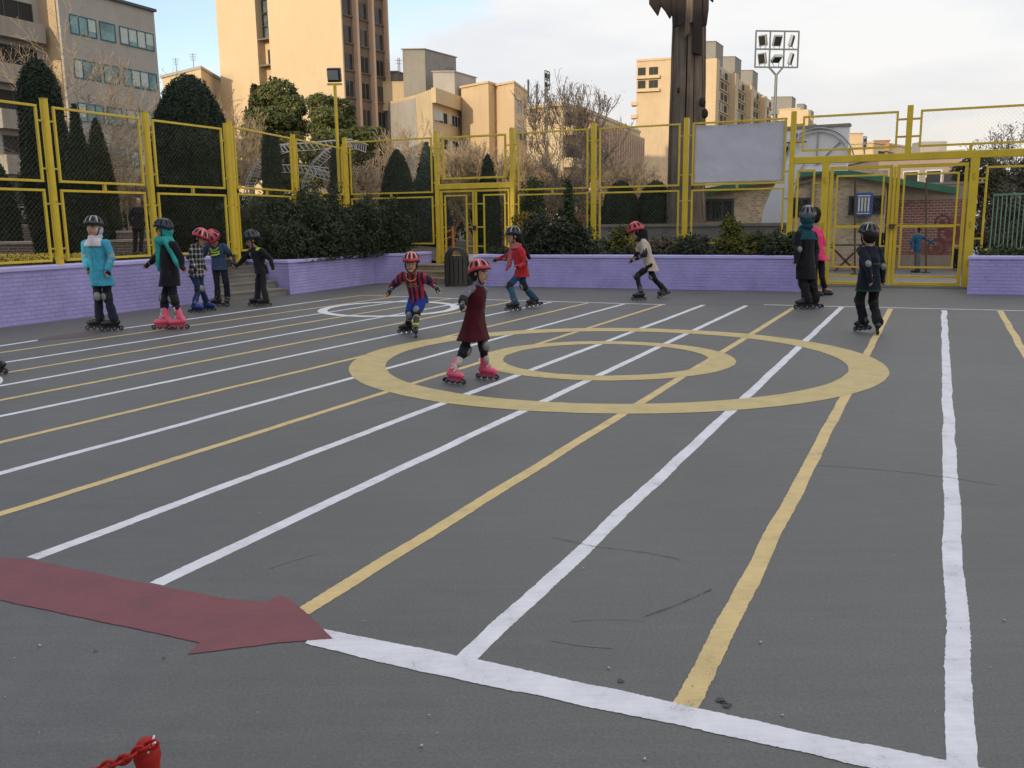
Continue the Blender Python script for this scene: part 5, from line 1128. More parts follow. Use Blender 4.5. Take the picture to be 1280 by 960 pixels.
# big stepped apartment slab
def slab(label, uc, vc, Dc, ul, ur, Dr, vr, vt, cubes, nbay, storey=3.0, nfl=16):
    P = V2(at(uc, vc, Dc)); Q = V2(at(ur, vr, Dr)); Lp = V2(at(ul, vc, Dc * 1.02)); root = thing('apartment_building', P, label, 'building')
    zt = at(uc, vt, Dc).z; back = Q + (Lp - P)
    block(root, 'wall', [Lp, P, Q, back], 0, zt, M_TAN, .5)
    F = Face(P, Q); bw = F.Ln / nbay
    for k in range(nbay):
        s0 = k * bw
        mb = MB(); F.box(mb, s0, s0 + bw * .16, 0, zt - .4 - .35 * k, .004, 3.4); mb.build('pilaster', M_TAN, root)
        zb = zt - .6 - storey * 4.7
        mb = MB(); F.box(mb, s0 + bw * .16 + .003, s0 + bw - .4, zb, zt - .5, .004, 1.6); mb.build('oriel', M_CRM, root)
        for r in range(5):
            z = zb + .5 + r * storey * .92
            for j in range(4):
                a0 = s0 + bw * (.2 + j * .19); mb = MB(); F.box(mb, a0, a0 + bw * .15, z, z + 1.9, 1.603, 1.66); mb.build('window', M_DK if (j + r) % 3 else M_GL, root)
            mb = MB(); F.box(mb, s0 + bw * .18, s0 + bw - .5, z - .32, z - .1, 1.604, 2.0); mb.build('ledge', M_CRM, root)
        for r in range(1, nfl - 5):
            z = zb - storey * r + .2
            if z < 2: break
            mb = MB(); F.box(mb, s0 + bw * (.2 + .1 * (r % 2)), s0 + bw * (.75 + .1 * (r % 2)), z - 1.2, z - .1, .004, 2.0); mb.build('balcony', M_CRM, root)
            mb = MB(); F.box(mb, s0 + bw * .22, s0 + bw * .9, z, z + 1.6, .004, .1); mb.build('opening', M_DK, root)
    FLf = Face(Lp, P)
    for r in range(2):
        z = zt - 3.4 - r * storey * 1.05
        mb = MB(); FLf.box(mb, .1, FLf.Ln * .36, z - .9, z - .2, .004, .9); mb.build('balcony', M_CRM, root)
        window(root, FLf, FLf.Ln * .02, FLf.Ln * .14, z, z + 1.9, 1, M_DK, M_FR); window(root, FLf, FLf.Ln * .19, FLf.Ln * .33, z, z + 1.9, 2, M_DK, M_FR)
    for r in range(2, nfl):
        z = zt - 3.4 - r * storey * 1.05
        if z < 2: break
        mb = MB(); FLf.box(mb, -1.3, .4, z - .9, z, -2.5, .35); mb.build('balcony', M_CRM, root)
    for (u0, u1, v, D, dep) in cubes: roofbox(root, u0, u1, v, D, dep, M_ROOF, zt - 1.5, .5)
    return root
slab('tan stepped apartment slab with three roof blocks right behind the wooden trunk', 877, 150, 230, 795, 958, 312, 150, 72, [(880, 895, 52, 236, 7), (901, 919, 71, 258, 7), (926, 941, 88, 285, 7)], 4)
slab('farther tan apartment slab with roof blocks, right of the floodlight pole', 1000, 150, 400, 958, 1016, 480, 150, 136, [(964, 990, 121, 405, 9), (996, 1005, 130, 430, 8), (1008, 1014, 138, 460, 8)], 3)
# distant tan rooftops right
A = V2(at(1040, 180, 150)); B = V2(at(1092, 180, 146)); C4 = V2(at(1150, 180, 160))
b9 = thing('low_building', B, 'distant sunlit tan rooftops seen above the beam of the big gate', 'building')
z9 = at(1092, 179, 146).z; block(b9, 'wall', [A, B, C4, C4 + Vector((-4, 12, 0)), A + Vector((0, 10, 0))], 0, z9, M_TAN, .3)
roofbox(b9, 1056, 1078, 167, 150, 4, M_TAN, z9 - 1); roofbox(b9, 1093, 1112, 176, 149, 4, mat('terracotta_block', (.42, .22, .12), .9, .2, 2), z9 - 1)
F = Face(B, C4)
for k in range(3): window(b9, F, 2 + k * 4, 4.4 + k * 4, z9 - 2.6, z9 - 1.1, 2, M_DK, M_FR)

# ---- yard buildings behind the big gate
M_YB = brick('yellow_facing_brick', (.68, .53, .33), (.42, .30, .17), (.60, .50, .36), .15, .075, .012, .9, .5, axis='x-y', grime=.2)
HA = V2(at(858, 250, 28.6)); HB = V2(at(1108, 250, 26.6))
hs = thing('brick_house', HB, 'yellow brick yard house with a green metal roof behind the big gate', 'house')
hz = 2.42; FH = Face(HA, HB)
block(hs, 'wall', [HA, HB, HB + Vector((1.2, 6.5, 0)), HA + Vector((.5, 6.5, 0))], 0, hz, M_YB)
def hs_s(u, v): q = onwall(u, v, FH.A, FH.B); return (q - FH.A).dot(FH.D), q.z
M_GRN = mat('green_metal_roof', (.035, .15, .085), .5, .2, 3, .2, 20, grime=.3)
sA, sM, sB = hs_s(874, 238)[0], hs_s(1034, 210)[0], hs_s(1196, 235)[0]; zE, zR = hs_s(874, 238)[1] + .02, hs_s(1034, 209)[1]; zE2 = hs_s(1196, 235)[1]
mb = MB(); mb.extrude([FH.p(.02, hz + .003, -.0), FH.p(.3, zE - .02, 0), FH.p(sM, zR - .12, 0), FH.p(FH.Ln, hz + .45, 0), FH.p(FH.Ln, hz + .003, 0)], FH.N * -6.4); mb.build('gable', M_YB, hs)
for (sa, za, sb, zb) in ((sA, zE, sM, zR), (sM, zR, sB, zE2)):
    P_ = [FH.p(sa, za, .3), FH.p(sb, zb, .3), FH.p(sb, zb, -6.6), FH.p(sa, za, -6.6)]; nU = Vector((0, 0, -.11)); mb = MB()
    mb.add(P_ + [q + nU for q in P_], [(0, 1, 2, 3), (7, 6, 5, 4), (0, 4, 5, 1), (1, 5, 6, 2), (2, 6, 7, 3), (3, 7, 4, 0)]); rfo = mb.build('roof', M_GRN, hs)
    mb = MB(); mb.bar(P_[0] + nU * .9 + FH.N * .02, P_[1] + nU * .9 + FH.N * .02, .03, .16); mb.build('bargeboard', M_GRN, rfo)
for (u0, u1, v0, v1) in ((873, 918, 248, 276), (980, 1013, 247, 271), (1060, 1106, 244, 268)):
    s0, z0 = hs_s(u0, v1); s1, z1 = hs_s(u1, v0); w = window(hs, FH, s0, s1, z0, z1, 3, M_DK, M_FR)
    mb = MB()
    for k in range(9):
        a0 = s0 + (s1 - s0) * k / 8; mb.bar(FH.p(a0, z0 + .02, .1), FH.p(s0 + (s1 - s0) * .5 + (a0 - s0 - (s1 - s0) * .5) * .2, z1, .1), .016)
    mb.build('grille', M_FR, w)
s0, z0 = hs_s(1067, 271); s1, z1 = hs_s(1091, 241)
ac = thing('air_cooler', FH.p((s0 + s1) / 2, z0, .25), 'blue framed air cooler with white slats on the yellow brick house', 'air cooler')
mb = MB(); FH.box(mb, s0, s1, z0, z1, .08, .55); mb.build('case', mat('blue_painted_steel', (.04, .09, .30), .5, .2, 6), ac, bevel=.02)
M_SLAT = mat('white_slats', (.62, .63, .60), .5)
for k in range(4):
    x0 = s0 + .075 + (s1 - s0 - .15) * k / 4; mb = MB(); FH.box(mb, x0 + .012, x0 + (s1 - s0 - .14) / 4 - .012, z0 + .12, z1 - .12, .552, .57); sl = mb.build('louvre', mat('dark_louvre', (.10, .11, .11), .6), ac)
    mb = MB()
    for j in range(9): zz = z0 + .15 + (z1 - z0 - .34) * j / 8; FH.box(mb, x0 + .018, x0 + (s1 - s0 - .14) / 4 - .018, zz, zz + .05, .571, .585)
    mb.build('slat', M_SLAT, sl)
mb = MB(); FH.box(mb, s0 + .075, s1 - .075, z0 + .075, z0 + .11, .552, .575); FH.box(mb, s0 + .075, s1 - .075, z1 - .11, z1 - .075, .552, .575); mb.build('grille_frame', M_SLAT, ac)
# grey service pipe on the house
s_, z_ = hs_s(1012, 223); mb = MB(); arc = [FH.p(s_ - .5, z_ - .2, .12)] + [FH.p(s_ - .2 + .3 * math.sin(t), z_ - .1 + .3 * (1 - math.cos(t)) * .4, .12) for t in (.3, .7, 1.1, 1.5)] + [FH.p(s_ + .12, z_ - 1.1, .12)]
mb.tube(arc, .05, 8); mb.build('drain_pipe', M_ROOF, hs)
# red mural brick wall
M_RB = brick('red_white_mural_brick', (.30, .115, .085), (.27, .10, .07), (.46, .36, .32), .23, .078, .013, .9, .4, axis='x-y', grime=.25, stain=(.25, .095, .075))
WA, WB = V2(at(1106, 300, 26.9)), V2(at(1213, 300, 25.5)); FW_ = Face(WA, WB)
rw = thing('brick_wall', WA, 'red brick yard wall with faded painted circles and a plaster top band', 'wall')
block(rw, 'brick_face', [WA, WB, WB + Vector((.1, .3, 0)), WA + Vector((.1, .3, 0))], .42, 2.0, M_RB)
block(rw, 'plaster_band', [WA, WB, WB + Vector((.1, .3, 0)), WA + Vector((.1, .3, 0))], 2.003, 2.42, mat('pale_plaster', (.36, .28, .22), .9, .12, 1.5, .2, 14, grime=.3), .06)
block(rw, 'plinth', [FW_.p(-.0, 0, .03), FW_.p(FW_.Ln, 0, .03), FW_.p(FW_.Ln, 0, -.28), FW_.p(0, 0, -.28)], 0, .417, mat('sandy_plaster', (.33, .26, .18), .9, .15, 2, .2, 14, grime=.4))
M_MUR = mat('faded_mural_red', (.17, .06, .048), .9, .2, 5, .3, 40)
for (u, v, r) in ((1170, 310, .26), (1186, 292, .3), (1178, 278, .22)):
    q = onwall(u, v, WA, WB); s_ = (q - WA).dot(FW_.D); mb = MB(); pts = []
    vs = []; fs = []
    for k in range(36):
        a = 2 * PI * k / 36
        for rr in (r, r * .72): vs.append(FW_.p(s_ + rr * math.cos(a), q.z + rr * math.sin(a), .006))
    for k in range(36): fs.append((2 * k, 2 * ((k + 1) % 36), 2 * ((k + 1) % 36) + 1, 2 * k + 1))
    mb.add(vs, fs)
    vs = [FW_.p(s_ + r * .4 * math.cos(2 * PI * k / 20), q.z + r * .4 * math.sin(2 * PI * k / 20), .006) for k in range(20)]; mb.poly(vs); mb.build('mural_circle', M_MUR, rw, fix=False)
# beige building with roof coolers farther back
A = V2(at(1098, 210, 46)); B = V2(at(1201, 210, 43)); 
b10 = thing('low_building', B, 'flat roofed beige block with a roof cooler above the red brick wall', 'building')
z10 = at(1190, 192, 43.3).z; block(b10, 'wall', [A, B, B + Vector((2, 8, 0)), A + Vector((1, 8, 0))], 0, z10, mat('pinkish_render', (.33, .25, .20), .9, .1, .8, .2, 12, grime=.2), .15)
F = Face(A, B)
for s in (1.3, 2.4): window(b10, F, s, s + .8, z10 - 1.6, z10 - .7, 1, M_GL, M_FRW)
q = at(1161, 190, 45.5); mb = MB(); mb.box(q + Vector((0, 0, .1)), (1.3, 1, .75)); mb.build('roof_cooler', M_OFF, b10, bevel=.03)
q = at(1200, 224, 41); mb = MB(); mb.box(q, (1.0, 1, .5)); mb.tube([q + Vector((.3, 0, 0)), q + Vector((.3, 0, -6))], .08, 6); mb.build('rusty_unit', M_FR, b10)
# grey garden wall behind the planter
M_GW = mat('grey_cement_wall', (.19, .185, .175), .9, .15, 1.2, .3, 20, grime=.5)
ga, gb = V2(at(748, 290, 24.8)), V2(at(990, 290, 22.4))
gw = thing('garden_wall', ga, 'low grey cement wall behind the yellow fence, right of the bare trees', 'wall')
nG = Vector((.4, .92, 0)); block(gw, 'wall_face', [ga, gb, gb + nG * .3, ga + nG * .3], 0, 1.34, M_GW)
block(gw, 'coping', [ga - nG * .04, gb - nG * .04, gb + nG * .34, ga + nG * .34], 1.343, 1.42, M_CONC)
# white gateway with ring arch
M_WH = mat('white_stucco', (.80, .79, .79), .85, .06, 1, .2, 20, grime=.18)
GA, GB = V2(at(972, 180, 24.2)), V2(at(1060, 180, 23.4)); FG_ = Face(GA, GB)
gt = thing('white_gateway', GA, 'white stucco gateway panel with a round arch behind the big gate', 'gateway')
def gs(u, v): q = onwall(u, v, GA, GB); return (q - GA).dot(FG_.D), q.z
zt_ = gs(1000, 161)[1]; zb_ = gs(1000, 215)[1]
mb = MB(); FG_.box(mb, 0, FG_.Ln, zb_, zt_, -.25, 0); mb.build('panel', M_WH, gt)
mb = MB(); FG_.box(mb, -.02, FG_.Ln + .03, zt_ + .002, zt_ + .07, -.28, .05); mb.build('coping', M_ROOF, gt)
cs, cz = gs(1021, 206); M_STL = mat('grey_steel', (.40, .40, .40), .4, .15, 8, .1, metal=.7)
for rr, th in ((.92, .022), (.82, .016)):
    mb = MB(); mb.tube([FG_.p(cs + rr * math.cos(t), cz + rr * math.sin(t), .06) for t in [PI * k / 24 for k in range(25)]], th, 8); mb.build('ring_arch', M_STL, gt)
mb = MB(); vs = [FG_.p(cs + .78 * math.cos(PI * k / 24), cz + .78 * math.sin(PI * k / 24), .012) for k in range(25)]; mb.poly(vs); mb.build('tympanum', mat('grey_stucco', (.70, .69, .68), .85, .08, 2), gt, fix=False)
mb = MB(); mb.tube([FG_.p(cs, cz, .05), FG_.p(cs + .55, cz + .55, .05)], .02, 6); mb.tube([FG_.p(cs, cz, .05), FG_.p(cs, cz + .78, .05)], .02, 6); mb.build('strut', M_STL, gt)
leg = [(1006, 205), (1000, 214), (993, 232), (986, 256), (981, 285), (978, 310), (955, 310), (952, 285), (956, 262), (966, 238), (976, 222), (982, 205)]
pts = [FG_.p(*gs(u, v), .18) for u, v in leg]; mb = MB(); mb.extrude(pts, FG_.N * -.42); mb.build('curved_leg', mat('white_paint_panel', (.62, .63, .66), .6, .05, 1), gt)
# calligraphic letters and a small sign with rosette
M_INK = mat('black_ink', (.015, .015, .018), .7, .1)
def stroke(name, root, F, pts, w, d, m):
    mb = MB(); mb.tube([F.p(*gs(u, v), d) for u, v in pts], [w * (.4 + .6 * math.sin(PI * (i + .5) / len(pts))) for i in range(len(pts))], 6); return mb.build(name, m, root)
stroke('lettering', gt, FG_, [(976, 194), (978, 195), (980, 193), (982, 188)], .035, .02, M_INK); stroke('lettering', gt, FG_, [(983, 194), (984, 190), (985, 184)], .03, .02, M_INK); stroke('lettering', gt, FG_, [(977, 189), (979, 187)], .025, .02, M_INK)
sq_ = thing('small_sign', FG_.p(*gs(995, 175), .3), 'small white sign with a violet rosette and a violet strip behind the big gate mast', 'sign')
s0, z0 = gs(990.5, 177); s1, z1 = gs(1001, 166.5); mb = MB(); FG_.box(mb, s0, s1, z0, z1, .26, .29); mb.build('board', M_SLAT, sq_)
M_VIO = mat('violet_print', (.12, .09, .32), .6); cx_, cz_ = (s0 + s1) / 2, (z0 + z1) / 2
mb = MB()
for k in range(8):
    a = 2 * PI * k / 8; c = (cx_ + .065 * math.cos(a), cz_ + .02 + .065 * math.sin(a)); mb.poly([FG_.p(c[0] + .028 * math.cos(t), c[1] + .028 * math.sin(t), .294) for t in [2 * PI * j / 10 for j in range(10)]])
mb.poly([FG_.p(cx_ + .02 * math.cos(t), cz_ + .02 + .02 * math.sin(t), .294) for t in [2 * PI * j / 10 for j in range(10)]]); FG_.box(mb, cx_ - .09, cx_ + .09, z0 + .012, z0 + .03, .291, .296); mb.build('rosette', M_VIO, sq_, fix=False)
s0, z0 = gs(980, 180.5); s1, z1 = gs(1010, 177.5); mb = MB(); FG_.box(mb, s0, s1, z0, z1, .25, .28); mb.build('strip', mat('dark_violet', (.05, .035, .12), .6), sq_)

# ================================================================== UNSEEN SHADE-CASTING BLOCKS ADDED BEHIND THE CAMERA
sd = Vector((-.54, -.85, 0)).normalized(); pd = Vector((-sd.y, sd.x, 0))
for i, (off, ln, hh, lab) in enumerate(((-30, 47.6, 18, 'lower plain brown shade block added behind the rink, outside the picture'), (19, 50, 21, 'taller plain brown shade block added behind the rink, outside the picture'))):
    c0 = Vector((0, 12, 0)) + sd * 46 + pd * (off - ln / 2); c1_ = c0 + pd * ln
    root = thing('apartment_building', c0, lab, 'building'); block(root, 'wall', [c0, c1_, c1_ + sd * 12, c0 + sd * 12], 0, hh, M_BRN, .4)  # added unseen block, sized to keep the low sun off the rink
    F = Face(c1_, c0) if Face(c1_, c0).N.dot(sd) < 0 else Face(c0, c1_)
    for r in range(5):
        for k in range(int(ln / 5)): window(root, F, 1.2 + k * 5, 3.8 + k * 5, 2 + r * 3.6, 3.7 + r * 3.6, 2)
# ================================================================== VEGETATION
def quad_mesh(name, V):
    """V: (n,4,3) array of quads -> mesh"""
    n = len(V); me = bpy.data.meshes.new(name); me.vertices.add(n * 4); me.vertices.foreach_set('co', np.ascontiguousarray(V, dtype=np.float32).ravel())
    me.loops.add(n * 4); me.loops.foreach_set('vertex_index', np.arange(n * 4, dtype=np.int32)); me.polygons.add(n)
    me.polygons.foreach_set('loop_start', np.arange(0, n * 4, 4, dtype=np.int32)); me.update(calc_edges=True); return me
def leaves(P, Nn, size, tilt=.7, asp=1.6, taper=.35):
    """leaf-shaped quads at points P facing roughly along Nn"""
    n = len(P); d = Nn + RNG.normal(0, tilt, (n, 3)); d /= np.linalg.norm(d, axis=1, keepdims=True) + 1e-9
    r = RNG.normal(0, 1, (n, 3)); u = np.cross(d, r); u /= np.linalg.norm(u, axis=1, keepdims=True) + 1e-9; w = np.cross(d, u)
    s = size * RNG.uniform(.6, 1.35, (n, 1)); u = u * s * asp; w = w * s
    return np.stack([P - u * .5, P + w * .42 - u * .05, P + u * .5, P - w * .42 - u * .05], 1)
def sph(n):
    v = RNG.normal(0, 1, (n, 3)); return v / np.linalg.norm(v, axis=1, keepdims=True)
M_CYP = foliage('dark_cypress_leaf', (.012, .022, .012), (.028, .045, .022), 1.1); M_CYP2 = foliage('olive_cypress_leaf', (.022, .032, .014), (.05, .06, .024), 1.1)
M_BLUE = foliage('blue_green_conifer_leaf', (.02, .035, .026), (.05, .075, .055), 1.3); M_PINE = foliage('pine_needle', (.045, .058, .016), (.15, .16, .05), .6)
M_JUN = foliage('dark_juniper_leaf', (.024, .034, .017), (.065, .082, .04), 1.6); M_SHR = foliage('grey_green_shrub_leaf', (.022, .03, .016), (.07, .085, .045), 2.2)
M_THU = foliage('golden_thuja_leaf', (.045, .065, .012), (.20, .18, .035), 2.4); M_YLF = foliage('yellow_shrub_leaf', (.16, .12, .02), (.38, .27, .05), 3)
M_GRN2 = foliage('mid_green_shrub_leaf', (.02, .04, .012), (.06, .09, .028), 2.2)
M_BARK = mat('brown_bark', (.10, .075, .05), .95, .3, 5, .6, 30, dist=.03); M_TWIG = mat('grey_brown_twig', (.36, .27, .17), .9, .25, 3, .2, 20); M_TWIGD = mat('dark_twig', (.15, .12, .095), .9, .25, 3, .2, 20)
def topiary(x, y, z0, h, prof, n, lf, m, label, name='clipped_cypress', cat='topiary', group='clipped dark evergreens behind the fence', trunk=.0, lump=.075):
    """clipped evergreen: prof = [(height fraction, radius)], a ragged coat of small leaf faces over a dark inner body"""
    root = thing(name, (x, y, z0), label, cat, group); zs = np.array([p[0] for p in prof]); rs = np.array([p[1] for p in prof])
    def rad(t, a): 
        return np.interp(t, zs, rs)
    mb = MB(); rings = []
    sd_ = x * 3.1 + y
    def lum(a, t): return 1 + lump * 2 * noise.noise((math.cos(a) * 1.5 + sd_, math.sin(a) * 1.5, t * h * .9)) + lump * noise.noise((math.cos(a) * 5 + sd_, math.sin(a) * 5, t * h * 3))
    for i in range(25):
        t = trunk + (1 - trunk) * i / 24; rings.append([Vector((x + math.cos(a) * rad(t, a) * .93 * lum(a, t), y + math.sin(a) * rad(t, a) * .93 * lum(a, t), z0 + t * h * .985)) for a in [2 * PI * k / 24 for k in range(24)]])
    mb.loft(rings); body = mb.build('crown', m, root, smooth=True)
    wts = rs + .08; n = int(n * 2.6); lf = lf * .55; t = RNG.uniform(trunk, 1, n * 2); keep = RNG.uniform(0, wts.max(), n * 2) < np.interp(t, zs, wts); t = t[keep][:n]
    a = RNG.uniform(0, 2 * PI, len(t)); rr = np.interp(t, zs, rs); lu = np.array([lum(aa, tt) for aa, tt in zip(a, t)])
    rr = rr * lu * .96 + RNG.normal(0, lf * .8, len(t)) ; dz = -np.gradient(np.interp(np.linspace(0, 1, 200), zs, rs), h / 199); sl = np.interp(t, np.linspace(0, 1, 200), dz)
    P = np.stack([x + np.cos(a) * rr, y + np.sin(a) * rr, z0 + t * h + RNG.normal(0, lf * .4, len(t))], 1); Nn = np.stack([np.cos(a), np.sin(a), np.clip(sl, -.5, 3)], 1); Nn /= np.linalg.norm(Nn, axis=1, keepdims=True)
    lv = link_mesh('leaves', quad_mesh('leaves', leaves(P, Nn, lf, .6, 2.0)), m, root)
    mb = MB(); mb.tube([(x, y, z0 - .05), (x, y, z0 + max(.4, trunk * h + .2))], [.09, .07], 8); mb.build('trunk', M_BARK, root)
    return root
def top_at(u0, u1, vtop, D, prof, n, lf, m, label, z0=None, **kw):
    p = at((u0 + u1) / 2, vtop, D); z0 = terr(p.x) if z0 is None else z0; w = (u1 - u0) / FPX * D; r = max(q[1] for q in prof)
    return topiary(p.x, D, z0, p.z - z0, [(t, q / r * w / 2) for t, q in prof], n, lf, m, label, **kw)
COLM = [(0, .75), (.15, .95), (.4, 1), (.75, .9), (.88, .78), (.95, .55), (1, .12)]; DOME = [(0, .6), (.1, .9), (.35, 1), (.6, .93), (.78, .78), (.9, .55), (.97, .3), (1, .08)]
EGG = [(0, .85), (.2, 1), (.5, .88), (.75, .6), (.92, .3), (1, .05)]; CONE = [(0, .9), (.1, 1), (.4, .75), (.7, .42), (.9, .18), (1, .03)]
top_at(17, 72, 74, 20.5, COLM, 13000, .06, M_CYP, 'tall flat topped dark cypress column behind the left fence, nearest the left edge')
top_at(66, 118, 130, 24, CONE, 8000, .06, M_CYP, 'narrow dark cypress cone between the tall column and the olive column')
top_at(100, 137, 148, 25, EGG, 7000, .06, M_CYP2, 'olive toned slender cypress at left, right of the dark cone')
top_at(184, 283, 93, 24, DOME, 20000, .065, M_CYP, 'widest dark clipped evergreen dome, behind the woman with the teal scarf')
top_at(-25, 14, 200, 24, EGG, 7000, .06, M_CYP, 'dark clipped evergreen cut off by the left edge')
top_at(325, 349, 160, 31, COLM, 8000, .07, M_CYP, 'dark cypress column in front of the pines, inside the silver truss arch')
top_at(412, 437, 174, 31, COLM, 6000, .07, M_CYP, 'slim dark cypress column just left of the lamp post')
top_at(470, 522, 187, 32, EGG, 9000, .07, M_CYP, 'dark egg shaped evergreen right of the lamp post')
top_at(503, 562, 178, 35, CONE, 9000, .08, M_BLUE, 'blue green conifer with looser outline left of the small gate', name='conifer', cat='tree', lump=.14)
top_at(594, 625, 193, 31, EGG, 7000, .07, M_CYP, 'slim dark evergreen seen through the small gate')
top_at(661, 682, 227, 31, EGG, 4000, .07, M_CYP, 'small pointed dark evergreen right of the small gate')
for (u0, u1, v, lab) in ((752, 800, 226, 'low dark evergreen mound behind the grey wall, left one'), (795, 845, 226, 'low dark evergreen mound behind the grey wall, beside the wooden trunk'), (842, 886, 232, 'dark clipped cone at the foot of the wooden trunk')): top_at(u0, u1, v, 27.5, DOME if v < 230 else CONE, 6000, .06, M_CYP, lab)
top_at(376, 392, 262, 27, EGG, 2500, .05, M_CYP, 'tiny dark evergreen among the shrubs left of the lamp post')

def clump_tree(x, y, z0, clumps, n, lf, m, label, name, cat, group, trunk_r=.2, th=None, bark=None):
    """tree with a limbed trunk and separate leaf clumps: clumps = [(dx, dy, z, rx, rz)]"""
    root = thing(name, (x, y, z0), label, cat, group); mb = MB(); zt = max(c[2] for c in clumps); zl = min(c[2] for c in clumps)
    mb.tube([(x, y, z0 - .1), (x + .1, y, z0 + (zl - z0) * .6), (x, y, zl), (x, y, (zl + zt) / 2)], [trunk_r, trunk_r * .8, trunk_r * .65, trunk_r * .3], 8)
    for c in clumps:
        a = Vector((x, y, zl - .4 * (zl - z0) * .5)); b = Vector((x + c[0], y + c[1], c[2])); mb.tube([a, a.lerp(b, .5) + Vector((0, 0, -.15)), b], [trunk_r * .45, trunk_r * .3, trunk_r * .12], 6)
    mb.build('trunk', bark or M_BARK, root); Q = []; tot = sum(c[3] ** 2 for c in clumps)
    for c in clumps:
        k = int(n * c[3] ** 2 / tot); s = sph(k); rr = RNG.uniform(.45, 1, (k, 1)) ** .4
        lum = np.array([1 + .35 * noise.noise((q[0] * 1.8 + c[0] * 3, q[1] * 1.8 + c[2], q[2] * 1.8)) + .2 * noise.noise((q[0] * 5, q[1] * 5 + c[2], q[2] * 5 + c[0])) for q in s])[:, None]
        P = s * rr * lum * np.array([c[3], c[3], c[4]]) + np.array([x + c[0], y + c[1], c[2]]); nn = s + np.array([0, 0, .6]); nn /= np.linalg.norm(nn, axis=1, keepdims=True); Q.append(leaves(P, nn, lf, .7, 2.8))
    link_mesh('crown', quad_mesh('crown', np.concatenate(Q)), m, root); return root
def clumps_px(D, lst, x, y):
    out = []
    for (u, v, ru, rv, dd) in lst: p = at(u, v, D + dd); out.append((p.x - x, p.y - y, p.z, ru / FPX * D, rv / FPX * D))
    return out
def ctree(u, D, lst, n, lf, m, label, name='pine_tree', cat='tree', group='pines in front of the tall tower', **kw):
    p = at(u, 300, D); return clump_tree(p.x, D, terr(p.x), clumps_px(D, lst, p.x, D), n, lf, m, label, name, cat, group, **kw)
ctree(345, 50, [(348, 118, 24, 17, 0), (330, 128, 18, 14, 1), (362, 135, 20, 14, -1), (340, 150, 30, 14, -2), (366, 160, 20, 13, 0), (325, 163, 24, 13, 1), (350, 178, 30, 13, -2), (318, 185, 22, 13, 0), (345, 205, 30, 15, 2), (310, 215, 24, 15, 2), (365, 225, 30, 15, 2)], 46000, .085, M_PINE, 'olive green pine with rounded sunlit clumps, left of the pair below the tower')
ctree(415, 46, [(400, 128, 17, 10, 0), (422, 135, 19, 13, 1), (408, 146, 20, 12, -1), (428, 155, 18, 12, 0), (400, 160, 16, 12, -1), (445, 168, 24, 10, 0), (465, 168, 20, 9, 1), (418, 172, 22, 9, -2), (455, 178, 24, 9, 0), (395, 192, 26, 14, 2), (425, 200, 26, 16, 3), (400, 218, 26, 16, 3), (450, 205, 24, 16, 3), (432, 228, 30, 14, 3)], 32000, .08, M_PINE, 'spreading pine right of the first, behind the yellow lamp post')
ctree(318, 60, [(318, 115, 4, 9, 0), (318, 130, 6, 12, 0), (317, 150, 8, 16, 0)], 2200, .14, M_CYP2, 'thin pointed conifer at the left of the pines', name='conifer', group='evergreens behind the fence')

def bare_tree(x, y, z0, h, seed, m, label, spread=.55, depth=7, n0=4, r0=.1, name='bare_tree', group='leafless trees in the park', lean=(0, 0), buds=None, twig=.007, ntw=2, up=.25, tw_min=.05):
    rnd = random.Random(seed); root = thing(name, (x, y, z0), label, 'tree', group); tr = MB(); tw = MB(); ends = []
    def grow(p, d, ln, r, dep):
        k = 3; pts = [p]; q = p; dd = d.copy()
        for i in range(k):
            dd = (dd + Vector((rnd.gauss(0, .13), rnd.gauss(0, .13), rnd.gauss(0, .1) + up * .12))).normalized(); q = q + dd * (ln / k); pts.append(q)
        r1 = max(twig, r * .66); rr = [r + (r1 - r) * i / k for i in range(k + 1)]; (tr if dep >= depth - 2 else tw).tube(pts, rr, 6 if dep >= depth - 2 else 3, cap=False)
        if dep <= 0: ends.append(q); return
        nb = rnd.choice((2, 2, 3)) if dep > 1 else ntw
        for j in range(nb):
            ax = Vector((rnd.gauss(0, 1), rnd.gauss(0, 1), rnd.gauss(0, .4))).normalized(); nd = (dd + ax * spread * rnd.uniform(.55, 1.25) + Vector((0, 0, up * .3))).normalized()
            grow(q if j < 2 else pts[2], nd, ln * rnd.uniform(.62, .88), r1 * rnd.uniform(.65, .9), dep - 1)
        if dep < depth - 1 and rnd.random() < .6:
            ax = Vector((rnd.gauss(0, 1), rnd.gauss(0, 1), rnd.gauss(0, .6))).normalized(); grow(pts[1], (dd * .5 + ax).normalized(), ln * .5, max(twig, r1 * .5), max(0, dep - 2))
    base = Vector((x, y, z0)); L0 = h * .26
    for i in range(n0):
        a = 2 * PI * i / n0 + rnd.uniform(0, 1); sp = .0 if n0 == 1 else spread * .8
        grow(base + Vector((math.cos(a), math.sin(a), 0)) * r0 * .5 * (n0 > 1), Vector((math.cos(a) * sp + lean[0], math.sin(a) * sp + lean[1], 1)).normalized(), L0 * rnd.uniform(.85, 1.15), r0 * (1 if n0 == 1 else .6), depth)
    zmax = max(v[2] for v in tr.v + tw.v); k = h / (zmax - z0)
    for mb in (tr, tw): mb.v = [(x + (v[0] - x) * k, y + (v[1] - y) * k, z0 + (v[2] - z0) * k) for v in mb.v]
    tr.build('trunk', m, root, smooth=True, fix=False); tw.build('twigs', m, root, fix=False)
    if buds:
        E_ = np.array([[x + (e.x - x) * k, y + (e.y - y) * k, z0 + (e.z - z0) * k] for e in ends for _ in range(2)]); P = E_ + RNG.normal(0, .06, E_.shape); link_mesh('buds', quad_mesh('buds', leaves(P, sph(len(P)), buds[1], .5)), buds[0], root)
    return root
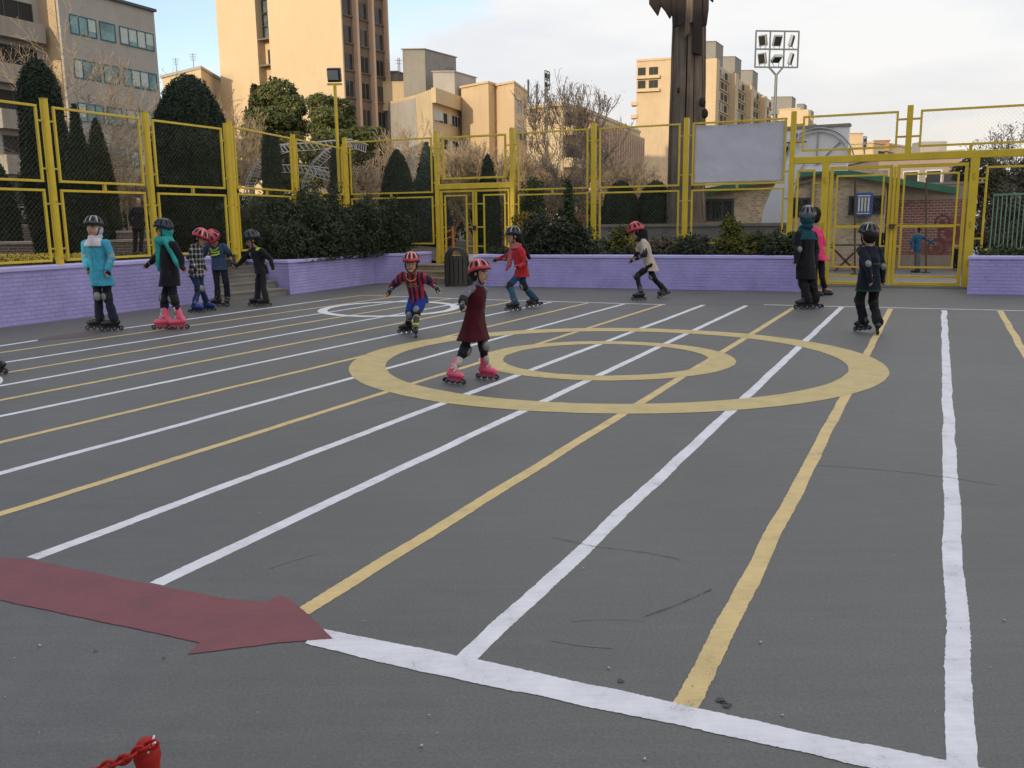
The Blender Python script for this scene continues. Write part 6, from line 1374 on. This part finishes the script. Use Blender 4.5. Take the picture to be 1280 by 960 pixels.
def bare_at(u, vtop, D, seed, m, label, **kw):
    p = at(u, vtop, D); z0 = terr(p.x); return bare_tree(p.x, D, z0, p.z - z0, seed, m, label, **kw)
M_BUD = foliage('tan_bud', (.16, .11, .06), (.34, .25, .14), 3); M_BUDD = foliage('dark_dry_leaf', (.10, .08, .055), (.22, .17, .11), 3)
bare_at(2, -25, 30, 3, M_TWIG, 'pale leafless tree cut by the left edge in front of the office block', spread=.6, depth=7, n0=2, r0=.13, buds=(M_BUD, .032))
bare_at(135, 92, 33, 5, M_TWIG, 'leafless tree with sparse buds in front of the office windows', spread=.62, depth=7, n0=3, buds=(M_BUDD, .035))
bare_at(165, 190, 27, 8, M_TWIG, 'small twiggy leafless shrub left of the widest dark dome', spread=.7, depth=6, n0=5, r0=.06, buds=(M_BUD, .032))
bare_at(280, 108, 40, 11, M_TWIG, 'pale fanned leafless tree right of the widest dark dome', spread=.55, depth=7, n0=6, r0=.12, twig=.012)
bare_at(462, 182, 36, 13, M_TWIG, 'low spreading leafless tree behind the lamp post', spread=.75, depth=6, n0=6, r0=.1, twig=.011)
bare_at(505, 138, 44, 17, M_TWIG, 'slender leafless tree in front of the three storey building', spread=.45, depth=6, n0=3, r0=.1, up=.5, twig=.012)
for i, (u, v, D, lab) in enumerate(((560, 172, 40, 'tan twiggy thicket left of the small gate, in front of the tan block'), (592, 168, 38, 'tan twiggy thicket seen above the small gate'), (630, 172, 40, 'tan twiggy thicket right of the small gate'), (662, 178, 37, 'slanting pale saplings behind the fence right of the small gate'), (790, 196, 40, 'low tan thicket in front of the long finned building'))):
    bare_at(u, v, D, 21 + i, M_TWIG, lab, spread=.40 if i != 3 else .5, depth=7, n0=9, r0=.09, up=.5, twig=.012, lean=(.0, 0) if i != 3 else (.35, 0))
bare_at(715, 84, 33, 41, M_TWIGD, 'tall dark leafless tree with seed heads in front of the finned building', spread=.42, depth=7, n0=3, r0=.1, up=.55, buds=(M_BUDD, .03), twig=.009)
bare_at(742, 168, 30, 47, M_TWIGD, 'shorter dark leafless tree beside the tallest leafless one', spread=.55, depth=7, n0=3, r0=.08, buds=(M_BUDD, .032))
bare_at(765, 188, 36, 49, M_TWIG, 'grey leafless bush right of the dark leafless trees', spread=.55, depth=7, n0=5, r0=.06)
pz = at(1275, 132, 27); bare_tree(pz.x + .8, 27, 0, pz.z, 53, M_TWIGD, 'dark leafless tree at the right edge behind the planter', spread=.55, depth=8, n0=2, r0=.12, buds=(M_BUDD, .035))
pz = at(1250, 200, 26); clump_tree(pz.x, 26, 0, [(0, 0, 1.6, 1.0, 1.2), (1.2, .4, 1.9, 1.2, 1.3), (-.3, .6, 2.7, .7, .6), (2.2, .2, 2.6, 1.2, 1.3)], 30000, .05, foliage('dull_bush_leaf', (.05, .05, .03), (.12, .105, .06), 1.8), 'dull brown green bush behind the green metal railing', 'bush', 'bush', 'bushes behind the gate')

def shrub(x, y, z0, r, h, n, lf, m, label, spiky=0., name='shrub', cat='shrub', group='shrubs growing in the purple planters', asp=2.0, shape='round'):
    """multi-stem shrub: sprays of small leaves on visible stems"""
    root = thing(name, (x, y, z0), label, cat, group); st = MB(); Q = []; rnd = random.Random(int(x * 97 + y * 13)); ns = max(8, int(26 * (1 if r > .3 else .5)))
    for i in range(ns):
        a = rnd.uniform(0, 2 * PI); f = rnd.random() ** .6
        if shape == 'cone': hz = h * (1 - f * .85) * rnd.uniform(.85, 1.05); tip = Vector((x + math.cos(a) * r * f, y + math.sin(a) * r * f, z0 + max(.15 * h, hz)))
        else: tip = Vector((x + math.cos(a) * r * f, y + math.sin(a) * r * f, z0 + h * (rnd.uniform(.55, 1.0) - .25 * f * f) * (1 + spiky * rnd.random())))
        b = Vector((x + math.cos(a) * r * .18 * f, y + math.sin(a) * r * .18 * f, z0)); mid = b.lerp(tip, .55) + Vector((0, 0, .06 * h)); st.tube([b, mid, tip], [.014, .009, .004], 4, cap=False)
        k = n // ns; t = RNG.uniform(.12, 1.02, (k, 1)) ** .8; B, T_, Mi = (np.array(q) for q in (b, tip, mid)); P = (1 - t) ** 2 * B + 2 * t * (1 - t) * Mi + t * t * T_
        sg = (.30 * r * (1.1 - .75 * t) + .03); off = RNG.normal(0, 1, (k, 3)); P = P + off * sg * .62; d = off + np.array([math.cos(a) * .4, math.sin(a) * .4, .7]); d /= np.linalg.norm(d, axis=1, keepdims=True); Q.append(leaves(P, d, lf, .6, asp))
    st.build('stems', M_BARK, root, fix=False); V = np.concatenate(Q); V[:, :, 2] = np.maximum(V[:, :, 2], z0 - .01); link_mesh('leaves', quad_mesh('leaves', V), m, root); return root
# the dark junipers of the middle planter
jl = [(-6.1, 21.2, .75, 1.35, 'dark juniper leaning over the left stairs'), (-5.3, 20.6, .7, 1.2, 'dark juniper above the first purple corner'), (-5.2, 21.9, .8, 1.55, 'tall dark juniper second from the left stairs'), (-4.6, 21.3, .75, 1.3, 'low dark juniper at the front of the middle planter'), (-4.5, 22.8, .8, 1.65, 'tallest dark juniper in the middle planter'), (-3.9, 22.4, .7, 1.35, 'dark juniper above the second purple corner'), (-3.6, 23.6, .8, 1.35, 'dark juniper just left of the small gate steps'), (-3.0, 23.5, .6, 1.0, 'lowest dark juniper touching the third purple corner'), (-5.9, 22.9, .8, 1.6, 'dark juniper behind the stairs at the back of the planter')]
for x, y, r, h, lab in jl: shrub(x, y, .69, r, h * .86, 15000, .032, M_JUN, lab, .5, 'juniper', 'shrub', 'dark junipers in the middle purple planter', 3.2)
def pl_(u, D): p = at(u, 300, D); return p.x
# right planter
for u, D, r, h, n, lf, m, lab, sp_, nm, shp in ((655, 22.2, .42, 1.15, 3500, .05, M_YLF, 'yellow leaved shrub behind the girl in the red jacket', .1, 'shrub', 'round'), (672, 21.6, .5, 1.0, 4500, .045, M_SHR, 'grey green shrub right of the yellow leaved one', .2, 'shrub', 'round'), (700, 21.5, .55, .85, 4500, .045, M_SHR, 'wide low grey green shrub left of the post', .2, 'shrub', 'round'), (668, 23.6, .4, 1.7, 3500, .05, M_GRN2, 'upright green shrub behind the low ones', .5, 'shrub', 'round'), (709, 22.4, .30, 2.3, 2600, .05, M_GRN2, 'tall thin spiky green shrub reaching above the lower fence panel', .3, 'shrub', 'cone'), (725, 21.3, .4, .75, 3500, .045, M_SHR, 'small grey green shrub beneath the fence post', .2, 'shrub', 'round'), (781, 21.3, .46, 1.05, 6500, .04, M_THU, 'golden green thuja cone behind the skater in beige', .0, 'thuja', 'cone'), (793, 20.7, .28, .55, 2000, .04, M_YLF, 'little yellow bush in front of the golden green thuja', .0, 'shrub', 'round'), (830, 20.9, .4, .45, 1600, .04, M_BUDD, 'sparse brown dry shrub behind the skater in beige', .2, 'shrub', 'round'), (868, 20.2, .4, .48, 3000, .04, M_SHR, 'low shrub left of the bright golden thuja', .2, 'shrub', 'round'), (913, 20.0, .46, 1.02, 6500, .04, M_THU, 'bright golden thuja cone below the white banner', .0, 'thuja', 'cone'), (940, 19.7, .4, .5, 3000, .04, M_THU, 'low golden shrub right of the bright golden thuja', .1, 'shrub', 'round'), (965, 19.5, .5, .5, 3500, .04, M_SHR, 'low dark shrub near the right end of the long planter', .2, 'shrub', 'round'), (992, 19.2, .4, .48, 3000, .04, M_GRN2, 'low green shrub at the right end of the long planter', .2, 'shrub', 'round')):
    shrub(pl_(u, D), D, .69, r, h, n, lf, m, lab, sp_, nm, 'shrub', None, 2.0, shp)
# low ground cover in the planters: one uncountable mass each
def cover(name, quadp, z, n, lf, m, h):
    A, B, C_, D_ = [np.array((*q, z)) for q in quadp]; s = RNG.uniform(0, 1, (n, 1)); t = RNG.uniform(0, 1, (n, 1)); P = (A * (1 - s) + B * s) * (1 - t) + (D_ * (1 - s) + C_ * s) * t
    hh = np.array([max(.15, .6 + noise.noise((p[0] * 1.6, p[1] * 1.6, 2)) * .9) for p in P]); P[:, 2] += RNG.uniform(0, 1, n) * h * hh; d = RNG.normal(0, .5, (n, 3)) + np.array([0, -.3, 1]); d /= np.linalg.norm(d, axis=1, keepdims=True)
    return tag(link_mesh(name, quad_mesh(name, leaves(P, d, lf, .5, 2.0)), m), kind='stuff')
cover('ground_cover', [(-.6, 21.9), (6.05, 19.1), (6.3, 20.4), (.1, 23.1)], .69, 16000, .045, M_SHR, .34)
cover('ground_cover', [(-6.3, 20.95), (-4.75, 20.0), (-2.9, 23.4), (-6.0, 24.5)], .69, 12000, .045, M_JUN, .5)
cover('ground_cover', [(9.25, 17.85), (14.4, 15.7), (14.4, 17.2), (10.2, 18.8)], .69, 11000, .045, M_GRN2, .32)
cover('ground_cover', [(-30, 24), (-8.2, 24), (-8.2, 28), (-30, 28)], .80, 14000, .06, M_JUN, .35)
# hedge masses far back so the park closes behind the fence
for i, (x0, x1, y, h, m, lab) in enumerate(((-34, -20, 44, 3.4, M_JUN, 'long dark hedge far behind the left fence'), (-19, -8, 42, 2.8, M_CYP2, 'dark hedge behind the pines'), (-7.5, 5, 45, 2.6, M_JUN, 'dark hedge far behind the small gate'))):
    n = 9000; P = np.stack([RNG.uniform(x0, x1, n), y + RNG.normal(0, .5, n), terr(x0) + RNG.uniform(0, 1, n) ** .7 * h], 1); P[:, 2] *= np.array([.8 + .35 * noise.noise((p[0] * .5, i, 0)) for p in P]); d = RNG.normal(0, .6, (n, 3)) + np.array([0, -.8, .4]); d /= np.linalg.norm(d, axis=1, keepdims=True)
    tag(link_mesh('hedge', quad_mesh('hedge', leaves(P, d, .13, .5, 1.8)), m), lab, 'hedge')
# low brick planters with yellow pansies behind the left fence
M_RBK = brick('weathered_brown_brick', (.21, .13, .09), (.15, .10, .075), (.30, .26, .22), .22, .07, .012, axis='xy', grime=.35)
for (u0, u1, D, zt, lab) in ((-40, 44, 22.5, 1.18, 'low brown brick planter seen behind the left edge of the left fence'), (-60, 24, 24.5, 1.62, 'upper brown brick step behind the low planter at the left'), (136, 199, 22.8, 1.20, 'low brown brick step behind the girl in the blue jacket'), (146, 186, 24.0, 1.42, 'upper brown brick step behind the girl in the blue jacket')):
    A, B = V2(at(u0, 300, D)), V2(at(u1, 300, D)); root = thing('brick_planter', A, lab, 'planter'); block(root, 'brick_face', [A, B, B + Vector((0, 1.2, 0)), A + Vector((0, 1.2, 0))], .80, zt - .06, M_RBK)
    block(root, 'coping', [A + Vector((0, -.03, 0)), B + Vector((0, -.03, 0)), B + Vector((0, 1.23, 0)), A + Vector((0, 1.23, 0))], zt - .058, zt, M_PAV)
fl_ = foliage('yellow_pansy_petal', (.45, .30, .02), (.65, .48, .05), 6)
def flower_patch(x0, x1, y0, y1, z, n):
    P = np.stack([RNG.uniform(x0, x1, n), RNG.uniform(y0, y1, n), z + RNG.uniform(.08, .22, n)], 1); d = RNG.normal(0, .5, (n, 3)) + np.array([0, -.6, .6]); d /= np.linalg.norm(d, axis=1, keepdims=True); tag(link_mesh('yellow_pansies', quad_mesh('yellow_pansies', leaves(P, d, .035, .3, 1.0)), fl_), kind='stuff')
flower_patch(at(-30, 300, 18).x, at(62, 300, 18).x, 17.6, 18.6, .80, 900); flower_patch(at(82, 300, 18.2).x, at(112, 300, 18.2).x, 17.8, 18.8, .80, 500)
cover('ground_cover', [(at(-40, 300, 18).x, 17.2), (at(190, 300, 20).x, 19.4), (at(190, 300, 21).x, 21.5), (at(-40, 300, 20).x, 20)], .80, 6000, .05, M_GRN2, .16)

# ================================================================== STREET FURNITURE
# artificial wooden trunk
wt = thing('wooden_trunk', (at(852, 200, 27).x, 27, .6), 'huge weathered plank clad wooden trunk with a ragged dark top, rising out of frame', 'wooden trunk')
m, nt, b = nt_new('weathered_planks'); v = pos(nt, (7, 7, .35)); v2 = pos(nt)
c = ramp(nt, noise_t(nt, v, 1.4, 8, .7), [(.25, (.05, .036, .026)), (.5, (.175, .13, .092)), (.75, (.31, .24, .175))]).outputs['Color']
c = mixc(nt, 1., c, ramp(nt, noise_t(nt, v2, .7, 4), [(.3, .55), (.7, 1.15)]).outputs['Color'], 'MULTIPLY'); L(nt, c, b.inputs['Base Color']); b.inputs['Roughness'].default_value = .85; bump(nt, b, noise_t(nt, v, 3, 8, .7), .9, .04); M_WOOD = m
M_WOODD = mat('dark_planks', (.028, .02, .017), .8, .35, 3, .6, 14, dist=.03)  # near-black brown for the top planks, collar, core and knots
tx0, tx1 = at(858, 225, 27).x, at(861, 60, 27).x
def trunk_x(z):
    t = (z - 2.7) / 4.0; return tx0 + (tx1 - tx0) * t, .53 - .075 * max(-.2, min(1.2, t)) + .3 * max(0, .25 - (z - .5) / 8)
rnd = random.Random(5); NP = 15
for k in range(NP):
    a0 = 2 * PI * k / NP; zb, zt_ = .5, 8.9
    mb = MB(); rings = []; dep = rnd.uniform(-.05, .06); wv = rnd.uniform(.85, 1.12)
    for i in range(18):
        z = zb + (zt_ - zb) * i / 17; cx, r = trunk_x(z); rr = r + dep + .03 * noise.noise((k * 3.3, z * .7, 1)); ha = PI / NP * wv * (1 + .18 * noise.noise((k * 5.1, z * 1.1, 4))); tw_ = .10 * math.sin(z * .5 + k)
        ring = []
        for (da, dr) in ((-ha, -.10), (-ha, 0), (0, .02), (ha, 0), (ha, -.10)): a = a0 + da + tw_ * .3; ring.append(Vector((cx + math.cos(a) * (rr + dr), 27 + math.sin(a) * (rr + dr), z)))
        rings.append(ring)
    mb.loft(rings); mb.build('plank', M_WOOD, wt)
mb = MB()
for i in range(7): a, r = trunk_x(.5 + i * 1.4); mb.ell((a, 27, .5 + i * 1.4), (r * .85, r * .85, .95), None, 10, 6)
mb.build('core', M_WOODD, wt)
for pts, dd, th_ in (([(812, -60), (826, -60), (828, 4), (823, 19.5), (812, 4)], 26.62, .12), ([(822, -60), (838, -60), (842, 16), (838, 23), (832, 13), (826, 6)], 26.5, .12), ([(835, -60), (848, -60), (849, 31), (841.5, 34.5), (841, 18)], 26.4, .14), ([(846, -60), (858, -60), (857, 26), (853, 30), (846.5, 33)], 26.36, .16), ([(856, -60), (863, -60), (862, 40), (856, 48)], 26.42, .12), ([(862, -60), (868, -60), (867, 27), (862, 29)], 26.40, .12), ([(866, -60), (878, -60), (877, 69), (867, 66)], 26.38, .14), ([(876, -60), (888, -60), (886, 12), (883.5, 31.5), (876.5, 32)], 26.48, .16), ([(886, -60), (896, -60), (892, 2), (888, -2)], 26.7, .14)):
    mb = MB(); mb.extrude([at(u, v, dd) for u, v in pts], (0, th_, 0)); mb.build('ragged_plank', M_WOOD if pts[0][0] in (856, 862) else M_WOODD, wt, bevel=.008)
cx, r = trunk_x(7.9); mb = MB(); mb.tube([(cx, 27, 7.6), (cx, 27, 9.2)], [r * .98, r * 1.2], 10); mb.build('dark_collar', M_WOODD, wt)
for (u, v) in ((848, 113), (881, 142), (878, 128)):
    q = at(u, v, 26.4); mb = MB(); mb.ell(q, (.10 if u > 870 else .05, .1, .14 if u > 870 else .09), None, 8, 6); mb.build('knot', M_WOODD, wt)
# floodlight masts
M_GST = mat('grey_green_steel', (.16, .175, .165), .5, .15, 6, .1, 20, metal=.3); M_LMP = mat('grey_lamp_case', (.30, .31, .30), .5, .1, 6)
def mast(u, vb, vt, D, label, ul, ur, vtop, tilt=.0, cols=3):
    A = at(u, vb, D); A.z = terr(A.x) if A.x < 5 else 0; B = at(u, vt, D); B.x = A.x = at(u, (vb + vt) / 2, D).x; root = thing('floodlight_mast', A, label, 'floodlight mast')
    mb = MB(); mb.tube([A, B], [.11, .07], 10); mb.build('pole', M_GST, root)
    w = (ur - ul) / FPX * D; z0 = B.z + .35; z1 = at(u, vtop, D).z; cxx = at((ul + ur) / 2, vtop + 40, D).x; c = Vector((cxx, D, 0)); ax = Vector((math.cos(tilt), math.sin(tilt), 0)); R_ = lambda s, z: c + ax * (w * (s - .5)) + Vector((0, 0, z))
    mb = MB(); mb.bar(B - Vector((0, 0, .05)), R_(.33, z0), .08); mb.bar(B - Vector((0, 0, .05)), R_(.66, z0), .08); mb.build('fork', M_GST, root)
    mb = MB(); zm = (z0 + z1) / 2
    for z in (z0, zm, z1): mb.bar(R_(-.01, z), R_(1.01, z), .07)
    for s in [i / cols for i in range(cols + 1)]:
        mb.bar(R_(s, z0 + .036), R_(s, zm - .036), .065, up=ax); mb.bar(R_(s, zm + .036), R_(s, z1 - .036), .065, up=ax)
    fr_ = mb.build('rack', M_GST, root); h = (z1 - z0) / 2; k = 0
    for j, zz in enumerate((zm, z0)):
        for i in range(cols):
            q = R_((i + .5) / cols, zz + h * .48); yaw = (-.95, 0, .95)[i % 3] + tilt; rot = Matrix.Rotation(yaw, 3, 'Z') @ Matrix.Rotation(.5 if (i == 1 and j == 0) else .25 if i != 1 else 1.15, 3, 'X')
            mb = MB(); mb.box(q, (w * .19, .16, h * .62), rot); lm = mb.build('floodlight', M_LMP, root, bevel=.02)
            mb = MB(); mb.box(q + rot @ Vector((0, -.085, 0)), (w * .15, .012, h * .5), rot); mb.build('lens', M_DK, lm)
            mb = MB(); mb.tube([R_((i + .35) / cols, zz + .04), q + rot @ Vector((-w * .1, 0, -h * .2))], .018, 5); mb.tube([R_((i + .65) / cols, zz + .04), q + rot @ Vector((w * .1, 0, -h * .2))], .018, 5); mb.build('yoke', M_GST, lm)
    return root
mast(967, 260, 93, 48, 'grey floodlight mast with six lamps in a square rack against the sky', 944, 997, 39, .12)
mast(684, 250, 117, 75, 'smaller distant floodlight mast seen edge on above the bare trees', 677, 691, 89, 1.1, 2)
mast(1079, 250, 192, 70, 'small distant floodlight mast above the beam of the big gate', 1073, 1085, 171, .9, 1)
# silver truss canopy
M_SIL = mat('silver_truss_tube', (.42, .43, .45), .4, .08, 6, .05, 20, metal=.6)
tr_ = thing('truss_arch', at(380, 245, 36), 'silver space frame arch in the park left of the lamp post', 'truss arch')
def truss(cv, D, w=.30, r=.014):
    P = [at(u, v, D) for u, v in cv]; Q = []
    for a, b in zip(P, P[1:]):
        for i in range(5): Q.append(a.lerp(b, i / 5))
    Q.append(P[-1]); mb = MB(); chords = []
    for o in ((0, -w / 2, 0), (0, w / 2, 0), None):
        ch_ = []
        for i, q in enumerate(Q):
            d = (Q[min(i + 1, len(Q) - 1)] - Q[max(i - 1, 0)]).normalized(); nn = Vector((0, 1, 0)).cross(d).normalized(); ch_.append(q + Vector(o) if o else q + nn * w)
        chords.append(ch_); mb.tube(ch_, r, 6)
    for i in range(len(Q) - 1): mb.tube([chords[0][i], chords[2][i + 1]], r * .6, 4); mb.tube([chords[1][i], chords[2][i + 1]], r * .6, 4); mb.tube([chords[0][i], chords[1][i]], r * .6, 4)
    mb.build('truss_beam', M_SIL, tr_, fix=False)
truss([(304, 250), (309, 228), (318, 208), (330, 194), (345, 184), (366, 178)], 36); truss([(374, 250), (381, 222), (392, 202), (408, 187), (430, 178), (446, 176), (460, 181)], 36); truss([(346, 181), (380, 179), (412, 176), (440, 174)], 38); truss([(352, 206), (380, 207), (410, 210)], 38); truss([(392, 210), (420, 218), (436, 222)], 35)
# orange posts, green railing
M_ORP = mat('orange_painted_metal', (.55, .16, .02), .5, .15)
ob = thing('orange_barrier', at(566, 303, 27), 'orange tube barrier seen through the left leaf of the small gate', 'barrier'); z0 = .456
A, B = at(566, 283, 27), at(552, 290, 27.4); mb = MB(); mb.tube([(A.x, 27, z0), A], .04, 8); mb.tube([(B.x, 27.4, z0), B], .04, 8); mb.build('post', M_ORP, ob); mb = MB(); mb.tube([A - Vector((0, 0, .1)), B - Vector((0, 0, .05))], .03, 8); mb.tube([A - Vector((0, 0, .3)), B - Vector((0, 0, .25))], .03, 8); mb.build('rail', M_ORP, ob)
M_GPT = mat('pale_green_paint', (.17, .32, .22), .5, .15, 5, grime=.2)
A, B = V2(at(1238, 300, 23.5)), V2(at(1282, 300, 22.6)); F = Face(A, B); z1 = at(1250, 243, 23.3).z; rr_ = thing('green_railing', A, 'pale green barred metal railing behind the planter at the right edge', 'railing')
mb = MB()
for zz in (.55, z1 - .03): F.box(mb, 0, F.Ln, zz, zz + .05, -.025, .025)
mb.build('rail', M_GPT, rr_)
for k in range(9): x = F.Ln * k / 8; mb = MB(); mb.tube([F.p(x, 0, .0), F.p(x, z1 + .02, 0)], .014, 6); mb.build('bar', M_GPT, rr_)
# dark basketball-style post and rusty net post in the yard
for (u, v0, v1, D, lab) in ((1158, 222, 332, 24.5, 'thin brown pole in the yard in front of the red brick wall'), (1069, 224, 334, 24.2, 'thin brown pole in the yard below the blue air cooler')):
    A = at(u, v1, D); p = thing('yard_pole', (A.x, D, 0), lab, 'pole'); mb = MB(); mb.tube([(A.x, D, 0), (at(u, v0, D).x, D, at(u, v0, D).z)], .028, 8); mb.build('pole', mat('brown_rusted_pole', (.10, .07, .045), .7, .3, 6), p)
    mb = MB(); mb.tube([(A.x, D, .004), (A.x, D, .03)], .12, 12); mb.build('base_plate', M_FR, p)
tbn = thing('yard_bench', at(1050, 320, 26.0), 'thin dark red table frame beside the yellow brick house', 'table'); q = at(1058, 303, 25.8); q.z = .75
mb = MB(); mb.box(q, (1.1, .5, .04)); mb.build('top', M_FR, tbn); mb = MB()
for sx in (-1, 1): mb.bar(q + Vector((sx * .45, 0, -.02)), Vector((q.x - sx * .3, q.y, 0)), .05)
mb.build('leg', mat('dark_red_steel', (.16, .04, .035), .6, .2), tbn)
# ================================================================== LIGHT AND SKY
SUN_EL, SUN_AZ = math.radians(13), sd      # sun comes from the left behind the camera
w = bpy.data.worlds.new('World'); scene.world = w; w.use_nodes = True; nt = w.node_tree; bgn = nt.nodes['Background']
sky = nt.nodes.new('ShaderNodeTexSky'); sky.sky_type = 'NISHITA'; sky.sun_disc = False; sky.sun_elevation = SUN_EL; sky.sun_rotation = math.atan2(sd.x, sd.y); sky.air_density = 1.0; sky.dust_density = .6; sky.ozone_density = 1.2
tc = nt.nodes.new('ShaderNodeTexCoord'); sp = nt.nodes.new('ShaderNodeSeparateXYZ'); L(nt, tc.outputs['Generated'], sp.inputs[0])
mp = nt.nodes.new('ShaderNodeMapping'); mp.inputs['Scale'].default_value = (1.2, 1.2, 4.2); mp.inputs['Rotation'].default_value = (0, .25, .5); L(nt, tc.outputs['Generated'], mp.inputs['Vector'])
n1 = N(nt, 'ShaderNodeTexNoise', Scale=1.7, Detail=8, Roughness=.52); L(nt, mp.outputs[0], n1.inputs['Vector'])
# thin cloud veil: thicker towards the east (+x) and the horizon
def mth(op, a, b=None):
    m = nt.nodes.new('ShaderNodeMath'); m.operation = op
    for s, x in ((m.inputs[0], a), (m.inputs[1], b)):
        if x is None: continue
        if isinstance(x, bpy.types.NodeSocket): L(nt, x, s)
        else: s.default_value = x
    return m.outputs[0]
zr = ramp(nt, sp.outputs['Z'], [(0, 1.0), (.10, .98), (.30, .88), (.6, 1.), (1, 1.)])
cov = mth('ADD', mth('MULTIPLY', mth('ADD', n1.outputs['Fac'], -.5), 1.1), mth('ADD', mth('MULTIPLY', sp.outputs['X'], .75), mth('ADD', zr.outputs['Color'], .12)))
cm = ramp(nt, cov, [(.82, .16), (1.46, .97)]); cm.color_ramp.interpolation = 'EASE'
n2 = N(nt, 'ShaderNodeTexNoise', Scale=2.6, Detail=7, Roughness=.55); L(nt, mp.outputs[0], n2.inputs['Vector'])
hz = ramp(nt, sp.outputs['Z'], [(.03, (5.6, 5.1, 4.5)), (.16, (5.2, 5.15, 5.15)), (.40, (5.2, 5.3, 5.5)), (.75, (7.2, 7.0, 6.9))])
skb = mixc(nt, 1., sky.outputs['Color'], (1.42, 1.40, 1.45), 'MULTIPLY')
cloudc = mixc(nt, 1., hz.outputs['Color'], ramp(nt, n2.outputs['Fac'], [(.36, (.86, .89, .94)), (.62, (1.06, 1.05, 1.03))]).outputs['Color'], 'MULTIPLY')
mx = mixc(nt, cm.outputs['Color'], skb, cloudc)
L(nt, mx, bgn.inputs['Color']); bgn.inputs['Strength'].default_value = .10
sl = bpy.data.lights.new('sun', 'SUN'); sl.energy = 1.85; sl.angle = math.radians(.5); sl.color = (1, .83, .60); so_ = bpy.data.objects.new('sun', sl); COL.objects.link(so_)
so_.rotation_euler = Vector((sd.x * math.cos(SUN_EL), sd.y * math.cos(SUN_EL), math.sin(SUN_EL))).to_track_quat('Z', 'Y').to_euler(); so_.location = (0, 0, 60)
scene.view_settings.view_transform = 'Standard'; scene.view_settings.look = 'None'; scene.view_settings.gamma = 1; scene.view_settings.use_curve_mapping = False; scene.view_settings.exposure = .80
scene.render.engine = 'CYCLES'; scene.cycles.max_bounces = 6
